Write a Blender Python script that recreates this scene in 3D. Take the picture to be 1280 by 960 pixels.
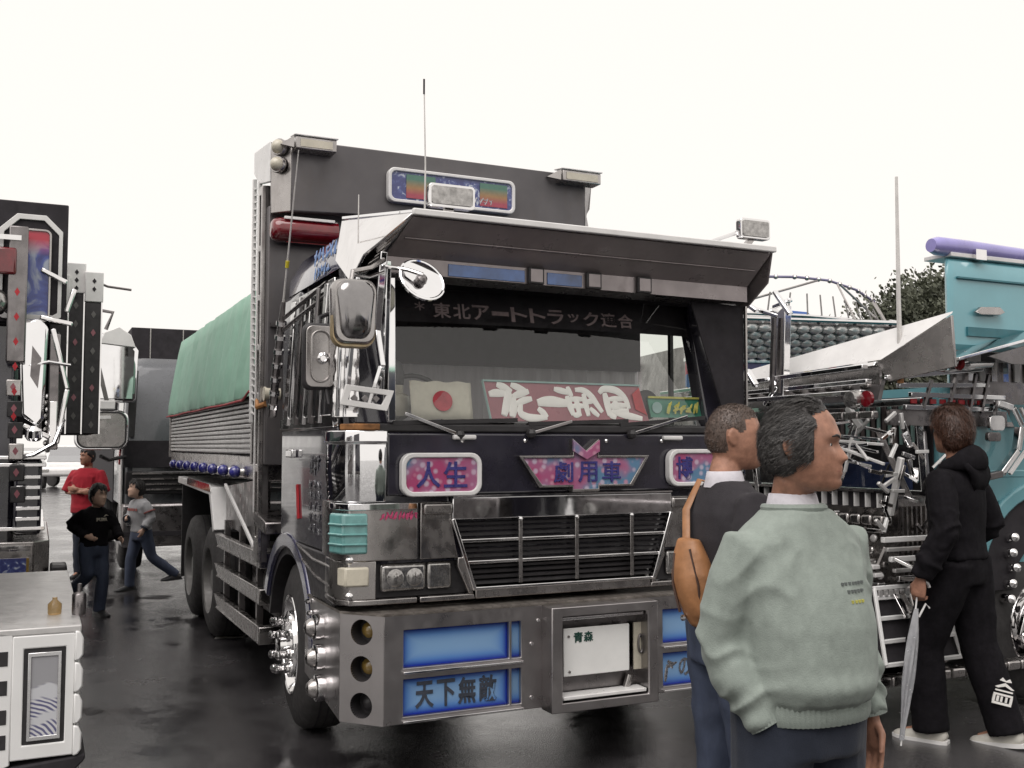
import bpy, bmesh, math, random
from mathutils import Matrix, Vector
R = math.radians
SC = bpy.context.scene
for o in list(bpy.data.objects): bpy.data.objects.remove(o)
# ---------------------------------------------------------------- camera, sky, sun, exposure
CAM_H = 1.732
cam_d = bpy.data.cameras.new('camera'); cam_d.sensor_width = 36.0; cam_d.lens = 36.0 * 1274.0 / 1280.0
cam_d.clip_start = 0.05; cam_d.clip_end = 3000
cam = bpy.data.objects.new('camera', cam_d); SC.collection.objects.link(cam)
cam.location = (0, 0, CAM_H); cam.rotation_euler = (R(90 + 3.47), 0, 0); SC.camera = cam
SUN_EL, SUN_AZ = 58.0, 205.0        # overcast: a broad soft sun behind the camera's left shoulder
w = bpy.data.worlds.new('World'); SC.world = w; w.use_nodes = True
nt = w.node_tree; nt.nodes.clear()
sky = nt.nodes.new('ShaderNodeTexSky'); sky.sky_type = 'NISHITA'; sky.sun_disc = False
sky.sun_elevation = R(SUN_EL); sky.sun_rotation = R(SUN_AZ); sky.air_density = 1.0; sky.dust_density = 6.0; sky.ozone_density = 1.0
hs = nt.nodes.new('ShaderNodeHueSaturation'); hs.inputs['Saturation'].default_value = 0.12; hs.inputs['Value'].default_value = 1.0
mx = nt.nodes.new('ShaderNodeMix'); mx.data_type = 'RGBA'; mx.inputs[0].default_value = 0.93
mx.inputs[7].default_value = (8.50, 8.12, 7.72, 1)          # even cloud deck
bg = nt.nodes.new('ShaderNodeBackground'); bg.inputs[1].default_value = 0.10
wo = nt.nodes.new('ShaderNodeOutputWorld')
nt.links.new(sky.outputs[0], hs.inputs['Color']); nt.links.new(hs.outputs[0], mx.inputs[6]); nt.links.new(mx.outputs[2], bg.inputs[0]); nt.links.new(bg.outputs[0], wo.inputs[0])
sun_d = bpy.data.lights.new('sun', 'SUN'); sun_d.energy = 1.4; sun_d.angle = R(50); sun_d.color = (1.0, 0.95, 0.93)
sun = bpy.data.objects.new('sun', sun_d); SC.collection.objects.link(sun)
# light travels from azimuth SUN_AZ (clockwise from +Y) down to the ground
_s = Vector((math.sin(R(SUN_AZ)) * math.cos(R(SUN_EL)), math.cos(R(SUN_AZ)) * math.cos(R(SUN_EL)), math.sin(R(SUN_EL))))
sun.rotation_euler = _s.to_track_quat('Z', 'Y').to_euler()
SC.view_settings.view_transform = 'Standard'; SC.view_settings.look = 'None'; SC.view_settings.gamma = 1.0
SC.view_settings.use_curve_mapping = False; SC.view_settings.exposure = 0.36
SC.render.engine = 'CYCLES'; SC.cycles.max_bounces = 8; SC.cycles.transparent_max_bounces = 12
SC.cycles.caustics_reflective = False; SC.cycles.caustics_refractive = False

# ---------------------------------------------------------------- helpers
def V(*a): return Vector(a)
class MB:
    def __init__(s): s.v = []; s.f = []
    def add(s, vs, fs):
        n = len(s.v); s.v += [tuple(p) for p in vs]; s.f += [tuple(i + n for i in f) for f in fs]; return s
    def box(s, x0, x1, y0, y1, z0, z1):
        return s.add([(x0,y0,z0),(x1,y0,z0),(x1,y1,z0),(x0,y1,z0),(x0,y0,z1),(x1,y0,z1),(x1,y1,z1),(x0,y1,z1)],
                     [(3,2,1,0),(4,5,6,7),(0,1,5,4),(1,2,6,5),(2,3,7,6),(3,0,4,7)])
    def beam(s, p0, p1, w, h, up=(0,0,1), w1=None, h1=None):
        p0, p1 = Vector(p0), Vector(p1); d = (p1 - p0).normalized(); u = Vector(up)
        if abs(d.dot(u)) > 0.98: u = Vector((0,1,0)) if abs(d.y) < .9 else Vector((1,0,0))
        a = d.cross(u).normalized(); b = a.cross(d).normalized()
        w1 = w if w1 is None else w1; h1 = h if h1 is None else h1
        q = [p + a*sx*ww/2 + b*sy*hh/2 for p, ww, hh in ((p0,w,h),(p1,w1,h1)) for sx, sy in ((-1,-1),(1,-1),(1,1),(-1,1))]
        return s.add(q, [(3,2,1,0),(4,5,6,7),(0,1,5,4),(1,2,6,5),(2,3,7,6),(3,0,4,7)])
    def prism(s, poly, off):
        n = len(poly); off = Vector(off); P = [Vector(p) for p in poly]
        return s.add(P + [p + off for p in P], [tuple(range(n))[::-1], tuple(range(n, 2*n))] + [(i, (i+1) % n, n + (i+1) % n, n + i) for i in range(n)])
    def loft(s, rings, caps=True, closed=True):
        n = len(rings[0]); m = len(rings); fs = []
        for j in range(m-1):
            for i in range(n if closed else n-1):
                k = (i+1) % n; fs.append((j*n+i, j*n+k, (j+1)*n+k, (j+1)*n+i))
        if caps: fs += [tuple(range(n))[::-1], tuple((m-1)*n + i for i in range(n))]
        return s.add([p for r in rings for p in r], fs)
    def tube(s, pts, r, n=8, caps=True, flat=1.0):
        P = [Vector(p) for p in pts]; m = len(P); rr = r if isinstance(r, (list, tuple)) else [r]*m
        T = [(P[min(i+1, m-1)] - P[max(i-1, 0)]).normalized() for i in range(m)]
        a = T[0].orthogonal().normalized(); rings = []
        for i in range(m):
            a = (a - T[i]*a.dot(T[i])).normalized(); b = T[i].cross(a)
            rings.append([P[i] + (a*math.cos(t) + b*math.sin(t)*flat)*rr[i] for t in [2*math.pi*k/n for k in range(n)]])
        return s.loft(rings, caps)
    def cyl(s, p0, p1, r, r1=None, n=20): return s.tube([p0, p1], [r, r if r1 is None else r1], n)
    def lathe(s, prof, o, ax, n=24, caps=True):
        o = Vector(o); ax = Vector(ax).normalized(); a = ax.orthogonal().normalized(); b = ax.cross(a)
        return s.loft([[o + ax*h + (a*math.cos(t) + b*math.sin(t))*max(r, 1e-4) for t in [2*math.pi*k/n for k in range(n)]] for r, h in prof], caps)
    def ball(s, c, r, n=12):
        r = Vector((r,)*3) if not hasattr(r, '__len__') else Vector(r); c = Vector(c)
        rings = [[c + Vector((r.x*math.sin(t)*math.cos(p), r.y*math.sin(t)*math.sin(p), r.z*math.cos(t))) for p in [2*math.pi*k/n for k in range(n)]] for t in [math.pi*(j+.03)/(n//2+.06) for j in range(n//2+1)]]
        return s.loft(rings)
    def grid_plate(s, xs, zs, opens, y0, y1):
        """plate in the xz plane (front y0, back y1) with rectangular openings given as (i,j) cells"""
        nx, nz = len(xs)-1, len(zs)-1; op = set(opens); solid = lambda i, j: 0 <= i < nx and 0 <= j < nz and (i, j) not in op
        idx = {}
        def vi(i, j, y):
            k = (i, j, y)
            if k not in idx: idx[k] = len(s.v); s.v.append((xs[i], y, zs[j]))
            return idx[k]
        for i in range(nx):
            for j in range(nz):
                if not solid(i, j): continue
                s.f.append((vi(i,j,y0), vi(i+1,j,y0), vi(i+1,j+1,y0), vi(i,j+1,y0)))
                s.f.append((vi(i,j+1,y1), vi(i+1,j+1,y1), vi(i+1,j,y1), vi(i,j,y1)))
                for di, dj, a, b in ((-1,0,(i,j),(i,j+1)), (1,0,(i+1,j+1),(i+1,j)), (0,-1,(i+1,j),(i,j)), (0,1,(i,j+1),(i+1,j+1))):
                    if not solid(i+di, j+dj): s.f.append((vi(*a,y0), vi(*b,y0), vi(*b,y1), vi(*a,y1)))
        return s
    def frame(s, outer, inner, d):
        """closed frame between two 3D loops with the same count, thickness vector d"""
        n = len(outer); d = Vector(d); O = [Vector(p) for p in outer]; I = [Vector(p) for p in inner]
        vs = O + I + [p + d for p in O] + [p + d for p in I]; fs = []
        for i in range(n):
            k = (i+1) % n
            fs += [(i,k,n+k,n+i), (2*n+i,3*n+i,3*n+k,2*n+k), (i,2*n+i,2*n+k,k), (n+i,n+k,3*n+k,3*n+i)]
        return s.add(vs, fs)
    def xf(s, mat): s.v = [tuple(mat @ Vector(p)) for p in s.v]; return s
    def build(s, name, mat, parent=None, bevel=0, ang=35, seg=2, kind=None, smooth=True, mods=None):
        me = bpy.data.meshes.new(name); me.from_pydata(s.v, [], s.f)
        bm = bmesh.new(); bm.from_mesh(me); bmesh.ops.recalc_face_normals(bm, faces=bm.faces); bm.to_mesh(me); bm.free()
        if smooth:
            me.polygons.foreach_set('use_smooth', [True]*len(me.polygons)); me.set_sharp_from_angle(angle=R(ang))
        me.materials.append(mat); o = bpy.data.objects.new(name, me); SC.collection.objects.link(o)
        if parent is not None: o.parent = parent
        if bevel:
            b = o.modifiers.new('bevel', 'BEVEL'); b.width = bevel; b.segments = seg; b.limit_method = 'ANGLE'; b.angle_limit = R(40)
        if kind: o['kind'] = kind
        return o
def rr(w, h, r, n=5):
    """rounded rectangle loop centred on 0"""
    r = min(r, w/2 - 1e-4, h/2 - 1e-4); out = []
    for cx, cy, a0 in ((w/2-r, h/2-r, 0), (-w/2+r, h/2-r, 90), (-w/2+r, -h/2+r, 180), (w/2-r, -h/2+r, 270)):
        for k in range(n+1):
            t = R(a0 + 90*k/n); out.append((cx + r*math.cos(t), cy + r*math.sin(t)))
    return out
def XZ(loop, cx, y, cz): return [(cx + p[0], y, cz + p[1]) for p in loop]
def YZ(loop, x, cy, cz): return [(x, cy + p[0], cz + p[1]) for p in loop]
def empty(name, loc=(0,0,0), rz=0.0, label=None, cat=None, group=None):
    o = bpy.data.objects.new(name, None); SC.collection.objects.link(o); o.location = loc; o.rotation_euler = (0,0,rz)
    o.empty_display_size = .2
    return tag(o, label, cat, group)
def tag(o, label=None, cat=None, group=None, kind=None):
    for k, v in (('label', label), ('category', cat), ('group', group), ('kind', kind)):
        if v: o[k] = v
    return o
def dup(o, parent=None, loc=None, rot=None, name=None):
    c = o.copy(); SC.collection.objects.link(c)
    if parent is not None: c.parent = parent
    if loc is not None: c.location = loc
    if rot is not None: c.rotation_euler = rot
    for ch in list(o.children): dup(ch, c)
    return c
_tc = {}
FRONT = Matrix.Rotation(R(90), 4, 'X')
def text_mesh(body, bold, ex):
    c = bpy.data.curves.new('t', 'FONT'); c.body = body; c.size = 1; c.extrude = ex; c.offset = bold; c.resolution_u = 3
    o = bpy.data.objects.new('t', c); SC.collection.objects.link(o)
    dg = bpy.context.evaluated_depsgraph_get(); me = bpy.data.meshes.new_from_object(o.evaluated_get(dg))
    bpy.data.objects.remove(o); bpy.data.curves.remove(c); return me
def chars(body, mat, parent, c, w, h, rot=FRONT, bold=.0, depth=.004, fit=True, slant=0.0, name='character', gap=.06, jit=0):
    """each glyph a mesh of its own, spread over a w x h field centred on c; rot turns the xy plane to the sign's plane"""
    n = len(body); cw = w / n; c = Vector(c); out = []; rnd = random.Random(len(body)*7 + int(w*1000))
    for i, ch in enumerate(body):
        if ch == ' ': continue
        me = text_mesh(ch, bold, .5); xs = [v.co.x for v in me.vertices]; ys = [v.co.y for v in me.vertices]; zs = [v.co.z for v in me.vertices]
        if not xs: continue
        bw, bh = max(xs)-min(xs), max(ys)-min(ys); tw, th = cw*(1-gap), h
        if ch in 'ー一': sx = tw/bw; sy = min(th*.3/bh, sx*2.2)
        elif ch in 'ッっ.・': sx = tw*.7/bw; sy = th*.6/bh
        else: sx = tw/bw; sy = th/bh
        if not fit: sx = sy = min(sx, sy)
        mx_, my_ = (max(xs)+min(xs))/2, (max(ys)+min(ys))/2
        ox = -w/2 + cw*(i+.5); a = R(rnd.uniform(-jit, jit)); ca, sa = math.cos(a), math.sin(a)
        for v in me.vertices:
            x, y = (v.co.x-mx_)*sx, (v.co.y-my_)*sy
            x, y = x*ca - y*sa, x*sa + y*ca
            v.co = c + (rot @ Vector((ox + x + slant*y, y, v.co.z*depth*2)))
        me.name = name; me.materials.append(mat); o = bpy.data.objects.new(name, me); SC.collection.objects.link(o)
        if parent is not None: o.parent = parent
        out.append(o)
    return out

# ---------------------------------------------------------------- materials
def nodes(name):
    m = bpy.data.materials.new(name); m.use_nodes = True; t = m.node_tree; b = t.nodes['Principled BSDF']; return m, t, b
def NN(t, kind, **kw):
    n = t.nodes.new(kind)
    for k, v in kw.items():
        if k in n.inputs.keys(): n.inputs[k].default_value = v
        else: setattr(n, k, v)
    return n
def ramp(t, stops, interp='LINEAR'):
    n = t.nodes.new('ShaderNodeValToRGB'); n.color_ramp.interpolation = interp; e = n.color_ramp.elements
    while len(e) < len(stops): e.new(.5)
    for i, (p, c) in enumerate(stops): e[i].position = p; e[i].color = c if len(c) == 4 else (*c, 1)
    return n
def mixc(t, fac, a, b, mode='MIX'):
    n = t.nodes.new('ShaderNodeMix'); n.data_type = 'RGBA'; n.blend_type = mode
    for s, v in ((0, fac), (6, a), (7, b)):
        if isinstance(v, bpy.types.NodeSocket): t.links.new(v, n.inputs[s])
        else: n.inputs[s].default_value = v if s == 0 else (*v, 1) if len(v) == 3 else v
    return n.outputs[2]
def M(name, col, rough=.5, metal=0.0, var=.15, vs=9, rvar=.1, bump=0, bs=60, coat=0, dirt=0, dcol=(.09,.075,.06), stretch=(1,1,1), spec=.5, trans=0, sheen=0, bdist=.004):
    m, t, b = nodes(name); L = t.links
    tc = NN(t, 'ShaderNodeTexCoord'); mp = NN(t, 'ShaderNodeMapping'); mp.inputs['Scale'].default_value = stretch; L.new(tc.outputs['Object'], mp.inputs[0])
    n1 = NN(t, 'ShaderNodeTexNoise', Scale=vs, Detail=5.0, Roughness=.6); L.new(mp.outputs[0], n1.inputs['Vector'])
    lo = tuple(max(0, c*(1-var)) for c in col); hi = tuple(min(1, c*(1+var)) for c in col)
    r1 = ramp(t, [(.3, lo), (.7, hi)]); L.new(n1.outputs[0], r1.inputs[0]); cs = r1.outputs[0]
    rf = NN(t, 'ShaderNodeMapRange'); rf.inputs[1].default_value = .3; rf.inputs[2].default_value = .7
    rf.inputs[3].default_value = max(.02, rough - rvar); rf.inputs[4].default_value = min(1, rough + rvar)
    n2 = NN(t, 'ShaderNodeTexNoise', Scale=vs*2.3, Detail=6.0); L.new(tc.outputs['Object'], n2.inputs['Vector']); L.new(n2.outputs[0], rf.inputs[0]); rs = rf.outputs[0]
    if dirt:
        n3 = NN(t, 'ShaderNodeTexNoise', Scale=5.0, Detail=8.0, Roughness=.7); m3 = NN(t, 'ShaderNodeMapping'); m3.inputs['Scale'].default_value = (1, 1, .35); m3.inputs['Location'].default_value = (3.1, 1.7, .4)
        L.new(tc.outputs['Object'], m3.inputs[0]); L.new(m3.outputs[0], n3.inputs['Vector'])
        r3 = ramp(t, [(.62 - .25*dirt, (0,0,0)), (.80, (dirt,)*3)]); L.new(n3.outputs[0], r3.inputs[0])
        cs = mixc(t, r3.outputs[0], cs, dcol); mm = NN(t, 'ShaderNodeMath', operation='ADD'); m5 = NN(t, 'ShaderNodeMath', operation='MULTIPLY'); m5.inputs[1].default_value = .45
        L.new(r3.outputs[0], m5.inputs[0]); L.new(rs, mm.inputs[0]); L.new(m5.outputs[0], mm.inputs[1]); rs = mm.outputs[0]
        if metal:
            m6 = NN(t, 'ShaderNodeMath', operation='MULTIPLY_ADD'); m6.inputs[1].default_value = -metal*.8; m6.inputs[2].default_value = metal; L.new(r3.outputs[0], m6.inputs[0]); L.new(m6.outputs[0], b.inputs['Metallic'])
    L.new(cs, b.inputs['Base Color']); L.new(rs, b.inputs['Roughness'])
    if not (dirt and metal): b.inputs['Metallic'].default_value = metal
    b.inputs['Coat Weight'].default_value = coat; b.inputs['Coat Roughness'].default_value = .04; b.inputs['Specular IOR Level'].default_value = spec
    b.inputs['Transmission Weight'].default_value = trans; b.inputs['Sheen Weight'].default_value = sheen
    if bump:
        nb = NN(t, 'ShaderNodeTexNoise', Scale=bs, Detail=4.0); L.new(mp.outputs[0], nb.inputs['Vector'])
        bp = NN(t, 'ShaderNodeBump', Strength=bump, Distance=bdist); L.new(nb.outputs[0], bp.inputs['Height']); L.new(bp.outputs[0], b.inputs['Normal'])
    return m
def glass(name, tint=(.7,.72,.72), gloss=1.0, r0=.04, rough=.01):
    """thin pane: Schlick mix of clear and mirror, the same from both sides"""
    m = bpy.data.materials.new(name); m.use_nodes = True; t = m.node_tree; t.nodes.clear(); L = t.links
    o = NN(t, 'ShaderNodeOutputMaterial'); mixs = NN(t, 'ShaderNodeMixShader'); tr = NN(t, 'ShaderNodeBsdfTransparent'); gl = NN(t, 'ShaderNodeBsdfGlossy', Roughness=rough)
    tr.inputs[0].default_value = (*tint, 1); gl.inputs[0].default_value = (gloss, gloss, gloss, 1); lw = NN(t, 'ShaderNodeLayerWeight', Blend=.5)
    pw = NN(t, 'ShaderNodeMath', operation='POWER'); pw.inputs[1].default_value = 5.0; L.new(lw.outputs['Facing'], pw.inputs[0]); ma = NN(t, 'ShaderNodeMath', operation='MULTIPLY_ADD'); ma.inputs[1].default_value = 1 - r0; ma.inputs[2].default_value = r0; L.new(pw.outputs[0], ma.inputs[0])
    L.new(ma.outputs[0], mixs.inputs[0]); L.new(tr.outputs[0], mixs.inputs[1]); L.new(gl.outputs[0], mixs.inputs[2]); L.new(mixs.outputs[0], o.inputs[0]); return m
def scribble(mat, parent, c, w, h, n, rot=None, seed=1, r=.1, name='lettering', slant=.3, depth=.15):
    """small illegible lettering: short brush strokes in n letter cells, one mesh per letter"""
    rot = rot or FRONT; rnd = random.Random(seed); c = Vector(c); cw = w/n; out = []
    for i in range(n):
        m = MB(); x0 = -w/2 + cw*(i+.5)
        for k in range(4):
            a = rnd.choice((0,90,75,100,20,-25)) + rnd.uniform(-12,12); L_ = rnd.uniform(.55,.95); p = Vector((rnd.uniform(-.22,.22)*cw, rnd.uniform(-.28,.28)*h, 0)); d = Vector((math.cos(R(a))*cw, math.sin(R(a))*h, 0))*L_*.5
            pts = []
            for t in (-1,-.3,.4,1):
                q = p + d*t; q.x = max(-.48*cw, min(.48*cw, q.x)); q.y = max(-.5*h, min(.5*h, q.y)); q.x += slant*q.y + x0; pts.append(c + rot.to_3x3() @ q)
            if (pts[0]-pts[-1]).length < .2*min(cw, h): continue
            nr = (rot.to_3x3() @ Vector((0,0,1))); rr_ = min(cw, h)*r; v0 = len(m.v); m.tube(pts, [rr_*.7, rr_, rr_*.9, rr_*.4], 6)
            for q in range(v0, len(m.v)): v = Vector(m.v[q]); m.v[q] = tuple(v - nr*((v-c).dot(nr))*(1-depth))
        if m.v: out.append(m.build(name, K[mat] if isinstance(mat, str) else mat, parent))
    return out
K = {}
K['chrome'] = M('chrome', (.80,.79,.79), .08, 1, .06, 6, .05, dirt=.25, dcol=(.20,.15,.10))
K['mirrorchrome'] = M('mirror chrome', (.86,.86,.87), .03, 1, .03, 6, .015)
K['steel'] = M('dull stainless steel', (.42,.40,.39), .26, 1, .12, 5, .09, dirt=.35, dcol=(.14,.12,.10), bump=.05, bs=25)
K['plate'] = M('bumper stainless plate', (.40,.38,.38), .33, 1, .10, 4, .08, dirt=.4, dcol=(.15,.13,.12), bump=.03, bs=18)
K['darksteel'] = M('dark stained steel', (.24,.225,.225), .3, 1, .2, 6, .1, dirt=.5, dcol=(.05,.042,.036), bump=.05, bs=20)
K['paint'] = M('black blue cab paint', (.028,.026,.038), .16, 0, .3, 5, .06, coat=1.0, dirt=.12, dcol=(.07,.065,.06))
K['roofpaint'] = M('blue pearl roof paint', (.035,.035,.085), .2, .2, .3, 5, .06, coat=1.0)
K['blackplastic'] = M('black plastic', (.030,.028,.030), .45, 0, .3, 12, .1, bump=.1, bs=90)
K['rubber'] = M('tyre rubber', (.040,.038,.038), .75, 0, .25, 14, .12, bump=.25, bs=70, dirt=.3, dcol=(.07,.065,.06))
K['alu'] = M('bright aluminium', (.70,.69,.68), .38, .6, .1, 8, .1, dirt=.3, dcol=(.3,.27,.24))
K['rimgrey'] = M('grey wheel rim', (.16,.155,.15), .5, .3, .2, 9, .1, dirt=.4)
K['whitegloss'] = M('glossy white paint', (.88,.88,.87), .2, 0, .03, 5, .06, coat=.6)
K['white'] = M('white paint', (.76,.75,.74), .35, 0, .08, 6, .1, dirt=.2, dcol=(.35,.32,.28))
K['greyboard'] = M('grey stainless board', (.125,.118,.122), .42, .55, .10, 3, .08, dirt=.4, dcol=(.15,.125,.105), bump=.03, bs=12)
K['rust'] = M('rusty chrome', (.34,.16,.06), .6, .3, .5, 14, .2, bump=.3, bs=40)
K['amber'] = M('amber lens', (.26,.17,.045), .15, 0, .2, 30, .05, coat=1)
K['teal'] = M('pale teal lens', (.15,.35,.34), .22, 0, .2, 14, .1, coat=1, dirt=.3, dcol=(.25,.3,.28))
K['red'] = M('dark red lens', (.16,.006,.012), .12, 0, .3, 16, .05, coat=1)
K['brightred'] = M('bright red', (.45,.02,.03), .4, 0, .2, 16, .1)
K['ballblue'] = M('blue ball lens', (.03,.03,.22), .1, 0, .2, 16, .03, coat=1)
K['lens'] = M('clear lamp lens', (.38,.37,.36), .10, .85, .35, 35, .08, bump=.35, bs=45)
K['lensdull'] = M('cream lamp lens', (.58,.54,.44), .3, 0, .12, 12, .1, coat=.5)
K['plateplate'] = M('number plate white', (.90,.90,.88), .4, 0, .04, 8, .05)
K['darkink'] = M('dark green ink', (.01,.06,.045), .5)
K['curtaingrey'] = M('grey lace curtain', (.62,.59,.61), .8, 0, .12, 3, .05, stretch=(6,6,.6), bump=.5, bs=10)
K['black'] = M('black cloth', (.024,.021,.025), .85, 0, .3, 9, .05)
K['letterdim'] = M('faded brown lettering', (.17,.13,.13), .6, 0, .25, 30, .1)
K['flagwhite'] = M('aged flag cloth', (.58,.55,.46), .8, 0, .1, 12, .05)
K['flagred'] = M('flag red', (.45,.05,.07), .7, 0, .2, 20, .05)
K['maroon'] = M('maroon board', (.30,.085,.11), .35, 0, .12, 12, .1, coat=.4)
K['letterwhite'] = M('white lettering', (.92,.90,.86), .4, 0, .04, 12, .05)
K['paleteal'] = M('pale teal edging', (.33,.50,.47), .4)
K['greenboard'] = M('green board', (.05,.22,.15), .4, 0, .2, 14, .1)
K['yellowprint'] = M('yellow print', (.55,.52,.12), .5, 0, .2, 20, .1)
K['inkblue'] = M('indigo lettering', (.05,.045,.20), .3, 0, .3, 30, .1)
K['letterchrome'] = M('tarnished letter chrome', (.42,.42,.44), .25, .9, .3, 40, .12)
K['letterdark'] = M('dark blue grey lettering', (.075,.085,.11), .4, .3, .3, 30, .1)
K['pink'] = M('pink sticker', (.50,.06,.16), .5, 0, .4, 60, .1)
K['glass'] = glass('windscreen glass', (.95,.96,.95), .9, .065)
K['glassdark'] = glass('side glass', (.30,.31,.32), 1.0, .10)
K['canvas'] = M('green tarpaulin', (.25,.43,.335), .6, 0, .10, 3, .1, bump=.25, bs=7, dirt=.15, dcol=(.2,.27,.22), bdist=.02)
K['canvasdark'] = M('red hem cord', (.35,.05,.06), .7)
K['whip'] = M('antenna white', (.62,.60,.58), .3, .3)
def printed(name, kind):
    m, t, b = nodes(name); L = t.links; tc = NN(t, 'ShaderNodeTexCoord'); b.inputs['Roughness'].default_value = .25; b.inputs['Coat Weight'].default_value = .6
    if kind == 'blossom':
        v = NN(t, 'ShaderNodeTexVoronoi', Scale=24.0); L.new(tc.outputs['Object'], v.inputs['Vector'])
        n = NN(t, 'ShaderNodeTexNoise', Scale=5.5, Detail=2.0); L.new(tc.outputs['Object'], n.inputs['Vector'])
        base = ramp(t, [(.36, (.12,.24,.38)), (.47, (.38,.16,.28)), (.62, (.42,.07,.18))]); L.new(n.outputs[0], base.inputs[0])
        r = ramp(t, [(.22, (.85,.85,.85)), (.46, (0,0,0))]); L.new(v.outputs['Distance'], r.inputs[0]); pet = ramp(t, [(.3, (.60,.30,.40)), (.7, (.58,.50,.62))]); L.new(v.outputs['Color'], pet.inputs[0])
        L.new(mixc(t, r.outputs[0], base.outputs[0], pet.outputs[0]), b.inputs['Base Color'])
    elif kind == 'waves':
        n = NN(t, 'ShaderNodeTexNoise', Scale=3.5, Detail=2.0); L.new(tc.outputs['Object'], n.inputs['Vector'])
        wv = NN(t, 'ShaderNodeTexWave', Scale=5.0, Distortion=9.0, Detail=2.0); wv.inputs['Detail Scale'].default_value = 1.2; L.new(tc.outputs['Object'], wv.inputs['Vector'])
        r = ramp(t, [(.25, (.10,.11,.20)), (.5, (.30,.32,.42)), (.62, (.62,.63,.66))]); L.new(wv.outputs[0], r.inputs[0]); L.new(r.outputs[0], b.inputs['Base Color'])
    elif kind == 'rainbow':
        mp = NN(t, 'ShaderNodeSeparateXYZ'); L.new(tc.outputs['Generated'], mp.inputs[0]); r = ramp(t, [(.15, (.45,.05,.09)), (.45, (.42,.22,.08)), (.8, (.08,.22,.16))]); L.new(mp.outputs[2], r.inputs[0])
        n = NN(t, 'ShaderNodeTexNoise', Scale=30.0, Detail=3.0); L.new(tc.outputs['Object'], n.inputs['Vector']); L.new(mixc(t, .35, r.outputs[0], n.outputs[0], 'MULTIPLY'), b.inputs['Base Color'])
    elif kind == 'seablue':
        n = NN(t, 'ShaderNodeTexNoise', Scale=16.0, Detail=4.0, Distortion=1.5); L.new(tc.outputs['Object'], n.inputs['Vector']); r = ramp(t, [(.45, (.05,.06,.20)), (.58, (.10,.13,.32)), (.66, (.55,.60,.68))]); L.new(n.outputs[0], r.inputs[0]); L.new(r.outputs[0], b.inputs['Base Color'])
    elif kind == 'dragon':
        sp = NN(t, 'ShaderNodeSeparateXYZ'); L.new(tc.outputs['Generated'], sp.inputs[0]); n = NN(t, 'ShaderNodeTexNoise', Scale=4.0, Detail=4.0, Distortion=1.2); L.new(tc.outputs['Object'], n.inputs['Vector'])
        r = ramp(t, [(.36, (.02,.03,.22)), (.5, (.06,.10,.42)), (.6, (.45,.5,.62))]); L.new(n.outputs[0], r.inputs[0]); r2 = ramp(t, [(.72, (0,0,0)), (.9, (1,1,1))]); L.new(sp.outputs[2], r2.inputs[0])
        L.new(mixc(t, r2.outputs[0], r.outputs[0], (.5,.02,.05)), b.inputs['Base Color'])
    elif kind == 'multi':
        v = NN(t, 'ShaderNodeTexVoronoi', Scale=5.0); n = NN(t, 'ShaderNodeTexNoise', Scale=4.0, Detail=3.0); L.new(tc.outputs['Object'], n.inputs['Vector']); L.new(mixc(t, .25, tc.outputs['Object'], n.outputs['Color'], 'ADD'), v.inputs['Vector'])
        sp = NN(t, 'ShaderNodeSeparateColor'); L.new(v.outputs['Color'], sp.inputs[0]); r = ramp(t, [(0, (.12,.10,.24)), (.3, (.40,.03,.07)), (.5, (.20,.18,.26)), (.65, (.45,.30,.03)), (.8, (.08,.15,.32)), (.92, (.5,.48,.5))], 'CONSTANT'); L.new(sp.outputs[0], r.inputs[0]); L.new(r.outputs[0], b.inputs['Base Color'])
    elif kind == 'lightbox':
        sp = NN(t, 'ShaderNodeSeparateXYZ'); L.new(tc.outputs['Generated'], sp.inputs[0])
        def edge(o, k):
            a = NN(t, 'ShaderNodeMath', operation='SUBTRACT'); a.inputs[1].default_value = .5; L.new(o, a.inputs[0]); c = NN(t, 'ShaderNodeMath', operation='ABSOLUTE'); L.new(a.outputs[0], c.inputs[0])
            d = NN(t, 'ShaderNodeMath', operation='POWER'); d.inputs[1].default_value = k; s_ = NN(t, 'ShaderNodeMath', operation='MULTIPLY'); s_.inputs[1].default_value = 2; L.new(c.outputs[0], s_.inputs[0]); L.new(s_.outputs[0], d.inputs[0]); return d.outputs[0]
        mxn = NN(t, 'ShaderNodeMath', operation='MAXIMUM'); L.new(edge(sp.outputs[0], 9), mxn.inputs[0]); L.new(edge(sp.outputs[2], 2.6), mxn.inputs[1])
        r = ramp(t, [(0, (.24,.42,.68)), (.30, (.12,.28,.64)), (.75, (.012,.045,.42)), (.95, (.006,.015,.25))]); L.new(mxn.outputs[0], r.inputs[0]); L.new(r.outputs[0], b.inputs['Base Color'])
    return m
for k in ('blossom','waves','rainbow','seablue','dragon','multi','lightbox'): K[k] = printed(k + ' print', k)
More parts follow.
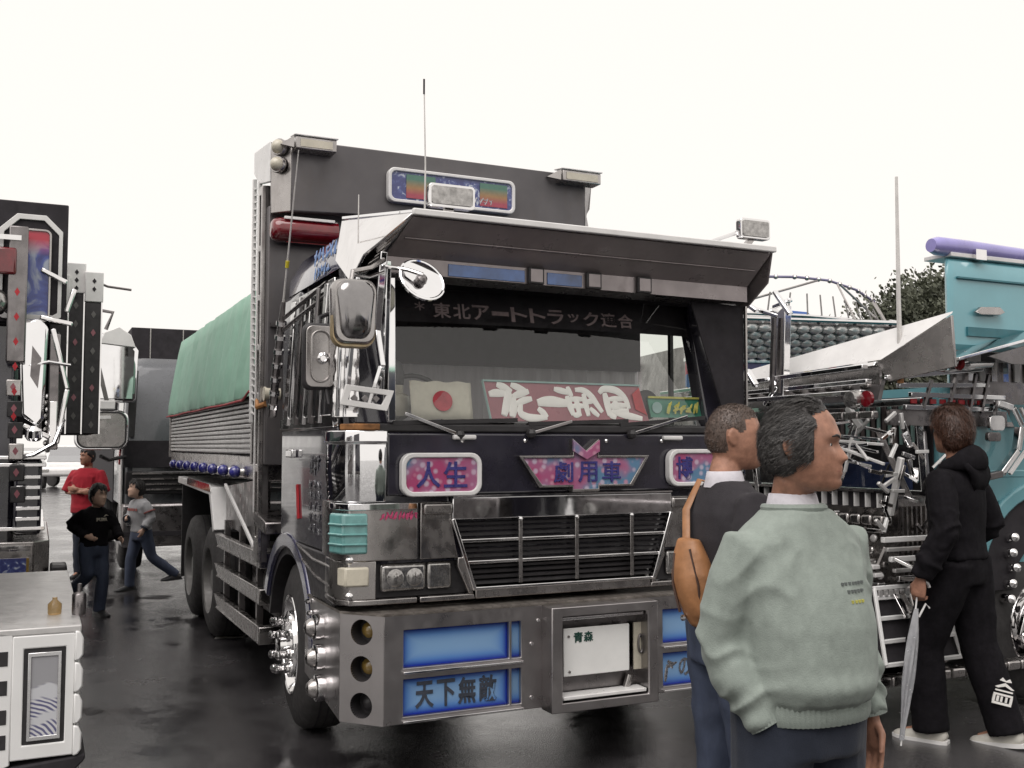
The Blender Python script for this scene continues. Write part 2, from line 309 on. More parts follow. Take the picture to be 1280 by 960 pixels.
def checker_plate():
    m, t, b = nodes('checker plate'); L = t.links; tc = NN(t, 'ShaderNodeTexCoord'); mp = NN(t, 'ShaderNodeMapping'); mp.inputs['Rotation'].default_value = (0,0,R(45)); mp.inputs['Scale'].default_value = (1,1,1); L.new(tc.outputs['Object'], mp.inputs[0])
    ck = NN(t, 'ShaderNodeTexChecker', Scale=26.0); L.new(mp.outputs[0], ck.inputs['Vector']); n = NN(t, 'ShaderNodeTexNoise', Scale=14.0, Detail=6.0); L.new(tc.outputs['Object'], n.inputs['Vector'])
    r = ramp(t, [(.35, (.16,.14,.125)), (.7, (.34,.31,.28))]); L.new(n.outputs[0], r.inputs[0]); L.new(mixc(t, .35, r.outputs[0], ck.outputs[0], 'MULTIPLY'), b.inputs['Base Color'])
    b.inputs['Metallic'].default_value = .55; b.inputs['Roughness'].default_value = .48; bp = NN(t, 'ShaderNodeBump', Strength=.8, Distance=.004); L.new(ck.outputs[1], bp.inputs['Height']); L.new(bp.outputs[0], b.inputs['Normal']); return m
K['checker'] = checker_plate()
def asphalt():
    m, t, b = nodes('wet asphalt'); L = t.links; tc = NN(t, 'ShaderNodeTexCoord')
    n = NN(t, 'ShaderNodeTexNoise', Scale=.8, Detail=7.0, Roughness=.62); L.new(tc.outputs['Object'], n.inputs['Vector'])
    f = NN(t, 'ShaderNodeTexNoise', Scale=150.0, Detail=3.0); L.new(tc.outputs['Object'], f.inputs['Vector'])
    v = NN(t, 'ShaderNodeTexVoronoi', Scale=120.0); L.new(tc.outputs['Object'], v.inputs['Vector'])
    r = ramp(t, [(.35, (.028,.026,.028)), (.65, (.062,.059,.061))]); L.new(n.outputs[0], r.inputs[0]); sp = ramp(t, [(.3, (.35,.35,.35)), (.7, (1.6,1.6,1.6))]); L.new(f.outputs[0], sp.inputs[0])
    L.new(mixc(t, 1, r.outputs[0], sp.outputs[0], 'MULTIPLY'), b.inputs['Base Color'])
    rr_ = ramp(t, [(.38, (.06,)*3), (.47, (.17,)*3), (.64, (.30,)*3)]); L.new(n.outputs[0], rr_.inputs[0]); L.new(rr_.outputs[0], b.inputs['Roughness'])
    wet = ramp(t, [(.36, (.15,)*3), (.52, (1,)*3)]); L.new(n.outputs[0], wet.inputs[0]); ml = NN(t, 'ShaderNodeMath', operation='MULTIPLY'); L.new(wet.outputs[0], ml.inputs[0]); L.new(v.outputs['Distance'], ml.inputs[1])
    bp = NN(t, 'ShaderNodeBump', Strength=.5, Distance=.0028); L.new(ml.outputs[0], bp.inputs['Height']); L.new(bp.outputs[0], b.inputs['Normal']); b.inputs['Specular IOR Level'].default_value = .62
    b.inputs['Coat Weight'].default_value = .2; b.inputs['Coat Roughness'].default_value = .2
    return m
K['asphalt'] = asphalt()
K['roadpaint'] = M('worn white road paint', (.42,.40,.38), .5, 0, .4, 30, .1)
# ---------------------------------------------------------------- ground, markings, trees
g = MB(); g.add([(-900,-900,0),(900,-900,0),(900,900,0),(-900,900,0)], [(0,1,2,3)]); tag(g.build('ground', K['asphalt']), kind='structure')
def marking(name, x, y, w, l, rz):
    m = MB(); n = 7; rnd = random.Random(int(x*100)); a = [(-w/2 + w*i/n, -l/2 + rnd.uniform(-.008,.008)) for i in range(n+1)]; b = [(w/2 - w*i/n, l/2 + rnd.uniform(-.008,.008)) for i in range(n+1)]
    P = [(p[0]*math.cos(rz)-p[1]*math.sin(rz)+x, p[0]*math.sin(rz)+p[1]*math.cos(rz)+y, .004) for p in a + b]
    m.add(P, [tuple(range(len(P)))]); return tag(m.build(name, K['roadpaint']), kind='structure')
marking('parking_line', -2.45, 9.35, .46, .10, R(6)); marking('parking_line', -3.8, 13.4, .7, .12, R(4)); marking('parking_line', -6.3, 19.5, 2.6, .14, R(2))
marking('parking_line', -9.0, 28, 5.0, .14, R(2)); 
K['bark'] = M('bark', (.07,.055,.045), .9, 0, .3, 12, .05, bump=.5, bs=30)
def leafmat(name, a, b):
    m, t, bs = nodes(name); L = t.links; tc = NN(t, 'ShaderNodeTexCoord'); n = NN(t, 'ShaderNodeTexNoise', Scale=.9, Detail=4.0); L.new(tc.outputs['Object'], n.inputs['Vector'])
    r = ramp(t, [(.35, a), (.65, b)]); L.new(n.outputs[0], r.inputs[0]); L.new(r.outputs[0], bs.inputs['Base Color']); bs.inputs['Roughness'].default_value = .6; return m
K['leaf'] = leafmat('foliage', (.065,.072,.050), (.13,.14,.095)); K['leaf2'] = leafmat('foliage pale', (.06,.075,.035), (.14,.16,.08))
def tree(x, y, h, sp, seed, label, mat='leaf', n=5200, conifer=False):
    rnd = random.Random(seed); t = empty('tree', (x,y,0), rnd.uniform(0,6), label, 'tree', 'trees behind the parked trucks')
    tr = MB(); tr.tube([(0,0,-.1),(rnd.uniform(-.1,.1),0,h*.3),(rnd.uniform(-.3,.3),.1,h*.62),(0,0,h*.95)], [h*.028,h*.02,h*.012,h*.003], 8)
    cl = []
    nb = 20
    for i in range(nb):
        a = i*2.4; z = h*(.12 + .82*i/nb); rad = sp*(1.0 - .85*(i/nb)**1.4)*rnd.uniform(.55,1.1) if conifer else sp*math.sqrt(max(.05, 1-((z/h-.50)/.52)**2))*rnd.uniform(.55,1.05)
        e = Vector((math.cos(a)*rad, math.sin(a)*rad, z + rad*(.05 if conifer else .45))); tr.tube([(0,0,z*.9), tuple(e*.5 + Vector((0,0,z*.45))), tuple(e)], [h*.008,h*.005,h*.002], 5)
        for k in range(4):
            f = rnd.uniform(.35,1.05); cl.append(Vector((e.x*f, e.y*f, z*.92+(e.z-z*.92)*f)))
    tr.build('trunk', K['bark'], t)
    cr = MB()
    for i in range(n):
        c = cl[i % len(cl)]; s = h*.05; p = c + Vector((rnd.gauss(0,s), rnd.gauss(0,s), rnd.gauss(0, s*.75))); q = rnd.uniform(.6,1.3)*h*.013
        a = Vector((rnd.uniform(-1,1), rnd.uniform(-1,1), rnd.uniform(-.6,.9))).normalized(); b_ = a.orthogonal().normalized(); c_ = a.cross(b_)
        if conifer: cr.add([p, p + b_*q*2.2 + c_*q*.25, p + b_*q*2.2 - c_*q*.25], [(0,1,2)])
        else: cr.add([p - b_*q, p + c_*q*.6, p + b_*q, p - c_*q*.6], [(0,1,2,3)])
    o = cr.build('crown', K[mat], t, smooth=False); o['kind'] = 'stuff'
    return t
tl = [(17.9,44,9.0,2.3,'bushy dark green tree just left of the teal cab roof'),(16.3,43,8.3,2.2,'dark green tree behind the tall bare pole'),(19.6,45,9.9,2.5,'dark green tree half hidden by the teal cab roof'),
      (14.2,46,6.6,2.3,'low green tree behind the chrome roof cage'),(21.8,44,9.4,2.5,'green tree behind the purple roof light tube'),(10.4,47,6.6,2.6,'pale green tree seen through the dump truck cab window')]
for i, (x, y, h, sp, lab) in enumerate(tl): tree(x, y, h, sp, 11+i, lab, 'leaf2' if i in (3,5) else 'leaf', n=11000)
# ---------------------------------------------------------------- the dump truck (local: x across, y back, z up; it faces -y)
TR = empty('dump_truck', (-.794, 5.078, 0), R(25.05), 'large decorated black dump truck with chrome visor and green tarpaulin', 'truck')
W = 2.49
def P_(mb, name, mat, parent=TR, **k): return mb.build(name, K[mat] if isinstance(mat, str) else mat, parent, **k)
# chassis
P_(MB().box(.75,1.74,.5,7.5,.62,.92), 'chassis_frame', 'blackplastic', bevel=.01)
P_(MB().box(.55,1.95,.7,1.9,.55,1.12), 'engine_block', 'blackplastic', bevel=.03)
fa = MB().cyl((.3,1.43,.5),(2.2,1.43,.5),.07); P_(fa, 'front_axle', 'blackplastic')
# lower cab shell
def cab_ring(z, x0, x1, y0, y1, r):
    return [((x0+x1)/2 + p[0], (y0+y1)/2 + p[1], z) for p in rr(x1-x0, y1-y0, r, 6)]
cb = MB().loft([cab_ring(1.13,.03,2.46,.11,1.80,.10), cab_ring(1.40,.02,2.47,.11,1.80,.12), cab_ring(1.79,.02,2.47,.115,1.80,.12), cab_ring(1.845,.03,2.46,.14,1.80,.12)])
cab = P_(cb, 'cab_shell', 'paint', bevel=0)
# roof
rf = MB().loft([cab_ring(2.70,.05,2.44,.33,1.80,.14), cab_ring(2.80,.05,2.44,.36,1.80,.16), cab_ring(2.92,.11,2.38,.44,1.78,.2), cab_ring(3.00,.24,2.25,.55,1.74,.22), cab_ring(3.04,.5,1.99,.75,1.66,.22)])
roof = P_(rf, 'cab_roof', 'roofpaint', ang=60)
P_(MB().box(.04,2.45,1.32,1.80,1.845,2.70), 'cab_rear_panel', 'paint', bevel=.03)
K['skyblue'] = M('sky blue lettering', (.16,.30,.62), .3, .2)
RS = Matrix.Rotation(R(-90),4,'Z') @ FRONT
scribble('skyblue', roof, (.045,.70,2.835), .62, .085, 7, RS, 4, .16); scribble('skyblue', roof, (.045,.82,2.745), .36, .07, 5, RS, 8, .14)
# pillars, sills
def pillar(x0, x1, mat, name):
    m = MB(); m.prism([(x0,.13,1.845),(x1,.13,1.845),(x1,.36,2.70),(x0,.36,2.70)], (0,.12,0)); return P_(m, name, mat, bevel=.01)
pillar(.05,.27,'paint','pillar'); pillar(2.24,2.44,'paint','pillar')
P_(MB().box(.27,2.24,.33,.45,2.60,2.70), 'header_rail', 'black')
P_(MB().box(.27,2.24,.22,1.25,1.80,1.86), 'dashboard', 'blackplastic', bevel=.02)
# interior curtains
cu = MB(); n = 60; zz = [1.86, 2.27]
cu.loft([[(.10 + (2.34)*i/n, 1.22 + .012*math.sin(i*1.9), z) for i in range(n+1)] for z in zz], caps=False, closed=False); P_(cu, 'lace_curtain', 'curtaingrey')
P_(MB().box(.06,2.435,1.19,1.21,2.255,2.70), 'black_curtain', 'black')
st = MB(); st.tube([(.55+ .19*math.cos(t), .62+.06*math.sin(t), 1.97+.17*math.sin(t)) for t in [2*math.pi*k/24 for k in range(25)]], .014, 8); P_(st, 'steering_wheel', 'blackplastic')
# windscreen
ws = MB(); ws.loft([[(.24 + 2.03*i/12, .105 + (z-1.845)*.27 + .05*(2*i/12-1)**2, z) for i in range(13)] for z in (1.83, 2.05, 2.3, 2.72)], caps=False, closed=False)
wso = P_(ws, 'windscreen', 'glass'); 
bd = MB(); bd.loft([[(.27 + 1.97*i/12, .128 + (z-1.845)*.27 + .05*(2*i/12-1)**2, z) for i in range(13)] for z in (2.41, 2.72)], caps=False, closed=False); band = P_(bd, 'sun_strip', 'black')
TXR = Matrix.Rotation(R(90-15),4,'X')
chars('東北アートトラック連合', K['letterdim'], band, (1.14,.222,2.468), 1.28, .088, TXR, bold=.018, depth=.002, gap=.12)
chars('＊', K['letterdim'], band, (.43,.222,2.485), .06, .05, TXR, bold=.01, depth=.002)
# surround of the windscreen bottom
P_(MB().box(.1,2.40,.085,.15,1.802,1.848), 'cowl', 'blackplastic', bevel=.01)
# door, left side
dr = MB(); dr.prism([(0.005,.30,1.16),(0.005,1.62,1.16),(0.005,1.62,1.83),(0.005,.30,1.83)], (.02,0,0)); door = P_(dr, 'door', 'paint', bevel=.008)
P_(MB().frame([(.02,.34,1.845),(.02,1.55,1.845),(.04,1.55,2.66),(.04,.52,2.66)], [(.02,.40,1.88),(.02,1.48,1.88),(.04,1.48,2.61),(.04,.56,2.61)], (.03,0,0)), 'window_frame', 'chrome', bevel=.004)
gl = MB(); gl.add([(.04,.40,1.88),(.04,1.48,1.88),(.055,1.48,2.61),(.055,.56,2.61)], [(0,1,2,3)]); P_(gl, 'side_window', 'glassdark')
gl = MB(); gl.add([(2.45,.36,1.86),(2.45,1.19,1.86),(2.435,1.19,2.66),(2.435,.54,2.66)], [(0,1,2,3)]); P_(gl, 'side_window', glass('clear side glass', (.86,.9,.86)))
P_(MB().box(2.425,2.45,.80,.83,1.86,2.66), 'window_divider', 'blackplastic')
for k, (y, w_) in enumerate([(1.40,.10),(1.18,.07),(1.0,.09),(.80,.05),(.62,.07)]):     # chrome trim strips over the side window
    P_(MB().beam((-.02, y, 1.86), (.0, y-.10, 2.62), .015, w_, up=(0,1,0)), 'chrome_strip', 'chrome' if k % 2 == 0 else 'darksteel', bevel=.004)
P_(MB().box(-.015,.02,.32,1.6,1.83,1.90), 'window_sill', 'chrome', bevel=.006)
P_(MB().box(-.03,.005,1.20,1.36,1.66,1.71), 'door_handle', 'chrome', door, bevel=.008)
P_(MB().beam((-.012,.34,1.50),(-.012,.40,1.72),.01,.04,up=(0,1,0)), 'red_stripe', 'brightred', door); P_(MB().beam((-.002,1.12,1.30),(-.002,1.16,1.50),.01,.03,up=(0,1,0)), 'red_stripe', 'brightred', door)
SIDE = Matrix.Rotation(R(-90),4,'Z') @ FRONT
scribble('letterchrome', door, (.0,.76,1.62), .22, .12, 3, SIDE, 3, .12, depth=.6)
for j in range(3):
    for i in range(5): scribble('letterchrome', door, (.0,.85 - j*.10,1.515 - i*.062), .06, .055, 1, SIDE, 10+j*7+i, .10, depth=.6)
# lower front panels (dull steel) left and right with lamps
def lower_front(sx):
    X = (lambda x: x) if sx > 0 else (lambda x: W - x)
    def B(mb): return mb if sx > 0 else mb.xf(Matrix(((-1,0,0,W),(0,1,0,0),(0,0,1,0),(0,0,0,1))))
    # outer section with wrapped corner
    m = MB(); prof = [(-.005,.55),(-.03,.20),(.02,.11),(.10,.085),(.375,.08)]; inn = [(.375,.12),(.10,.125),(.05,.15),(.02,.22),(.03,.55)]
    # opening for headlamp between x .155 and .375 ; z .955-1.145
    zs = [.925,.955,1.145,1.44]
    for (z0, z1) in ((.925,.953),(1.147,1.44)): m.prism([(x,y,z0) for x, y in prof+inn], (0,0,z1-z0))
    m.prism([(x,y,.953) for x, y in prof[:3]+[(.155,.084),(.155,.124),(.05,.15),(.02,.22),(.03,.55)]], (0,0,.194))
    p = P_(B(m), 'corner_panel', 'steel', bevel=.005)
    m = MB(); poly = [(.39,1.146),(.60,1.146),(.56,1.345),(.56,1.44),(.39,1.44)]; m.prism([(x,.078,z) for x, z in poly], (0,.04,0))
    m.prism([(x,.0785,z) for x, z in [(.635,1.146),(.69,.953),(.665,.953),(.60,1.10),(.60,1.146)]], (0,.04,0)); m.prism([(x,.078,z) for x, z in [(.39,.925),(.70,.925),(.69,.953),(.39,.953)]], (0,.04,0)); P_(B(m), 'inner_panel', 'steel', bevel=.005)
    m = MB().box(.16,.66,.13,.16,.955,1.145); P_(B(m), 'lamp_recess', 'blackplastic')
    m = MB().box(.185,.43,.095,.13,.985,1.125); h = P_(B(m), 'headlamp', 'lens', bevel=.02); P_(B(MB().lathe([(.042,0),(.046,.006),(.03,.014),(.0,.018)], (.26,.098,1.055), (0,-1,0), 20)), 'bulb_reflector', 'lens', h); P_(B(MB().lathe([(.042,0),(.046,.006),(.03,.014),(.0,.018)], (.365,.098,1.055), (0,-1,0), 20)), 'bulb_reflector', 'lens', h)
    m = MB().box(.438,.575,.10,.13,.985,1.125); P_(B(m), 'fog_lamp', 'lens', bevel=.02)
    # teal turn lamp
    m = MB(); m.prism([(x,y,1.185) for x, y in [(-.045,.24),(-.06,.19),(-.02,.085),(.105,.065),(.105,.10),(.02,.12),(-.02,.24)]], (0,0,.205)); tl_ = P_(B(m), 'turn_lamp', 'teal', bevel=.012)
    for z in (1.235,1.285,1.335): P_(B(MB().tube([(-.064,.19,z),(-.024,.082,z),(.10,.062,z)], .006, 6)), 'lens_rib', 'teal', tl_)
    m = MB(); m.prism([(x,y,1.022) for x, y in [(-.03,.16),(-.005,.09),(.115,.068),(.115,.1),(.02,.12)]], (0,0,.098)); P_(B(m), 'side_lamp', 'lensdull', bevel=.01)
    P_(B(MB().lathe([(.018,0),(.02,.008),(.006,.02)], (.02,.10,1.155), (-.3,-1,0), 12)), 'cap_nut', 'chrome'); P_(B(MB().lathe([(.018,0),(.02,.008),(.006,.02)], (.02,.10,.975), (-.3,-1,0), 12)), 'cap_nut', 'chrome')
    # chrome top strip and chrome corner vane
    P_(B(MB().prism([(-.035,.30,1.405),(-.04,.19,1.405),(.01,.09,1.405),(.10,.068,1.405),(.37,.064,1.405),(.37,.08,1.405),(.0,.2,1.405)], (0,0,.035))), 'chrome_trim', 'mirrorchrome', bevel=.004)
    vr = []
    for z, o_ in ((1.445,0),(1.6,.012),(1.745,.006),(1.75,.022),(1.81,.018)): vr.append([(-.035-o_,.34,z),(-.035-o_,.22,z),(.0-o_*.5,.11-o_,z),(.07,.075-o_,z),(.20,.07-o_,z),(.20,.10,z),(.05,.16,z),(.02,.34,z)])
    P_(B(MB().loft(vr)), 'corner_vane', 'mirrorchrome', bevel=.006, ang=50)
    P_(B(MB().loft([[(-.02,.17,z),(.03,.09,z),(.165,.065,z),(.165,.12,z),(.05,.16,z)] for z in (1.812,1.845)])), 'rusty_cap', 'rust', bevel=.006)
    P_(B(MB().box(.40,.56,.052,.076,1.375,1.435)), 'step_recess', 'steel', bevel=.015)
    return p
pnl = lower_front(1); lower_front(-1)
scribble('pink', pnl, (.275,.076,1.375), .20, .045, 9, FRONT, 6, .22)
# lower lip under grille
P_(MB().box(.70,1.79,.075,.12,.925,.985), 'lower_lip', 'steel', bevel=.006)
# black front panel and chrome strip
P_(MB().box(.205,2.285,.075,.105,1.475,1.80), 'front_panel', 'paint', bevel=.012)
P_(MB().box(.562,1.93,.062,.10,1.345,1.462), 'mirror_strip', 'mirrorchrome', bevel=.006); P_(MB().box(.562,1.93,.055,.10,1.464,1.473), 'bright_edge', 'chrome')
for x in (.62,.99,1.5,1.87): P_(MB().lathe([(.011,0),(.011,.006),(.004,.012)], (x,.075,1.76), (0,-1,0), 10), 'rivet', 'chrome')
# grille
gx0, gx1, hx0, hx1 = .565, 1.925, .69, 1.80
P_(MB().prism([(gx0,.15,1.34),(gx1,.15,1.34),(hx1,.15,.985),(hx0,.15,.985)], (0,.02,0)), 'grille_backing', 'black')
def gedge(z): f = (1.34 - z)/(1.34-.985); return gx0 + (hx0-gx0)*f + .012, gx1 + (hx1-gx1)*f - .012
for k in range(12):
    z = 1.325 - k*.0285; a, b = gedge(z); P_(MB().prism([(a,.085,z),(a,.135,z+.012),(a,.14,z),(a,.09,z-.013)], (b-a,0,0)), 'grille_slat', 'blackplastic')
for z in (1.232, 1.118): a, b = gedge(z); P_(MB().box(a-.01,b+.01,.062,.083,z-.009,z+.009), 'grille_bar', 'chrome', bevel=.004)
for x in (.955, 1.30, 1.655): P_(MB().box(x-.011,x+.011,.055,.061,1.0,1.345), 'grille_post', 'steel', bevel=.002); P_(MB().ball((x,.055,1.34), .012, 8), 'post_knob', 'chrome')
for s_, (xa, xb) in ((1,(gx0,hx0)), (-1,(gx1,hx1))): P_(MB().beam((xa,.07,1.35),(xb,.07,.975),.02,.03,up=(0,1,0)), 'grille_edge', 'chrome', bevel=.004)
P_(MB().box(hx0-.01,hx1+.01,.062,.10,.97,.988), 'grille_edge', 'chrome', bevel=.004)
# signs on the front panel
def sign(cx, cz, w_, h_, y, body, bw, bx=0):
    f = MB().frame(XZ(rr(w_,h_,.06), cx, y, cz), XZ(rr(w_-.05,h_-.05,.045), cx, y, cz), (0,.05,0)); s_ = P_(f, 'sign_frame', 'white', bevel=.006)
    p = MB().prism(XZ(rr(w_-.046,h_-.046,.045), cx, y+.012, cz), (0,.03,0)); P_(p, 'sign_face', 'blossom', s_)
    chars(body, K['inkblue'], s_, (cx+bx, y+.010, cz), bw, h_*.60, FRONT, bold=.018, depth=.003, gap=.12); return s_
sign(.49, 1.583, .445, .225, .02, '人生', .30); sign(2.10, 1.605, .42, .215, .02, '博', .13, -.10)
cs_ = MB(); O = [(.935,1.678),(1.265,1.678),(1.262,1.772),(1.345,1.705),(1.428,1.772),(1.425,1.678),(1.758,1.678),(1.648,1.506),(1.43,1.506),(1.43,1.478),(1.26,1.478),(1.26,1.506),(1.058,1.506)]
ctr = Vector((1.345,1.59)); I = [(ctr.x + (x-ctr.x)*.94, ctr.y + (z-ctr.y)*(.86 if abs(z-ctr.y) > .05 else .9)) for x, z in O]
cs_.frame([(x,.03,z) for x, z in O], [(x,.03,z) for x, z in I], (0,.045,0)); emb = P_(cs_, 'emblem_frame', 'steel', bevel=.003)
P_(MB().prism([(x,.04,z) for x, z in I], (0,.03,0)), 'emblem_face', 'blossom', emb)
P_(MB().prism([(1.262,.018,1.765),(1.345,.018,1.70),(1.428,.018,1.765),(1.428,.018,1.70),(1.345,.018,1.655),(1.262,.018,1.70)], (0,.02,0)), 'emblem_chevron', 'blossom', emb, bevel=.003)
chars('劇用車', K['inkblue'], emb, (1.36,.037,1.588), .46, .115, FRONT, bold=.012, depth=.003, gap=.22)
# wipers
def wiper(a, b, c, d):
    m = MB().beam(a, b, .014, .018); wp = P_(m, 'wiper_arm', 'chrome', bevel=.003); P_(MB().ball(a, .03, 8), 'wiper_pivot', 'blackplastic', wp); P_(MB().beam(c, d, .014, .022), 'wiper_blade', 'blackplastic', wp)
wiper((1.02,.06,1.80),(1.28,.075,1.868),(1.02,.09,1.852),(1.66,.10,1.875)); wiper((1.66,.06,1.80),(2.06,.085,1.905),(1.60,.09,1.85),(2.2,.11,1.90)); wiper((.60,.06,1.79),(.30,.075,1.90),(.24,.09,1.85),(.95,.09,1.872))
for x in (.62, 1.93): P_(MB().box(x-.06,x+.07,.04,.075,1.765,1.79), 'washer_bar', 'white', bevel=.008)
# visor
fL, fR = V(.212,-.29,2.865), V(2.40,-.29,2.858); bL, bR = V(.08,.16,2.605), V(2.455,.16,2.585); tL, tR = V(.05,.42,2.96), V(2.44,.42,2.95)
def lerp(a, b, t): return a + (b-a)*t
def slab(q, d): return MB().prism([tuple(p) for p in q], d)
vtop = P_(slab([fL,fR,tR,tL], (0,0,.018)), 'visor_top', 'mirrorchrome', bevel=.004)
P_(MB().beam(fL + V(-.01,-.012,.003), fR + V(.012,-.012,.003), .03, .034), 'visor_lip', 'white', bevel=.006)
K['underside'] = M('smoky visor steel', (.36,.32,.32), .34, .45, .15, 4, .1, dirt=.35, dcol=(.13,.11,.10), bump=.06, bs=40)
dz = V(0,.012,-.016); mL, mR = V(.155,-.03,2.695), V(2.42,-.03,2.685); nL, nR = V(.155,-.03,2.612), V(2.42,-.03,2.592)
vis = P_(slab([fL+dz, fR+dz, mR+dz*.2, mL+dz*.2], (0,.008,.010)), 'visor_underside', 'underside')
for t, mt_ in ((.5,'underside'),): P_(MB().beam(lerp(fL,mL,t)+dz*.75+V(.03,0,0), lerp(fR,mR,t)+dz*.75-V(.03,0,0), .016, .008), 'underside_rail', mt_, vis, bevel=.003)
P_(slab([mL, mR, nR, nL], (0,.012,0)), 'lamp_strip', 'underside'); P_(slab([nL+V(0,.012,0), nR+V(0,.012,0), bR, bL], (0,0,.008)), 'visor_soffit', 'darksteel')
K['reflectblue'] = M('painted blue reflection', (.05,.13,.36), .10, .1, .5, 6, .03, coat=1)
def on_strip(a, b, z0, z1, o): return [lerp(mL,mR,a).lerp(lerp(nL,nR,a), z0)+V(0,o,0), lerp(mL,mR,b).lerp(lerp(nL,nR,b), z0)+V(0,o,0), lerp(mL,mR,b).lerp(lerp(nL,nR,b), z1)+V(0,o,0), lerp(mL,mR,a).lerp(lerp(nL,nR,a), z1)+V(0,o,0)]
for a, b in ((.15,.345),(.405,.50)): P_(slab(on_strip(a, b, .2, .95, -.006), (0,.005,0)), 'painted_reflection', 'reflectblue', bevel=.002)  # blue reflection of tarpaulins, painted on the strip as flat panels
for x in (.372,.53,.675):
    l_ = P_(slab(on_strip(x-.021, x+.021, -.02, 1.02, -.025), (0,.024,0)), 'strip_lamp', 'blackplastic', bevel=.005); P_(slab(on_strip(x-.016, x+.016, .1, .9, -.029), (0,.004,0)), 'lamp_lens', 'underside', l_, bevel=.001)
# visor end caps
cA, cB, cC, cD = V(.205,-.285,2.86), V(-.005,-.17,2.664), V(-.005,.06,2.57), V(.075,.16,2.60)
def capframe(A, B, C, D, name, n_):
    c = (A+B+C+D)/4; O = [A,B,C,D]; I = [lerp(p, c, .2) for p in O]; m = MB().frame(O, I, n_); return P_(m, name, 'white', bevel=.003), I
cap, I = capframe(cA, cB, cC, cD, 'visor_end', V(.02,.01,0))
msh = MB()
for k in range(15): msh.beam(lerp(I[0],I[1],(k+.5)/15)+V(.01,0,0), lerp(I[3],I[2],(k+.5)/15)+V(.01,0,0), .003, .004)
for k in range(7): msh.beam(lerp(I[0],I[3],(k+.5)/7)+V(.013,0,0), lerp(I[1],I[2],(k+.5)/7)+V(.013,0,0), .003, .004)
o = P_(msh, 'end_mesh', 'steel', cap); o['kind'] = 'stuff'
P_(slab([V(-.005,-.17,2.66), V(-.005,.06,2.565), V(.0,.36,2.72), V(.05,.42,2.955), V(.205,-.285,2.865)], (.015,.0,0)), 'visor_side', 'chrome', bevel=.003)
P_(slab([V(2.40,-.285,2.855), V(2.50,-.12,2.70), V(2.49,.12,2.54), V(2.455,.16,2.585), V(2.44,.42,2.95)], (.012,0,0)), 'visor_side', 'underside', bevel=.003)
# right visor stay: broad dark board from visor to front panel
P_(MB().prism([(2.08,.07,2.60),(2.47,.07,2.58),(2.46,.06,1.85),(2.33,.06,1.85)], (0,.012,0)), 'visor_stay', 'black', bevel=.004); P_(MB().beam((2.475,.06,2.58),(2.465,.05,1.86),.012,.02), 'stay_edge', 'steel')
# left chrome stays
for a, b, w_ in (((.09,-.2,2.68),(.085,-.12,2.30),.035),((.085,-.12,2.30),(.10,-.16,2.12),.03),((.10,-.16,2.12),(.06,-.1,1.93),.03),((.155,-.08,2.66),(.16,-.02,1.93),.025),((.215,.06,2.60),(.225,.07,1.86),.04),((.02,0,2.58),(-.02,.05,1.92),.022),((-.03,.1,2.56),(-.045,.12,1.88),.018)):
    P_(MB().beam(a, b, w_, .025), 'mirror_stay', 'mirrorchrome', bevel=.004)
# diamond-cut bracket
br = P_(MB().frame([(-.10,-.14,1.93),(.115,-.2,1.90),(.15,-.2,2.0),(-.075,-.14,2.03)], [(-.065,-.145,1.955),(.09,-.195,1.93),(.115,-.195,1.978),(-.05,-.145,2.0)], (0,.02,0)), 'diamond_bracket', 'white', bevel=.003)
for k in range(3):
    x = -.035 + k*.055; P_(MB().prism([(x,-.15,1.98-.001*k),(x+.016,-.155,1.963),(x,-.15,1.943),(x-.016,-.145,1.963)], (0,.015,0)), 'bracket_diamond', 'darksteel', br)
# chrome wavy cover on the pillar
cv = MB(); cv.loft([[(-.05,.20+.012*math.sin(k*1.7),1.88+k*.03),(.0,.13,1.88+k*.03+.006*math.sin(k*1.7)),(.06,.10+.008*math.sin(k*1.7),1.88+k*.03)] for k in range(24)], caps=False, closed=False); P_(cv, 'fluted_cover', 'chrome')
# mirrors
mr = MB(); rg = []
for d, s_ in ((0,.86),(.03,.98),(.06,1.0),(.10,.97),(.115,.90)): rg.append([(-.11 + p[0]*s_*(1.0 if p[1] > 0 else .93), -.35 + d*-1 + .05, 2.35 + p[1]*s_) for p in rr(.215,.31,.055)])
m_ = P_(MB().loft(rg), 'mirror', 'steel', bevel=0, ang=50)
P_(MB().loft([[(-.11 + p[0]*s_*(1.0 if p[1] > 0 else .82), y, 2.357 + p[1]*s_) for p in rr(.180,.274,.06)] for s_, y in ((1.0,-.405),(.97,-.424),(.85,-.438),(.65,-.447),(.4,-.452),(.12,-.454))]), 'mirror_back', M('smoked chrome', (.30,.29,.29), .14, 1, .15, 8, .06), m_, ang=60)
P_(MB().loft([[(-.11 + p[0]*s_*.97, y, 2.195+.045 + min(p[1],0)*s_*.97 + .09) for p in rr(.214,.30,.06)] for y, s_ in ((-.395,.97),(-.36,1.015))]), 'mirror_rusty_rim', M('rusty cream rim', (.42,.33,.20), .4, .5, .5, 9, .15), m_)
P_(MB().tube([(-.11,-.33,2.49),(-.10,-.32,2.55),(0,-.28,2.58),(.09,-.2,2.64)], .012, 8), 'mirror_arm', 'steel', m_); P_(MB().tube([(-.10,-.32,2.535),(.0,-.25,2.54),(.09,-.2,2.58)], .009, 8), 'mirror_arm', 'chrome', m_)
m2 = P_(MB().loft([[(-.115 + p[0]*s_, .2 + d, 2.19 + p[1]*s_) for p in rr(.175,.345,.04)] for d, s_ in ((0,.93),(.012,1),(.04,1),(.055,.95))]), 'mirror', 'blackplastic', ang=50)
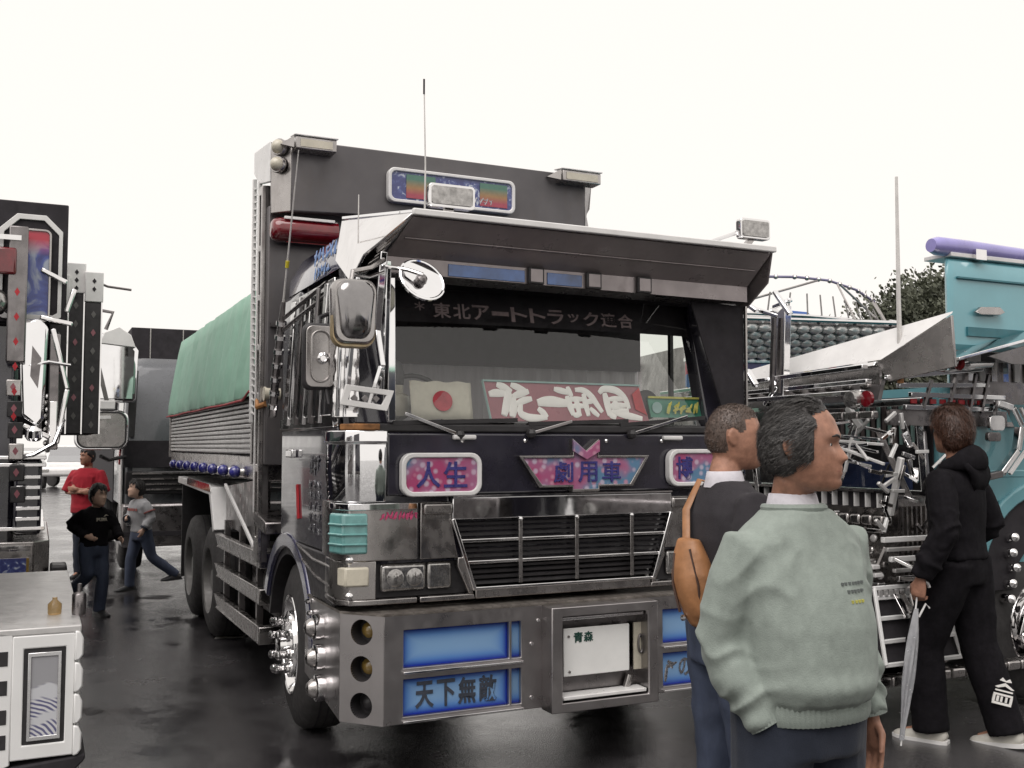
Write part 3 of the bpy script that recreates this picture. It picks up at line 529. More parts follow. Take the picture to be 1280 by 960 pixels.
P_(MB().prism(XZ(rr(.15,.315,.035), -.115, .193, 2.19), (0,.01,0)), 'mirror_back', 'steel', m2, bevel=.003); P_(MB().tube(XZ(rr(.095,.26,.045), -.115, .188, 2.19) + XZ(rr(.095,.26,.045)[:1], -.115, .188, 2.19), .006, 6), 'mirror_ridge', 'steel', m2)
P_(MB().lathe([(.03,0),(.03,.014),(.018,.02),(.014,.012),(0,.012)], (-.105,.193,2.18), (0,-1,0), 16), 'mirror_emblem', 'chrome', m2); P_(MB().tube([(-.08,.22,2.03),(-.07,.2,1.95),(-.02,.25,1.86)], .012, 8), 'mirror_arm', 'blackplastic', m2); P_(MB().tube([(-.12,.22,2.35),(-.1,.3,2.40),(.02,.42,2.46)], .012, 8), 'mirror_arm', 'blackplastic', m2)
ax = V(.15,-1,.55).normalized(); m3 = P_(MB().lathe([(.112,-.022),(.120,-.014),(.122,0),(.114,.004),(.108,.000),(.06,.006),(.0,.009)], (.245,-.33,2.535), ax, 32), 'mirror', 'mirrorchrome', ang=30)
P_(MB().tube([(.09,-.24,2.60),(.16,-.36,2.57),(.225,-.395,2.545)], .010, 8), 'mirror_arm', 'chrome', m3); P_(MB().lathe([(.03,0),(.025,.02),(.012,.03)], V(.225,-.365,2.525), ax, 12), 'mirror_clamp', 'darksteel', m3)
# roof and visor work lamps
def worklamp(c, w_, h_, arm, tilt=0):
    a = P_(MB().loft([[(c[0]+p[0]*s_, c[1]+d, c[2]+p[1]*s_) for p in rr(w_,h_,.02)] for d, s_ in ((.0,1),(.05,.98),(.09,.7))]), 'work_lamp', 'chrome', bevel=.004, ang=40)
    P_(MB().prism(XZ(rr(w_-.03,h_-.03,.012), c[0], c[1]-.008, c[2]), (0,.012,0)), 'lamp_lens', 'lens', a); P_(MB().beam((c[0],c[1]+.05,c[2]-h_*.45), arm, .05, .03), 'lamp_foot', 'steel', a); return a
worklamp((.53,.0,3.045), .26, .125, (.53,.12,2.90)); wl = worklamp((2.50,-.02,3.046), .22, .125, (2.43,.04,2.90))
P_(MB().tube([(2.39,.03,3.02),(2.28,.2,2.975),(2.15,.35,2.955)], .013, 8), 'lamp_arm', 'chrome', wl)
# antennas
an = P_(MB().tube([(.39,.04,2.87),(.385,.02,3.2),(.368,.0,3.645)], [.006,.004,.003], 6), 'antenna', 'whip'); P_(MB().cyl((.368,.0,3.57),(.368,.0,3.65),.005, n=6), 'antenna_tip', 'black', an)
P_(MB().tube([(.02,.0,2.56),(.021,.0,3.0)], [.005,.0025], 6), 'antenna', 'whip')
wh = P_(MB().tube([(-.06,1.62,1.92),(-.06,1.52,2.2),(-.06,1.40,2.47),(-.06,1.33,2.62)], [.028,.026,.022,.014], 10), 'antenna', 'darksteel'); P_(MB().tube([(-.06,1.33,2.62),(-.06,1.2,2.95),(-.06,.98,3.48)], [.008,.005,.003], 6), 'antenna_whip', 'whip', wh); P_(MB().cyl((-.06,1.25,2.82),(-.06,1.235,2.86),.012, n=8), 'antenna_bead', M('yellow bead', (.6,.5,.03), .4), wh)
for k in range(7): P_(MB().cyl((-.06,1.60-k*.035,1.97+k*.085),(-.06,1.59-k*.035,1.995+k*.085),.033,n=10), 'antenna_ring', 'chrome', wh)
for z in (2.45,2.52): P_(MB().tube([(-.05,1.38,z),(-.03,1.0,z+.05),(.02,.6,z+.12)], .012, 8), 'grab_rail', 'darksteel')
# ---- bumper
zb, zt = .34, .885
xs = [.17,.275,.86,.875,.93,1.055]; zs = [zb,.375,.56,.615,.805,zt]
bmp = P_(MB().grid_plate(xs, zs, [(1,1),(3,1),(1,3),(3,3)], 0.0, .03), 'bumper_front', 'plate', bevel=.004)
xr = [1.71,1.82,2.05,2.065,2.25,2.32]; P_(MB().grid_plate(xr, zs, [(1,1),(3,1),(1,3),(3,3)], 0.0, .03), 'bumper_front', 'plate', bevel=.004)
for a, b in ((.275,.86),(.875,.93),(1.82,2.05),(2.065,2.25)):
    for (z0, z1) in ((.375,.56),(.615,.805)):
        pn = P_(MB().box(a-.005,b+.005,.032,.05,z0-.004,z1+.004), 'light_panel', 'lightbox')
        if a == .275 and z0 < .5: chars('天下無敵', K['letterdark'], pn, (.575,.030,.468), .47, .135, FRONT, bold=.022, depth=.003, gap=.16, jit=3)
        if a == 1.82 and z0 < .5: chars('の', K['letterchrome'], pn, (1.985,.030,.468), .09, .10, FRONT, bold=.015, depth=.003, gap=.1); scribble('letterchrome', pn, (1.885,.030,.46), .09, .13, 1, FRONT, 5, .12)
for (z, a, b) in ((.595,.27,.935),(.352,.27,.935),(.595,1.815,2.26),(.352,1.815,2.26)): P_(MB().box(a,b,-.022,-.001,z-.006,z+.006), 'panel_ledge', 'chrome', bevel=.002)
def chamfer(x0, y0, x1, y1, name):
    d = V(x1-x0, y1-y0, 0); Lc = d.length; d.normalize(); nrm = V(d.y, -d.x, 0); m = MB(); cells = 3; pts = []
    n_ = 32; hz = (zt-zb)/3; r = .064
    for c in range(3):
        cz = zb + hz*(c+.5); circ = []; sq = []
        for k in range(n_):
            t = 2*math.pi*(k+.5)/n_; cx, cz_ = math.cos(t), math.sin(t); f = 1/max(abs(cx)/(Lc/2), abs(cz_)/(hz/2)); circ.append((Lc/2 + r*cx, cz + r*cz_)); sq.append((Lc/2 + cx*f, cz + cz_*f))
        for cn in ((0,cz-hz/2),(Lc,cz-hz/2),(Lc,cz+hz/2),(0,cz+hz/2)): k = min(range(n_), key=lambda q: (sq[q][0]-cn[0])**2 + (sq[q][1]-cn[1])**2); sq[k] = cn
        to3 = lambda p, o=0: V(x0,y0,0) + d*p[0] + V(0,0,p[1]) + nrm*o
        m.frame([to3(p) for p in sq], [to3(p) for p in circ], -nrm*.02)
        cup = MB(); cup.loft([[to3((Lc/2+r*s_*math.cos(2*math.pi*k/n_), cz+r*s_*math.sin(2*math.pi*k/n_)), o_) for k in range(n_)] for s_, o_ in ((1.0,-.004),(.97,-.09),(.5,-.092),(.0,-.093))], caps=False); cu_ = P_(cup, 'lamp_cup', 'blackplastic')
        lp = MB().lathe([(.045,0),(.04,.02),(.02,.035),(0,.04)], to3((Lc/2,cz), -.088), nrm, 16); P_(lp, 'marker_lens', 'amber' if c else 'blackplastic', cu_)
    return P_(m, name, 'plate', ang=20)
chamfer(0,.19,.17,0,'bumper_chamfer'); chamfer(2.32,0,2.49,.19,'bumper_chamfer')
for x in (0.0, 2.465):
    sp_ = P_(MB().prism([(x,.19,zb),(x,.93,.44),(x,.93,zt),(x,.19,zt)], (.025,0,0)), 'bumper_side', 'plate', bevel=.004)
    if x == 0:
        for y, z in ((.56,.755),(.53,.60),(.50,.445)):
            l_ = P_(MB().lathe([(.068,0),(.072,.02),(.07,.045),(.062,.05)], (0,y,z), (-1,0,0), 24), 'side_marker', 'chrome'); P_(MB().lathe([(.052,0),(.05,.02),(.03,.045),(.0,.052)], (-.045,y,z), (-1,0,0), 20), 'marker_dome', 'steel', l_)
dk = MB(); dk.prism([(x,y,zt-.006) for x, y in [(-.004,.95),(-.004,.188),(.168,-.004),(2.322,-.004),(2.494,.188),(2.494,.95),(2.2,.95),(2.2,.3),(.29,.3),(.29,.95)]], (0,0,.014)); P_(dk, 'bumper_deck', 'checker')
ph = P_(MB().frame(XZ([(-.33,-.275),(.33,-.275),(.33,.275),(-.33,.275)], 1.382,-.12,.605), XZ([(-.265,-.225),(.265,-.225),(.265,.225),(-.265,.225)], 1.382,-.12,.605), (0,.13,0)), 'plate_holder', 'plate', bevel=.006)
P_(MB().box(1.10,1.66,.0,.02,.37,.84), 'holder_back', 'darksteel', ph); P_(MB().beam((1.125,-.06,.400),(1.64,-.06,.400),.10,.02), 'holder_shelf', 'white', ph, bevel=.004); P_(MB().beam((1.125,-.06,.812),(1.64,-.06,.812),.05,.018), 'holder_shelf', 'chrome', ph, bevel=.004)
npl = P_(MB().box(1.155,1.565,-.055,-.045,.50,.755), 'number_plate', 'plateplate', bevel=.004); chars('青森', K['darkink'], npl, (1.275,-.0565,.705), .125, .055, FRONT, bold=.02, depth=.002, gap=.1)
for x, z in ((1.185,.712),(1.19,.525)): P_(MB().lathe([(.008,0),(.006,.006)], (x,-.055,z), (0,-1,0), 8), 'plate_bolt', 'steel', npl)
P_(MB().box(1.60,1.66,-.045,-.035,.50,.755), 'spare_plate', 'lensdull', ph); P_(MB().tube([(1.638+.014*math.cos(t), -.052, .64+.05*math.sin(t)) for t in [2*math.pi*k/12 for k in range(13)]], .006, 6), 'plate_ring', 'darksteel', ph); P_(MB().cyl((1.55,-.03,.385),(1.58,-.03,.47),.02), 'holder_lamp', 'steel', ph)
for x, z in ((.99,.40),(.99,.68),(1.03,.80)): P_(MB().lathe([(.012,0),(.010,.008),(.0,.01)], (x,0,z), (0,-1,0), 10), 'bumper_bolt', 'chrome')
P_(MB().box(.25,2.25,.1,.35,.5,.86), 'bumper_beam', 'blackplastic')
# ---- wheels
def wheel(kind):
    w_ = empty('wheel'); prof = [(.30,-.02),(.40,-.015),(.48,.015),(.508,.05),(.51,.12),(.51,.18),(.508,.24),(.48,.285),(.40,.29),(.30,.29)]
    MB().lathe([(r, h-.0) for r, h in prof], (0,0,0), (1,0,0), 40, caps=False).build('tyre', K['rubber'], w_, ang=50)
    for k in range(3): MB().lathe([(.5115,.09+k*.05),(.5115,.10+k*.05)], (0,0,0), (1,0,0), 40, caps=False).build('tread_groove', K['black'], w_)
    if kind == 'front':
        MB().lathe([(.305,-.012),(.30,-.025),(.285,-.02),(.27,.03),(.20,.045),(.21,.0),(.20,-.03),(.12,-.045),(.09,-.05),(.085,-.09),(.05,-.105),(0,-.107)], (0,0,0), (1,0,0), 36, caps=False).build('rim', K['chrome'], w_, ang=40)
        for k in range(8):
            a = 2*math.pi*(k+.3)/8; MB().lathe([(.030,0),(.030,.03),(.022,.036),(.022,.06),(.027,.07),(.026,.088),(.015,.10),(0,.104)], (-.03,.155*math.cos(a),.155*math.sin(a)), (-1,0,0), 10).build('lug_nut', K['chrome'], w_)
        for k in range(5):
            a = 2*math.pi*(k+.5)/5; MB().lathe([(.035,0),(.03,.004),(0,.005)], (.036,.235*math.cos(a),.235*math.sin(a)), (-1,0,0), 14).build('rim_hole', K['black'], w_)
    else:
        MB().lathe([(.305,-.012),(.30,-.02),(.285,-.01),(.27,.06),(.24,.14),(.16,.15),(.15,.10),(.10,.09),(.09,.02),(0,.015)], (0,0,0), (1,0,0), 32, caps=False).build('rim', K['rimgrey'], w_, ang=40)
        for k in range(8):
            a = 2*math.pi*k/8; MB().lathe([(.016,0),(.016,.03),(0,.034)], (.148,.195*math.cos(a),.195*math.sin(a)), (-1,0,0), 8).build('lug_nut', K['steel'], w_)
    return w_
wf = wheel('front'); wf.parent = TR; wf.location = (.05,1.43,.51); wf.rotation_euler = (0,0,R(-4))
w2 = dup(wf, TR, (2.44,1.43,.51), (0,0,R(176)))
wr_ = wheel('rear'); wr_.parent = TR; wr_.location = (.05,4.755,.51)
for x, y, a in ((.05,6.01,0),(2.44,4.755,180),(2.44,6.01,180),(.37,4.755,0),(.37,6.01,0)): dup(wr_, TR, (x,y,.51), (0,0,R(a)))
# front wheel arch
def arch(x0, x1, yc, zc, r0, r1, a0, a1, n_=18):
    m = MB(); rings = []
    for k in range(n_+1):
        a = R(a0 + (a1-a0)*k/n_); c_, s_ = math.cos(a), math.sin(a); rings.append([(x0, yc + r0*c_, zc + r0*s_), (x0, yc + r1*c_, zc + r1*s_), (x1, yc + r1*c_, zc + r1*s_), (x1, yc + r0*c_, zc + r0*s_)])
    return m.loft(rings)
P_(arch(-.005,.36,1.43,.50,.60,.70,22,178), 'wheel_arch', 'roofpaint', bevel=.015)
P_(arch(.02,.34,1.43,.50,.56,.599,12,178), 'arch_liner', 'blackplastic')
P_(MB().prism([(-.012,.28,1.155),(-.012,.92,1.155),(-.012,1.18,1.16),(-.012,.92,1.06),(-.012,.75,.90),(-.012,.28,.90)], (.05,0,0)), 'fender_panel', 'blackplastic', bevel=.01)
for k, (a, b) in enumerate((((-.016,1.05,1.15),(-.016,.33,1.10)),((-.016,.95,1.08),(-.016,.33,1.0)))): P_(MB().tube([a, ((a[0]),(a[1]+b[1])/2,(a[2]+b[2])/2-.02), b], .008, 6), 'fender_line', 'steel')
P_(MB().prism([(-.03,1.95,1.14),(-.03,2.32,1.18),(-.03,2.32,1.28),(-.03,1.95,1.22)], (.35,0,0)), 'side_step', 'darksteel', bevel=.01)
P_(MB().lathe([(.016,0),(.016,.02),(0,.03)], (-.005,.80,.86), (-1,0,0), 10), 'cap_nut', 'chrome'); P_(MB().lathe([(.016,0),(.016,.02),(0,.03)], (-.005,.76,.80), (-1,0,0), 10), 'cap_nut', 'chrome')
# ---- side guard rails
for z0, z1 in ((.88,.99),(.63,.74),(.36,.48)): P_(MB().prism([(.0,2.33,z0),(.0,4.15,z0-.01),(.03,4.2,z0-.01),(.03,4.2,z1-.01),(.0,4.15,z1-.01),(.0,2.33,z1)], (.05,0,0)), 'guard_rail', 'steel', bevel=.008); P_(MB().box(.0,.25,2.25,2.329,z0,z1), 'guard_end', 'steel', bevel=.006)
for y in (2.6,3.3,4.0): P_(MB().box(.055,.10,y,y+.05,.36,1.1), 'guard_post', 'darksteel')
P_(MB().box(.2,.9,2.45,3.6,.45,.95), 'fuel_tank', 'darksteel', bevel=.06)
P_(MB().cyl((.5,3.7,.62),(.5,4.1,.62),.16), 'air_tank', 'darksteel')
# rear fender
P_(MB().prism([(.0,4.25,1.0),(.0,4.50,1.36),(.0,6.75,1.40),(.0,6.75,1.33),(.0,4.56,1.29),(.0,4.32,.97)], (.36,0,0)), 'rear_fender', 'white', bevel=.008)
P_(MB().prism([(-.005,4.45,1.32),(-.005,4.52,1.385),(-.005,6.0,1.41),(-.005,6.0,1.34)], (.004,0,0)), 'fender_chrome', 'chrome')
P_(MB().box(.06,.4,6.85,6.87,.3,1.3), 'mud_flap', 'blackplastic')
P_(MB().prism([(.1,2.5,1.0),(.1,4.25,1.05),(.1,4.25,1.38),(.1,2.5,1.5)], (.02,0,0)), 'skirt_panel', 'darksteel')
P_(MB().beam((.05,2.7,.98),(.05,4.0,1.40),.02,.025), 'stay_rod', 'white')
# ---- dump body
P_(MB().box(.03,2.46,2.35,7.68,1.48,1.66), 'bed_frame', 'steel', bevel=.01)
db = P_(MB().box(.06,2.43,2.40,7.66,1.66,2.16), 'bed_body', 'darksteel', bevel=.01)
for k in range(11):
    z = 1.675 + k*.0385; P_(MB().box(.015,.055,2.66,7.60,z,z+.027), 'side_slat', 'alu', bevel=.006)
    P_(MB().box(2.435,2.475,2.66,7.60,z,z+.027), 'side_slat', 'chrome')
for k in range(2): P_(MB().box(.0,.06,2.60+k*5.0,2.66+k*5.0,1.60,2.15), 'body_post', 'steel', bevel=.005)
P_(MB().box(.05,2.44,7.66,7.72,1.5,2.3), 'tail_gate', 'darksteel', bevel=.01)
for k in range(8):
    y = 3.15 + k*.55; b_ = P_(MB().ball((-.02,y,1.53),.048,14), 'ball_lamp', 'ballblue'); P_(MB().cyl((.03,y,1.53),(-.01,y,1.53),.03,n=12), 'lamp_socket', 'chrome', b_)
# front board over the cab
P_(MB().prism([(.11,1.92,3.33),(2.40,1.92,3.43),(2.40,1.92,3.83),(.11,1.92,3.83)], (0,.10,0)), 'head_board', 'greyboard', bevel=.008)
P_(MB().prism([(.11,1.92,3.33),(.0,2.05,3.33),(-.005,2.05,3.83),(.11,1.92,3.83)], (.01,.06,0)), 'board_chamfer', 'steel', bevel=.005)
P_(MB().prism([(2.40,1.92,3.43),(2.49,2.02,3.45),(2.47,2.02,3.55),(2.50,2.02,3.6),(2.52,2.02,3.83),(2.40,1.92,3.83)], (0,.06,0)), 'board_chamfer', 'darksteel', bevel=.005)
P_(MB().prism([(-.01,2.05,3.55),(-.01,2.42,3.62),(-.01,2.62,3.74),(-.01,2.62,3.90),(-.01,2.05,3.835)], (.03,0,0)), 'board_side', 'white', bevel=.005)
P_(MB().box(.02,2.47,2.02,2.42,3.78,3.82), 'board_top', 'steel'); 
for (z, y, x) in ((3.775,1.975,.045),(3.655,1.98,.04)): l_ = P_(MB().lathe([(.058,0),(.06,.02),(.055,.03)], (x,y,z), (-.75,-.66,0), 20), 'corner_lamp', 'steel'); P_(MB().lathe([(.05,0),(.046,.02),(.025,.042),(0,.048)], V(x,y,z)+V(-.75,-.66,0)*.026, (-.75,-.66,0), 18), 'lamp_dome', 'lensdull', l_)
for x0, x1, z in ((.10,.40,3.79),(2.13,2.48,3.795)):
    l_ = P_(MB().prism([(x0,1.78,z+.03),(x1,1.78,z+.03),(x1,1.92,z+.05),(x0,1.92,z+.05),], (0,0,.012)), 'board_lamp', 'white', bevel=.004); P_(MB().prism([(x0+.01,1.79,z-.055),(x1-.01,1.79,z-.055),(x1-.01,1.79,z+.028),(x0+.01,1.79,z+.028)], (0,.13,0)), 'lamp_box', 'steel', l_, bevel=.006); P_(MB().prism([(x0+.04,1.784,z-.042),(x1-.04,1.784,z-.042),(x1-.04,1.784,z+.01),(x0+.04,1.784,z+.01)], (0,.008,0)), 'lamp_glass', 'lensdull', l_)
    P_(MB().prism([(x0-.07,1.90,z-.01),(x0-.001,1.80,z+.03),(x0-.001,1.80,z-.05)], (0,.03,0)), 'lamp_fin', 'steel', l_)
sg = P_(MB().frame(XZ(rr(.99,.25,.05), 1.28,1.86,3.58), XZ(rr(.94,.20,.035), 1.28,1.86,3.58), (0,.06,0)), 'board_sign', 'white', bevel=.006); sg.rotation_euler = (0,0,0)
P_(MB().prism(XZ(rr(.945,.205,.035), 1.28,1.875,3.58), (0,.03,0)), 'sign_face', 'seablue', sg)
for x in (1.03,1.60): P_(MB().box(x-.11,x+.11,1.868,1.874,3.495,3.665), 'rainbow_patch', 'rainbow', sg)
scribble('letterchrome', sg, (1.52,1.866,3.53), .16, .05, 4, FRONT, 9, .08)
P_(MB().box(.0,2.49,2.12,2.40,1.60,3.40), 'front_wall', 'greyboard', bevel=.01); P_(MB().box(.02,.5,2.09,2.119,2.55,2.58), 'wall_seam', 'darksteel')
rl = P_(MB().loft([[(x, 2.02 + .10*s_*math.cos(t), 3.215 + .085*s_*math.sin(t)) for t in [2*math.pi*k/16 for k in range(16)]] for x, s_ in ((-.005,.55),(.01,.85),(.05,1.0),(.45,1.0))]), 'red_lamp', 'red', ang=60); P_(MB().box(.07,.42,1.925,1.945,3.275,3.295), 'lamp_strip', 'white', rl, bevel=.003)
P_(MB().box(.10,.42,1.995,2.005,3.13,3.16), 'lamp_glow_bar', 'brightred', rl)
# post and ladders at the corner
P_(MB().grid_plate([2.20,2.235,2.30,2.335], [.93,1.10,1.55,1.60,2.05,2.10,2.40,2.44,2.75,2.79,3.1,3.14,3.5,3.56], [(1,1),(1,3),(1,5),(1,7),(1,9),(1,11)], -.03, .0).xf(Matrix(((0,1,0,0),(1,0,0,0),(0,0,1,0),(0,0,0,1)))), 'corner_post', 'steel', bevel=.004)
P_(MB().box(.0,.04,2.20,2.335,.93,3.56), 'post_back', 'darksteel')
lad = P_(MB().box(-.02,.01,2.40,2.43,1.26,3.64), 'ladder_rail', 'white', bevel=.003); P_(MB().box(-.02,.01,2.60,2.62,1.9,3.70), 'ladder_rail', 'white', bevel=.003)
for k in range(34): z = 1.95 + k*.05; P_(MB().beam((-.005,2.43,z),(-.005,2.60,z+.025),.010,.010), 'ladder_rung', 'white')
P_(MB().cyl((-.01,2.15,2.09),(.1,2.15,2.09),.05,n=14), 'body_hook', 'lensdull'); P_(MB().tube([(-.02,2.3,2.05),(-.04,2.2,2.0),(0,2.12,2.02)], .02, 8), 'hook_arm', 'rust')
# things laid on the dashboard / hung behind the glass
fl = MB(); fl.loft([[(.368 + .352*i/14, .158 + .006*math.sin(i*.9) + (z-1.87)*.22, z + .004*math.sin(i*1.3)) for i in range(15)] for z in (1.872,1.93,2.0,2.078)], caps=False, closed=False)
def world_thing(o, label, cat): o.parent = None; o.matrix_world = TR_M; return tag(o, label, cat)
TR_M = Matrix.Translation((-.794,5.078,0)) @ Matrix.Rotation(R(25.05),4,'Z')
flo = fl.build('paper_flag', K['flagwhite']); flo.modifiers.new('t','SOLIDIFY').thickness = .003; world_thing(flo, 'white paper flag with red disc propped behind the windscreen', 'flag')
P_(MB().lathe([(.056,0),(.056,.004)], (.545,.171,1.972), (0,-1,.2), 32), 'red_disc', 'flagred', flo)
nb = MB().prism([(.825,.158,1.868),(1.845,.158,1.868),(1.80,.208,2.085),(.795,.208,2.09)], (0,.014,0)).build('name_board', K['maroon']); world_thing(nb, 'long maroon name board with bold white brush characters behind windscreen', 'sign')
P_(MB().beam((.79,.207,2.092),(1.805,.207,2.088),.016,.010), 'board_edge', 'paleteal', nb); P_(MB().beam((.792,.205,2.09),(.823,.156,1.87),.008,.010), 'board_edge', 'paleteal', nb)
def brush(px, strokes):
    m = MB()
    for wd, pts in strokes:
        Q = []; 
        for x, y in pts: u = (x-70)/1040; v = 1-(y-45)/285; b0 = V(.825,.158,1.868).lerp(V(1.845,.158,1.868), u); t0 = V(.795,.208,2.09).lerp(V(1.80,.208,2.085), u); Q.append(b0.lerp(t0, v) + V(0,-.006,0))
        E_ = [Q[0]*2-Q[1]] + Q + [Q[-1]*2-Q[-2]]; S_ = []
        for k in range(1, len(E_)-2):
            for t in (0,.25,.5,.75):
                a, b, c, d = E_[k-1:k+3]; S_.append((b*2 + (c-a)*t + (a*2-b*5+c*4-d)*t*t + (b*3-a-c*3+d)*t*t*t)*.5)
        Q = S_ + [Q[-1]]; n = len(Q); rad = [wd*.00047*(.62 + .5*math.sin(math.pi*(k+.7)/(n+.4))) for k in range(n)]; v0 = len(m.v); m.tube(Q, rad, 10)
        for q in range(v0, len(m.v)): v = Vector(m.v[q]); yb = .158 + (v.z-1.868)*.228 - .003; m.v[q] = (v.x, yb + (v.y-yb)*.15, v.z)
    return m.build('character', K['letterwhite'], nb)
brush(0, [(44,[(90,140),(140,130),(190,135)]),(40,[(150,68),(190,85),(235,120)]),(38,[(240,65),(280,85),(330,112)]),(52,[(215,110),(200,180),(155,290)]),(40,[(235,155),(290,130),(345,112)]),(38,[(250,205),(300,180),(355,165)]),(50,[(235,160),(225,230),(205,300)]),(42,[(275,210),(262,270),(300,300),(360,305),(425,300)]),(36,[(380,235),(405,265),(425,300)])])
brush(1, [(60,[(385,195),(430,185),(480,182),(530,188),(585,195)])])
brush(2, [(36,[(515,88),(560,100),(620,115)]),(34,[(610,70),(612,100),(622,140)]),(38,[(655,90),(710,92),(750,130),(775,190),(800,255)]),(40,[(590,140),(592,200),(600,280)]),(34,[(645,145),(645,200),(640,285)]),(36,[(705,120),(702,190),(700,285)]),(30,[(590,165),(640,160),(700,160)]),(30,[(600,215),(650,210),(700,212)]),(30,[(700,180),(735,175),(765,170)]),(30,[(725,225),(745,255),(770,285)]),(30,[(600,275),(620,280),(655,270)])])
brush(3, [(42,[(815,108),(850,78),(900,76),(950,95),(985,150),(992,225)]),(44,[(852,110),(850,190),(845,280)]),(32,[(870,155),(920,150),(975,152)]),(34,[(870,205),(925,200),(980,200)]),(36,[(860,255),(920,248),(985,240)]),(40,[(895,262),(950,275),(1000,285),(1065,300)]),(34,[(845,265),(860,280),(885,295)]),(60,[(890,180),(900,205),(900,240)])])
P_(MB().prism([(1.74,.185,2.035),(1.80,.205,2.075),(1.818,.176,1.95),(1.835,.166,1.91),(1.755,.172,1.945)], (0,-.004,0)), 'red_patch', 'brightred', nb)
gb = MB().prism([(1.86,.165,1.90),(2.24,.19,1.90),(2.23,.215,2.02),(1.85,.19,2.02)], (0,.01,0)).build('green_board', K['greenboard']); world_thing(gb, 'small green board with yellow lettering at windscreen corner', 'sign')
GR = Matrix.Rotation(R(4),4,'Z') @ FRONT
scribble('yellowprint', gb, (2.09,.172,1.958), .25, .075, 5, GR, 12, .16); P_(MB().beam((1.852,.183,2.02),(2.23,.208,2.02),.008,.012), 'board_edge', 'yellowprint', gb); P_(MB().lathe([(.034,0),(.034,.004)], (1.905,.172,1.958), (0,-1,0), 16), 'board_emblem', 'paleteal', gb)
fan = MB().lathe([(.085,0),(.09,.03),(.06,.05),(0,.055)], (1.86,.25,1.975), (0,-1,0), 20).build('dash_fan', K['blackplastic']); world_thing(fan, 'round black fan standing beside the maroon name board', 'fan')
vs_ = MB().lathe([(.03,0),(.085,.03),(.10,.09),(.085,.14),(.05,.16),(.05,.20),(.055,.26),(.035,.32),(0,.34)], (.335,.36,1.862), (0,0,1), 16).build('dash_ornament', K['lensdull']); world_thing(vs_, 'pale rounded ornament at the left end of dashboard', 'ornament'); P_(MB().lathe([(.052,.2),(.058,.26),(.037,.325),(0,.345)], (.335,.36,1.862), (0,0,1), 16), 'ornament_top', 'blackplastic', vs_)
# green tarpaulin over the load
tp = MB(); rows = []; ny = 60
for j in range(ny+1):
    y = 2.62 + (7.74-2.62)*j/ny; wv = .012*math.sin(j*1.7) + .008*math.sin(j*.63+1); sec = []
    zz_ = 2.07 + .003*math.sin(j*.35) + (.06 - .02*j if j < 3 else 0)
    for (x, z) in [(-.012,zz_),(-.016,2.10),(-.01,2.2),(.02,2.4),(.055,2.62),(.09,2.82),(.115,2.955),(.16,2.99),(.34,3.0),(.8,3.03),(1.245,3.08),(1.69,3.03),(2.15,3.0),(2.33,2.96),(2.39,2.82),(2.43,2.62),(2.47,2.4),(2.5,2.2),(2.505,2.1),(2.5,2.06)]: 
        k = 1 if .05 < (z-2.05) < .8 else .4; sec.append((x + wv*k*(1 if x < 1.2 else -1), y, z + (.004*math.sin(j*.9 + x*3) if z > 2.2 else 0)))
    rows.append(sec)
tp.loft(rows, caps=False, closed=False); tpo = tp.build('tarpaulin', K['canvas'], ang=60); tpo.modifiers.new('t','SOLIDIFY').thickness = .006; world_thing(tpo, 'pale green tarpaulin stretched over the dump truck bed', 'tarpaulin')
P_(MB().tube([(-.022, r_[0][1], r_[0][2]) for r_ in rows], .009, 6), 'hem_cord', 'canvasdark', tpo)
P_(MB().loft([[p for p in rows[0]]] + [[(x, 2.63, 2.07) for x, y, z in rows[0]]], caps=False, closed=False), 'end_flap', 'canvas', tpo); P_(MB().loft([[p for p in rows[-1]]] + [[(x, 7.73, 2.07) for x, y, z in rows[-1]]], caps=False, closed=False), 'end_flap', 'canvas', tpo)
# ---------------------------------------------------------------- teal show truck on the right (local: faces -y, near side is x = 2.49)
TB = empty('show_truck', (1.33, 8.64, 0), R(-64.5), 'teal show truck with sprawling chrome visor, bars and bumper on the right', 'truck')
def B_(mb, name, mat, parent=None, **k): return mb.build(name, K[mat] if isinstance(mat, str) else mat, parent or TB, **k)
K['tealpaint'] = M('teal cab paint', (.15,.37,.42), .35, .0, .06, 3, .06, coat=.8); K['tealdark'] = M('dark teal trim', (.035,.16,.19), .4)
K['purple'] = M('purple tube', (.30,.27,.58), .3, 0, .15, 5, .06, coat=.6)
cabB = B_(MB().loft([cab_ring(.95,.06,2.44,.50,2.5,.10), cab_ring(1.55,.05,2.45,.48,2.5,.12), cab_ring(2.12,.05,2.45,.50,2.5,.12)]), 'cab_shell', 'tealpaint', ang=50)
def sl_ring(z, e):
    P4 = [(2.45-e,.50+e*1.2),(2.45-e,5.2),(.30,5.2),(.30,3.30)]; out = []
    for i in range(4):
        a, b_, c = [Vector(P4[(i+q) % 4]) for q in (-1,0,1)]; r_ = .10
        p, q = b_ + (a-b_).normalized()*r_, b_ + (c-b_).normalized()*r_
        for t in (0,.25,.5,.75,1): m_ = p.lerp(b_, t).lerp(b_.lerp(q, t), t); out.append((m_.x, m_.y, z))
    return out
B_(MB().loft([sl_ring(2.13,0), sl_ring(2.84,.005), sl_ring(2.96,.03), sl_ring(3.02,.10), sl_ring(3.03,.2)]), 'sleeper_box', 'tealpaint', ang=50)
for z0, z1, y0, y1 in ((2.36,2.40,.49,2.4),(2.46,2.52,.7,2.4),(2.84,2.852,.62,2.4)): B_(MB().box(2.442,2.462,y0,y1,z0,z1), 'cab_seam', 'tealdark')
B_(MB().prism([(2.46,.75,2.62),(2.46,.80,2.655),(2.46,.98,2.665),(2.46,1.03,2.63),(2.46,.98,2.61),(2.46,.80,2.605)], (.03,0,0)), 'grab_handle', 'steel', bevel=.006)
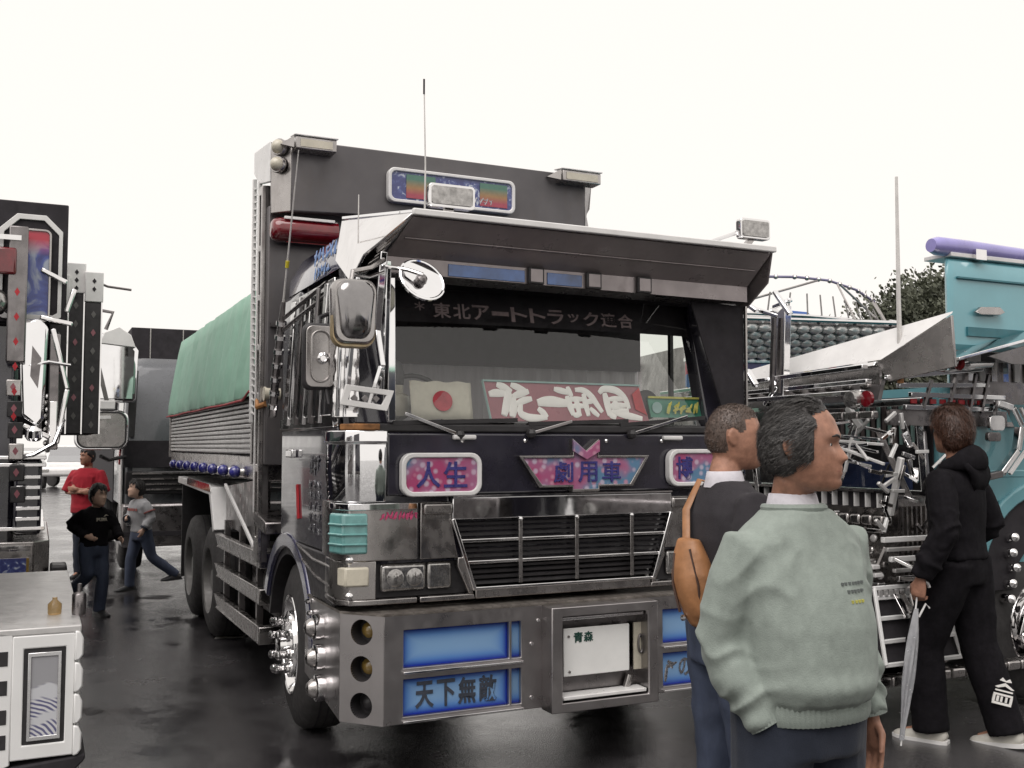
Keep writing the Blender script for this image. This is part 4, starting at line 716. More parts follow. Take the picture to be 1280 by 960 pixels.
dB = B_(MB().box(2.451,2.475,.66,1.55,1.36,2.02), 'door', 'tealpaint', bevel=.01); B_(MB().box(2.476,2.50,.98,1.12,1.86,1.89), 'door_handle', 'steel', dB)
B_(MB().box(2.45,2.48,.60,1.75,1.52,1.57), 'sill_strip', K['tealpaint'], bevel=.008)
B_(MB().tube([(2.38,.47,3.06),(2.38,.52,3.06),(2.38,.8,3.06),(2.38,2.3,3.04)], [.045,.062,.062,.05], 16), 'roof_tube', 'purple', ang=60); B_(MB().box(2.34,2.46,.8,.9,2.98,3.05), 'tube_bracket', 'chrome'); B_(MB().box(2.2,2.43,.6,2.4,2.99,3.02), 'roof_rail', 'white', bevel=.005)
# windscreen and interior
B_(MB().box(.16,2.36,.462,.472,1.40,2.06), 'cab_interior', 'black'); wB = MB(); wB.add([(.15,.40,1.42),(2.36,.40,1.42),(2.30,.42,2.02),(.2,.42,2.02)], [(0,1,2,3)]); B_(wB, 'windscreen', 'glass')
B_(MB().frame([(.12,.40,1.40),(2.40,.40,1.40),(2.34,.42,2.05),(.18,.42,2.05)], [(.17,.40,1.44),(2.34,.40,1.44),(2.28,.42,2.0),(.23,.42,2.0)], (0,-.03,0)), 'screen_frame', 'chrome', bevel=.005)
for x in (.6,1.1,1.55,1.95): B_(MB().tube([(x,.40,1.42),(x+.08,.41,1.6),(x+.28,.42,1.72)], .008, 6), 'wiper_arm', 'blackplastic')
for k in range(14): B_(MB().box(1.55+k*.05,1.575+k*.05,.44,.45,1.74,2.0), 'curtain_fringe', 'paleteal' if k % 2 else 'letterdim')
K['cushion'] = M('blue seat cloth', (.04,.06,.16), .8); B_(MB().box(1.2,2.2,.43,.46,1.42,1.62), 'seat_back', 'cushion', bevel=.04)
# fins of the visor
B_(MB().prism([(.3,-.02,2.19),(2.46,-.08,2.27),(2.93,.02,2.515),(.3,.14,2.235)], (0,.012,.018)), 'visor_fin', 'white', bevel=.004)  # top face painted white in place of sky reflected in the chrome
B_(MB().prism([(.3,-.05,2.165),(2.44,-.12,2.235),(2.44,-.10,2.262),(.3,-.03,2.185)], (0,.02,0)), 'fin_edge', 'chrome', bevel=.003)
B_(MB().prism([(2.44,-.10,2.255),(2.93,.01,2.505),(2.93,.03,2.20),(2.52,-.08,2.13)], (0,.02,0)), 'fin_end', 'steel', bevel=.003)
B_(MB().prism([(.3,0,2.06),(2.44,-.07,2.08),(2.44,-.07,2.24),(.3,0,2.17)], (0,.02,0)), 'fin_face', 'steel')
for k in range(9): B_(MB().box(1.0+k*.16,1.08+k*.16,-.09,-.02,2.10,2.13), 'marker_lamp', 'lens' if k % 2 else 'steel', bevel=.01)
for k, (z0, z1, y) in enumerate(((2.16,2.225,-.20),(2.10,2.135,-.17),(2.05,2.065,-.22))): B_(MB().beam((.2,y,z0),(2.45,y,z1),.05,.030), 'visor_bar', 'mirrorchrome', bevel=.005)
B_(MB().prism([(.15,-.10,2.0),(2.45,-.10,2.02),(2.45,-.06,2.15),(.15,-.06,2.12)], (0,.03,0)), 'visor_panel', 'darksteel')
# side fin and side bars
B_(MB().prism([(2.50,.15,2.235),(2.86,.15,2.245),(2.86,1.5,2.56),(2.50,1.5,2.56)], (0,0,.02)), 'side_fin', 'chrome', bevel=.004); B_(MB().prism([(2.85,.4,2.28),(2.85,1.5,2.545),(2.85,1.5,2.25),(2.85,.6,2.24)], (.015,0,0)), 'fin_end', 'darksteel')
for k, (z0, z1, y0, y1) in enumerate(((2.155,2.235,-.1,.75),(2.11,2.13,0.,.8),(2.055,2.05,.1,.95),(1.975,1.97,.05,.90))): B_(MB().beam((2.52,y0,z0),(2.52,y1,z1),.03,.030), 'side_bar', 'mirrorchrome', bevel=.004)
B_(MB().box(2.47,2.50,-.05,1.0,1.86,1.96), 'side_grille', 'darksteel'); 
for k in range(8): B_(MB().box(2.502,2.51,.12+k*.085,.17+k*.085,2.0,2.03), 'marker_lamp', 'brightred')
for k, y in enumerate((.13,.45)): l_ = B_(MB().lathe([(.045,0),(.05,.02),(.05,.05),(.035,.16),(.03,.28)], (2.60,y,2.255), (0,1,.05), 16), 'round_lamp', 'chrome', ang=50); B_(MB().lathe([(.043,0),(.03,.012),(0,.016)], (2.60,y-.001,2.255), (0,-1,-.05), 16), 'lamp_lens', 'brightred', l_)
for k in range(6): B_(MB().box(2.64,2.66,.45+k*.13,.575+k*.13,2.27,2.33), 'check_panel', 'white' if k % 2 == 0 else 'blackplastic')
for k, (y, z0, z1) in enumerate(((.2,1.97,2.15),(.42,1.97,2.17),(.60,1.9,2.2),(.72,1.95,2.2))): B_(MB().beam((2.53,y,z0),(2.53,y+.08,z1),.02,.02), 'bar_stay', 'darksteel')
B_(MB().lathe([(.0,0),(.05,.01),(.065,.06),(.05,.11),(0,.12)], (2.42,-.2,2.02), (0,-1,0), 14), 'mesh_horn', 'lens'); B_(MB().lathe([(.05,0),(.05,.02),(0,.03)], (2.52,-.25,2.02), (0,-1,0), 14), 'lamp_lens', 'red')
B_(MB().box(2.462,2.475,.52,1.9,1.98,2.36), 'bar_backing', 'darksteel'); B_(MB().box(2.462,2.475,.52,.66,1.36,1.98), 'corner_backing', 'darksteel')
for k in range(12): B_(MB().box(2.476,2.49,.55+k*.11,.60+k*.11,2.16,2.34), 'backing_rib', ('steel','chrome','white')[k % 3])
# bare tall antenna with rusty base
anb = B_(MB().tube([(2.56,-.02,2.20),(2.56,-.02,2.6),(2.565,-.02,3.42)], [.016,.014,.009], 8), 'antenna', 'whip'); B_(MB().cyl((2.56,-.02,2.12),(2.56,-.02,2.32),.021,.019,n=8), 'antenna_base', 'rust', anb)
# hexagonal mirror stay over the door
hx = [(2.58,.62,1.52),(2.58,.82,1.55),(2.58,.98,1.70),(2.58,1.02,1.86),(2.58,.94,1.98),(2.58,.80,2.01)]
for a, b in zip(hx, hx[1:]): B_(MB().beam(a, b, .05, .045), 'mirror_stay', 'darksteel' if a[1] < .8 else 'chrome', bevel=.006)
for a, b in zip(hx[1:4], hx[2:5]): B_(MB().beam((a[0]+.04,a[1]+.04,a[2]), (b[0]+.04,b[1]+.04,b[2]), .02, .02), 'stay_edge', 'white')
mB = B_(MB().prism(YZ(rr(.14,.10,.03), 2.56,.80,1.88), (.03,0,0)), 'mirror', 'chrome', bevel=.005); B_(MB().tube([(2.56,.80,1.93),(2.55,.85,2.0),(2.5,.85,2.0)], .012, 6), 'mirror_arm', 'darksteel', mB); B_(MB().prism(YZ(rr(.12,.06,.02), 2.56,.77,1.79), (.03,0,0)), 'mirror', 'darksteel', bevel=.005)
# Y-shaped chrome post with lamp blades
yp = B_(MB().prism([(1.60,-.22,2.05),(1.70,-.22,2.05),(1.74,-.22,2.70),(1.66,-.22,2.66),(1.58,-.22,2.70)], (0,.06,0)), 'mirror_post', 'chrome', bevel=.006); B_(MB().beam((1.62,-.25,2.1),(1.66,-.25,2.62),.03,.02), 'post_rib', 'darksteel', yp)
for a, b, w_ in (((1.42,-.25,2.72),(1.66,-.2,2.63),.05),((1.62,-.22,2.70),(1.80,-.22,2.73),.035),((1.68,-.26,2.80),(1.84,-.26,2.62),.04),((1.30,-.3,2.82),(1.52,-.28,2.68),.045),((1.52,-.3,2.15),(1.42,-.3,2.27),.05),((1.5,-.2,2.02),(1.64,-.2,2.14),.05)): B_(MB().beam(a, b, w_, .03), 'lamp_blade', 'mirrorchrome', bevel=.008)
# chevron frames round the screen
for (a, b, w_, mt) in (((1.98,-.05,1.42),(2.24,-.05,1.92),.06,'darksteel'),((2.06,-.09,1.44),(2.28,-.09,1.90),.03,'chrome'),((2.21,-.12,1.98),(2.33,-.12,1.85),.035,'white'),((2.58,-.05,1.66),(2.48,-.05,1.30),.03,'white'),((1.86,-.02,1.9),(1.80,-.02,1.55),.025,'mirrorchrome'),((2.36,-.02,1.84),(2.50,0.1,1.40),.05,'darksteel'),((1.5,-.1,1.95),(1.6,-.1,1.3),.05,'darksteel'),((1.2,-.1,1.95),(1.3,-.1,1.3),.04,'chrome')): B_(MB().beam(a, b, w_, .04), 'frame_bar', mt, bevel=.006)
for k in range(7): B_(MB().box(1.55+k*.13,1.66+k*.13,-.14,-.08,1.90,1.95), 'top_block', 'steel', bevel=.01)
for k in range(5): B_(MB().ball((1.86+k*.045,-.15,1.86-.012*k),(.03,.03,.04),8), 'crumpled_lamp', 'mirrorchrome')
# rail of blocks below the screen
B_(MB().box(.3,2.5,-.06,.0,1.34,1.44), 'block_rail', 'black'); B_(MB().box(.3,2.5,-.11,-.06,1.44,1.455), 'rail_edge', 'steel')
for k in range(16): B_(MB().box(.95+k*.098,.96+k*.098,-.10,-.06,1.345,1.435), 'rail_tooth', 'white')
for k in range(17): B_(MB().box(.85+k*.098,.935+k*.098,-.14,-.05,1.235,1.30), 'rail_block', 'steel', bevel=.015)
B_(MB().beam((.3,-.12,1.19),(2.5,-.12,1.205),.03,.025), 'rail_bar', 'chrome', bevel=.004)
# tangle of chrome struts under the rail
rnd = random.Random(5)
for k in range(90):
    x = rnd.uniform(1.1,2.6) if k > 25 else rnd.uniform(.5,1.6); z = rnd.uniform(.74,1.18); a = rnd.choice((-.5,-.9,.6,.1,1.2)); L_ = rnd.uniform(.10,.26)
    B_(MB().beam((x,rnd.uniform(-.16,-.02),z),(x+L_*math.cos(a),rnd.uniform(-.16,-.02),z+L_*math.sin(a)),rnd.uniform(.015,.04),.02), 'grille_strut', rnd.choice(('chrome','alu','steel','white','multi','alu','steel')), bevel=.003)
B_(MB().box(.1,2.45,.05,.45,.35,1.40), 'front_core', 'steel')
for k in range(10): B_(MB().box(2.452,2.47,.06+k*.04,.075+k*.04,.75,1.35), 'core_rib', 'steel' if k % 3 else 'darksteel')
for k in range(26):
    y = rnd.uniform(.0,.42); z = rnd.uniform(.45,1.85); B_(MB().beam((2.50,y,z),(2.52+rnd.uniform(0,.08),y+rnd.uniform(-.12,.12),z+rnd.uniform(-.12,.12)),rnd.uniform(.015,.04),.02), 'corner_strut', rnd.choice(('chrome','mirrorchrome','steel','white','darksteel')), bevel=.003)
B_(MB().beam((2.10,-.3,.78),(2.44,-.22,1.22),.02,.085,up=(1,-1,0)), 'slanted_blade', 'steel', bevel=.005)
for k, z in enumerate((.99,.94,.88,.81)): B_(MB().box(2.05,2.50,-.22+.02*k,-.16+.02*k,z-.014,z+.012), 'louvre', 'white' if k < 2 else 'chrome', bevel=.004)
# slatted white ladder bumper
def LB(s, t): return V(1.0+1.52*s + .10*t*s, -.18-.22*t, .74-.33*t)
B_(MB().prism([LB(0,0)+V(0,.03,0),LB(1,0)+V(0,.03,0),LB(1,1)+V(0,.03,0),LB(0,1)+V(0,.03,0)], (0,.02,0)), 'ladder_backing', 'black')
for t in (0,.1,.36,.68,1.0): B_(MB().beam(LB(0,t), LB(1,t), .035, .022), 'ladder_slat', 'white', bevel=.004)
for s in (.0,.2,.4,.6,.8,1.0): B_(MB().beam(LB(s,0)+V(0,-.004,0), LB(s,1)+V(0,-.004,0), .03, .02), 'ladder_side', 'white' if s == 1 else 'steel', bevel=.004)
for k in range(26): B_(MB().box(1.3+k*.046,1.33+k*.046,-.215,-.19,.70,.735), 'ladder_tooth', 'chrome')
q = B_(MB().frame([(2.14,-.42,.42),(2.28,-.45,.40),(2.20,-.36,.70),(2.06,-.33,.72)], [(2.16,-.42,.45),(2.25,-.44,.43),(2.18,-.37,.67),(2.09,-.345,.69)], (0,.02,0)), 'picture_frame', 'white', bevel=.004); B_(MB().prism([(2.16,-.425,.45),(2.25,-.445,.43),(2.18,-.365,.67),(2.09,-.345,.69)], (0,.012,0)), 'picture', 'multi', q)
def LS(s, t): return V(2.54+.10*t, -.26+.54*s+(.10*s-.02)*t, .87-.44*t)      # the slatted frame carried round onto the near side
B_(MB().prism([LS(0,0)-V(.03,0,0),LS(1,0)-V(.03,0,0),LS(1,1)-V(.03,0,0),LS(0,1)-V(.03,0,0)], (.012,0,0)), 'ladder_backing', 'black')
for t in (0,.13,.40,.70,1.0): B_(MB().beam(LS(0,t), LS(1,t), .022, .026), 'ladder_slat', 'whitegloss', bevel=.004)
for s in (0,.5,1): B_(MB().beam(LS(s,0)+V(.006,0,0), LS(s,1)+V(.006,0,0), .022, .034 if s == 1 else .02), 'ladder_side', 'whitegloss' if s != .5 else 'steel', bevel=.004)
for k in range(12): B_(MB().box(2.555,2.57,-.24+k*.044,-.215+k*.044,.825,.858), 'ladder_tooth', 'alu')
for k, z in enumerate((1.16,1.10,1.04,.97,.92)): B_(MB().beam((2.56,-.20+.03*k,z),(2.56,.30,z),.03,.024 if k % 2 else .034), 'side_louvre', ('whitegloss','alu','whitegloss','alu','chrome')[k], bevel=.004)
for k in range(30):
    y = rnd.uniform(-.22,.40); z = rnd.uniform(1.2,1.9); a = rnd.uniform(0,3.1); B_(MB().beam((2.58,y,z),(2.58,y+.10*math.cos(a),z+.10*math.sin(a)),.02,.022), 'corner_strut', rnd.choice(('alu','whitegloss','chrome','alu','steel')), bevel=.003)
# segmented lip
for k in range(12): B_(MB().box(1.05+k*.125,1.165+k*.125,-.44,-.34,.27,.34), 'lip_segment', 'steel', bevel=.012)
for k in range(16): B_(MB().box(2.50,2.60,-.30+k*.125,-.185+k*.125,.285,.345), 'lip_segment', 'steel', bevel=.012)
B_(MB().box(1.05,2.5,-.33,.3,.29,.33), 'lip_shelf', 'darksteel'); B_(MB().box(2.30,2.50,-.3,1.7,.29,.33), 'lip_shelf', 'darksteel')
B_(MB().box(2.42,2.52,.44,.80,.40,.62), 'side_box', 'blackplastic', bevel=.01); B_(MB().box(2.50,2.54,.30,.78,.44,.465), 'side_rail', 'white', bevel=.004)
B_(MB().prism([(2.56,.95,.50),(2.56,1.3,.75),(2.56,1.4,.95),(2.56,1.2,.70),(2.56,1.0,.62)], (.03,0,0)), 'side_blade', 'chrome', bevel=.005); B_(MB().frame([(2.6,1.0,.45),(2.6,1.35,.45),(2.6,1.25,.68),(2.6,1.02,.68)], [(2.6,1.04,.49),(2.6,1.28,.49),(2.6,1.2,.64),(2.6,1.06,.64)], (.02,0,0)), 'side_panel', 'white', bevel=.004)
# wheel and arch
wB_ = wheel('front'); wB_.parent = TB; wB_.location = (2.44,1.32,.52); wB_.rotation_euler = (0,0,R(180))
for k, (y, z) in enumerate(((1.02,1.12),(1.0,1.02),(1.03,.92),(.99,.82),(.97,.72))): B_(MB().lathe([(.03,0),(.035,.03),(.02,.06),(.028,.10),(.0,.12)], (2.45,y,z), (1,-.3,.1), 12), 'spiked_boss', 'chrome')
B_(arch(2.10,2.50,1.36,.78,.62,.72,20,178).xf(Matrix.Identity(4)), 'wheel_arch', 'tealpaint', bevel=.015); B_(arch(2.12,2.47,1.36,.78,.30,.619,0,180), 'arch_liner', 'black')
B_(MB().box(.05,2.43,2.52,7.0,.9,2.10), 'cargo_body', 'tealdark', bevel=.02)
for y in (5.6,): 
    for x, a in ((2.44,180),(.05,0)): dup(wr_, TB, (x,y,.51), (0,0,R(a)))
dup(wB_, TB, (.05,1.32,.52), (0,0,0))
B_(MB().box(.3,2.2,1.8,6.8,.5,.9), 'chassis_frame', 'blackplastic')
rnd = random.Random(21)
for r_ in range(6):                                                   # rows of small chrome lamps and louvres that fill the front
    z = .78 + r_*.075
    for k in range(22):
        x = .95 + k*.073 + rnd.uniform(-.012,.012); y = -.10 + .03*math.sin(k*1.3+r_) ; mt_ = rnd.choice(('chrome','alu','white','alu','lens','steel'))
        if rnd.random() < .35: B_(MB().lathe([(.022,0),(.026,.012),(.02,.02),(0,.024)], (x,y,z), (0,-1,.2), 10), 'round_marker', mt_)
        else: B_(MB().box(x-.026,x+.026,y-.02,y+.02,z-.016,z+.016), 'louvre_block', mt_, bevel=.006)
for k in range(16): B_(MB().beam((1.7+rnd.uniform(0,.9),-.16+rnd.uniform(0,.1),1.5+rnd.uniform(0,.4)),(1.75+rnd.uniform(0,.9),-.14,1.5+rnd.uniform(0,.4)),.018,.018), 'lamp_rod', rnd.choice(('chrome','white','mirrorchrome')), bevel=.003)
# ---------------------------------------------------------------- caged chrome truck behind
TC = empty('caged_truck', (2.15, 11.9, 0), R(14), 'chrome truck with scale-patterned visor and wire roof cage', 'truck')
def C_(mb, name, mat, parent=None, **k): return mb.build(name, K[mat] if isinstance(mat, str) else mat, parent or TC, **k)
C_(MB().loft([cab_ring(.6,.0,2.4,.3,2.2,.1), cab_ring(2.4,.0,2.4,.3,2.2,.12), cab_ring(2.95,.1,2.3,.6,2.2,.14)]), 'cab_shell', 'darksteel'); C_(MB().box(-.05,2.45,2.2,8.0,.8,2.9), 'cargo_body', 'darksteel', bevel=.02)
C_(MB().box(.0,2.4,.26,.30,2.40,2.74), 'painted_panel', 'multi'); C_(MB().box(-.02,2.42,.22,.30,2.36,2.40), 'panel_rail', 'chrome'); C_(MB().box(-.02,2.42,.22,.30,2.74,2.78), 'panel_rail', 'chrome'); C_(MB().box(.0,2.4,.2,.3,.45,1.0), 'bumper', 'chrome', bevel=.02); gC = MB(); gC.add([(.1,.285,1.5),(2.3,.285,1.5),(2.3,.285,2.3),(.1,.285,2.3)], [(0,1,2,3)]); C_(gC, 'windscreen', 'glassdark')
def VS(s, t): return V(-.15 + 2.65*s + (.16-.32*s)*t, -.30 + .55*t, 3.16 - .38*t)   # overhanging visor underside
C_(MB().prism([VS(0,0),VS(1,0),VS(1,1),VS(0,1)], (0,.02,.03)), 'visor', 'darksteel')
tile = MB().ball((0,0,0), (.095,.06,.062), 10).build('visor_scale', K['alu'], TC); first = True
for j in range(5):
    for i in range(15):
        p = VS((i + .5*(j % 2) + .3)/15.6, (j+.6)/5.4) + V(0,-.005,-.005); o = tile if first else dup(tile, TC); first = False; o.location = p; o.rotation_euler = (R(35),0,0); 
rimpts = [VS(s, 0) + V(0,-.03,.04) for s in (0,.25,.5,.75,1)]; C_(MB().tube(rimpts + [VS(1,0)+V(.1,.3,.1)], .03, 8), 'visor_rim', 'chrome')
for k in range(11): c = VS((k+.5)/11, .03); C_(MB().prism([tuple(c + V(dx,-.055,dz_+.04)) for dx, dz_ in ((-.05,0),(0,.035),(.05,0),(0,-.035))], (0,.01,0)), 'rim_diamond', 'white' if k % 2 else 'black')
# cage: top hoop, lower hoop and slanted rods
top = [(-.10,-.05,3.72),(.6,-.05,3.74),(1.3,-.05,3.76),(1.75,-.02,3.74),(2.2,.1,3.66),(2.62,.35,3.56)]; low = [(-.2,-.3,3.26),(.6,-.32,3.26),(1.3,-.32,3.25),(1.8,-.3,3.23),(2.3,-.2,3.19),(2.62,0,3.14)]
def along(pts, f): i = min(int(f*(len(pts)-1)), len(pts)-2); return V(*pts[i]).lerp(V(*pts[i+1]), f*(len(pts)-1)-i)
C_(MB().tube(top, .016, 8), 'cage_hoop', M('mauve cage tube', (.22,.20,.32), .4)); C_(MB().tube(low, .024, 8), 'cage_hoop', 'chrome')
for k in range(13): C_(MB().tube([along(low, (k+.3)/13.4), along(low, (k+.3)/13.4).lerp(along(top, min(1,(k+1.0)/13.0)), .58)], .010, 6), 'cage_rod', 'rimgrey')
for k in range(14): C_(MB().ball(along(top, (k+.5)/14), .032, 8), 'cage_bead', 'steel')
for f in (.05,.66,.97): C_(MB().tube([along(low, f), along(top, f)], .014, 6), 'cage_post', 'steel')
C_(MB().tube([along(low,.05), along(top,.55)], .014, 6), 'cage_brace', 'steel'); C_(MB().tube([along(low,.95), along(top,.68)], .014, 6), 'cage_brace', 'steel'); C_(MB().tube([(2.62,.35,3.56),(2.62,0,3.14)], .014, 6), 'cage_post', 'steel')
for x in (.12,1.35): C_(MB().prism([(x,.5,3.28),(x+.55,.5,3.26),(x+.42,.5,3.42),(x+.05,.5,3.44)], (0,.03,0)), 'roof_panel', M('sky blue panel', (.10,.20,.55), .4), bevel=.004)
for x in (.05,2.1): 
    for y in (1.2,6.2): dup(wr_, TC, (x if x < 1 else 2.4, y, .51), (0,0,0 if x < 1 else R(180)))
C_(MB().beam((2.35,-.2,2.75),(2.75,-.1,3.05),.02,.08), 'visor_fin', 'white')
# ---------------------------------------------------------------- left row: bumper of the nearest truck (local: faces -y, near end is x = 0)
YAWL = R(115.0)
def mk(parent):
    def f(mb, name, mat, par=None, **k): return mb.build(name, K[mat] if isinstance(mat, str) else mat, par or parent, **k)
    return f
TD = empty('wave_panel_truck', (-2.13, 5.19, 0), YAWL, 'nearest truck at left edge, white bumper end with wave picture', 'truck'); D_ = mk(TD)
K['wavepic'] = None
def wavepic():
    m, t, b = nodes('wave picture'); L = t.links; tc = NN(t, 'ShaderNodeTexCoord'); sp = NN(t, 'ShaderNodeSeparateXYZ'); L.new(tc.outputs['Generated'], sp.inputs[0])
    n = NN(t, 'ShaderNodeTexNoise', Scale=7.0, Detail=1.0); L.new(tc.outputs['Object'], n.inputs['Vector']); mp = NN(t, 'ShaderNodeMapping'); mp.inputs['Location'].default_value = (0,-.30,-.22); L.new(tc.outputs['Object'], mp.inputs[0])
    wv = NN(t, 'ShaderNodeTexWave', Scale=16.0, Distortion=2.5, Detail=1.0, wave_type='RINGS', rings_direction='X'); L.new(mp.outputs[0], wv.inputs['Vector'])
    r = ramp(t, [(.30, (.13,.13,.24)), (.45, (.38,.39,.48)), (.6, (.68,.68,.70))]); L.new(wv.outputs[0], r.inputs[0])
    ad = NN(t, 'ShaderNodeMath', operation='MULTIPLY_ADD'); ad.inputs[1].default_value = .45; L.new(n.outputs[0], ad.inputs[0]); L.new(sp.outputs[2], ad.inputs[2])
    foam = ramp(t, [(.36,(0,0,0)), (.40,(1,1,1)), (.50,(1,1,1)), (.55,(0,0,0)), (.70,(0,0,0)), (.74,(1,1,1)), (.82,(1,1,1)), (.86,(0,0,0))]); L.new(ad.outputs[0], foam.inputs[0]); sea = mixc(t, foam.outputs[0], r.outputs[0], (.62,.63,.66))
    k = ramp(t, [(.82, (0,0,0)), (.86, (1,1,1))]); L.new(ad.outputs[0], k.inputs[0]); L.new(mixc(t, k.outputs[0], sea, (.36,.36,.38)), b.inputs['Base Color']); b.inputs['Roughness'].default_value = .35; return m
K['wavepic'] = wavepic()
# end face lies in the plane x = 0 (normal -x, towards the camera); y runs back to the left
def E0(y, z, x=0): return (x, y, z)
o_ = [E0(.06,.20),E0(.06,.80),E0(.34,.80),E0(.34,.20)]; i_ = [E0(.10,.27),E0(.10,.735),E0(.29,.735),E0(.29,.27)]
fd = D_(MB().frame(o_, i_, (.03,0,0)), 'end_frame', 'whitegloss', bevel=.006); D_(MB().frame([E0(.12,.29,-.006),E0(.12,.715,-.006),E0(.27,.715,-.006),E0(.27,.29,-.006)], [E0(.135,.31,-.006),E0(.135,.695,-.006),E0(.255,.695,-.006),E0(.255,.31,-.006)], (.02,0,0)), 'inner_frame', 'mirrorchrome', fd, bevel=.002)
D_(MB().box(.008,.02,.10,.29,.27,.735), 'frame_back', 'blackplastic', fd); D_(MB().box(.0,.006,.135,.255,.31,.695), 'wave_picture', 'wavepic', fd)
D_(MB().prism([E0(.34,.18),E0(.34,.81),E0(.45,.83),E0(.45,.14)], (.03,0,0)), 'bumper_post', 'whitegloss', bevel=.006)
for z in (.26,.38,.52,.66): D_(MB().box(-.002,.03,.36,.40,z,z+.07), 'post_slot', 'blackplastic')
D_(MB().prism([E0(.46,.14),E0(.46,.84),E0(.62,.84),E0(.75,.10)], (.03,0,0)), 'bumper_post', 'whitegloss', bevel=.006)
for k in range(4): D_(MB().loft([[(x, .06 - .04*s_, .255+k*.155 + dz_) for s_, dz_ in ((0,-.06),(.6,-.055),(1,-.03),(1,.05),(.6,.085),(0,.09))] for x in (-.01,.30)]), 'scalloped_lamp', 'whitegloss', bevel=.008)
D_(MB().prism([E0(.0,.17),E0(.06,.11),E0(.9,.02),E0(.9,.13),E0(.06,.19),E0(.0,.20)], (.5,0,0)), 'bumper_sole', 'black', bevel=.01)
D_(MB().box(.03,2.49,.05,.9,.20,.795), 'bumper_core', 'steel', bevel=.01); D_(MB().box(.0,2.49,.03,1.1,.80,.835), 'bumper_deck', 'alu', bevel=.006)
D_(MB().loft([cab_ring(.84,.0,2.49,.72,2.4,.1), cab_ring(2.0,.0,2.49,.72,2.4,.1), cab_ring(2.9,.1,2.39,.9,2.4,.1)]), 'cab_shell', 'paint'); D_(MB().box(.0,2.49,2.4,8.0,.8,2.6), 'cargo_body', 'steel', bevel=.02)
gD = MB(); gD.add([(.15,.735,1.75),(2.34,.735,1.75),(2.28,.85,2.7),(.2,.85,2.7)], [(0,1,2,3)]); D_(gD, 'windscreen', 'glassdark'); gD = MB(); gD.add([(-.005,.95,1.75),(-.005,1.85,1.75),(.06,1.85,2.55),(.06,1.1,2.55)], [(0,1,2,3)]); D_(gD, 'side_window', 'glassdark')
D_(MB().box(-.02,.0,.9,1.95,1.05,1.70), 'door', 'paint', bevel=.01); D_(MB().box(-.04,-.02,1.7,1.85,1.5,1.54), 'door_handle', 'chrome'); D_(MB().box(-.02,2.51,.69,.72,1.62,1.70), 'chrome_band', 'chrome', bevel=.006); D_(MB().box(-.02,2.51,.69,.72,1.02,1.08), 'chrome_band', 'chrome', bevel=.006)
for k in range(7): D_(MB().box(.3,2.2,.70,.72,1.14+k*.06,1.165+k*.06), 'grille_slat', 'chrome')
D_(MB().prism([(-.05,.70,2.62),(2.54,.70,2.62),(2.54,1.0,2.98),(-.05,1.0,2.98)], (0,.03,.02)), 'visor', 'mirrorchrome', bevel=.006); mD = D_(MB().loft([[(-.28 + p[0]*s_, .68+d, 2.1 + p[1]*s_) for p in rr(.22,.42,.06)] for d, s_ in ((0,.9),(.03,1),(.09,1),(.11,.95))]), 'mirror', 'chrome', ang=50); D_(MB().tube([(-.28,.74,2.3),(-.2,.78,2.45),(.05,.85,2.5)], .015, 8), 'mirror_arm', 'chrome', mD)
for x, a in ((.05,0),(2.44,180)):
    for y in (1.9,6.0): dup(wr_, TD, (x,y,.51), (0,0,R(a)))
bt = MB().lathe([(.045,0),(.05,.02),(.05,.12),(.03,.15),(.018,.17),(.018,.20)], (0,0,0), (0,0,1), 14).build('drink_bottle', glass('amber glass', (.75,.62,.42))); bt.scale = (.7,.7,.45); bt.location = (-2.44,5.50,.836); tag(bt, 'small clear bottle standing on the chrome bumper deck', 'bottle')
cn = MB().lathe([(.034,0),(.036,.01),(.036,.13),(.03,.14),(.012,.15),(.012,.20),(0,.205)], (0,0,0), (0,0,1), 14).build('spray_can', K['darksteel']); cn.scale = (1.0,1.0,.8); cn.location = (-2.31,5.50,.836); tag(cn, 'grey spray can standing on the chrome bumper deck', 'can')
# ---------------------------------------------------------------- second truck of the left row
TE = empty('dragon_panel_truck', (-3.85, 8.5, 0), YAWL, 'black show truck at left with tall framed dragon panel', 'truck'); E_ = mk(TE)
E_(MB().box(.06,2.4,.25,2.2,.9,2.8), 'cab_shell', 'paint', bevel=.05); E_(MB().box(.02,2.45,.1,2.0,2.72,3.76), 'roof_box', 'black', bevel=.03); E_(MB().box(.05,2.44,2.2,8,.8,3.0), 'cargo_body', 'black')
def oc(s): return [E0(*p) for p in ((.02,2.88*1-.0),)]
def hexf(y0, y1, z0, z1, c): return [E0(y0,z0+c*.2,-.02),E0(y0,z1-c,-.02),E0(y0+c,z1,-.02),E0(y1-c,z1,-.02),E0(y1,z1-c,-.02),E0(y1,z0+c*.2,-.02),E0(y1-c*.3,z0,-.02),E0(y0+c*.3,z0,-.02)]
E_(MB().box(.0,.03,-.10,.75,2.75,3.77), 'panel_board', 'black', bevel=.01)
pf = E_(MB().frame(hexf(-.06,.42,2.78,3.66,.13), hexf(-.03,.385,2.82,3.615,.115), (.02,0,0)), 'panel_frame', 'white', bevel=.004)
E_(MB().frame([(-.03,.08+p[0]+.08,3.15+p[1]) for p in rr(.27,.78,.05)], [(-.03,.08+p[0]+.08,3.15+p[1]) for p in rr(.235,.745,.035)], (.02,0,0)), 'picture_frame', 'steel', pf, bevel=.003); E_(MB().prism([(-.018,.16+p[0],3.15+p[1]) for p in rr(.25,.76,.04)], (.01,0,0)), 'dragon_picture', 'dragon', pf)
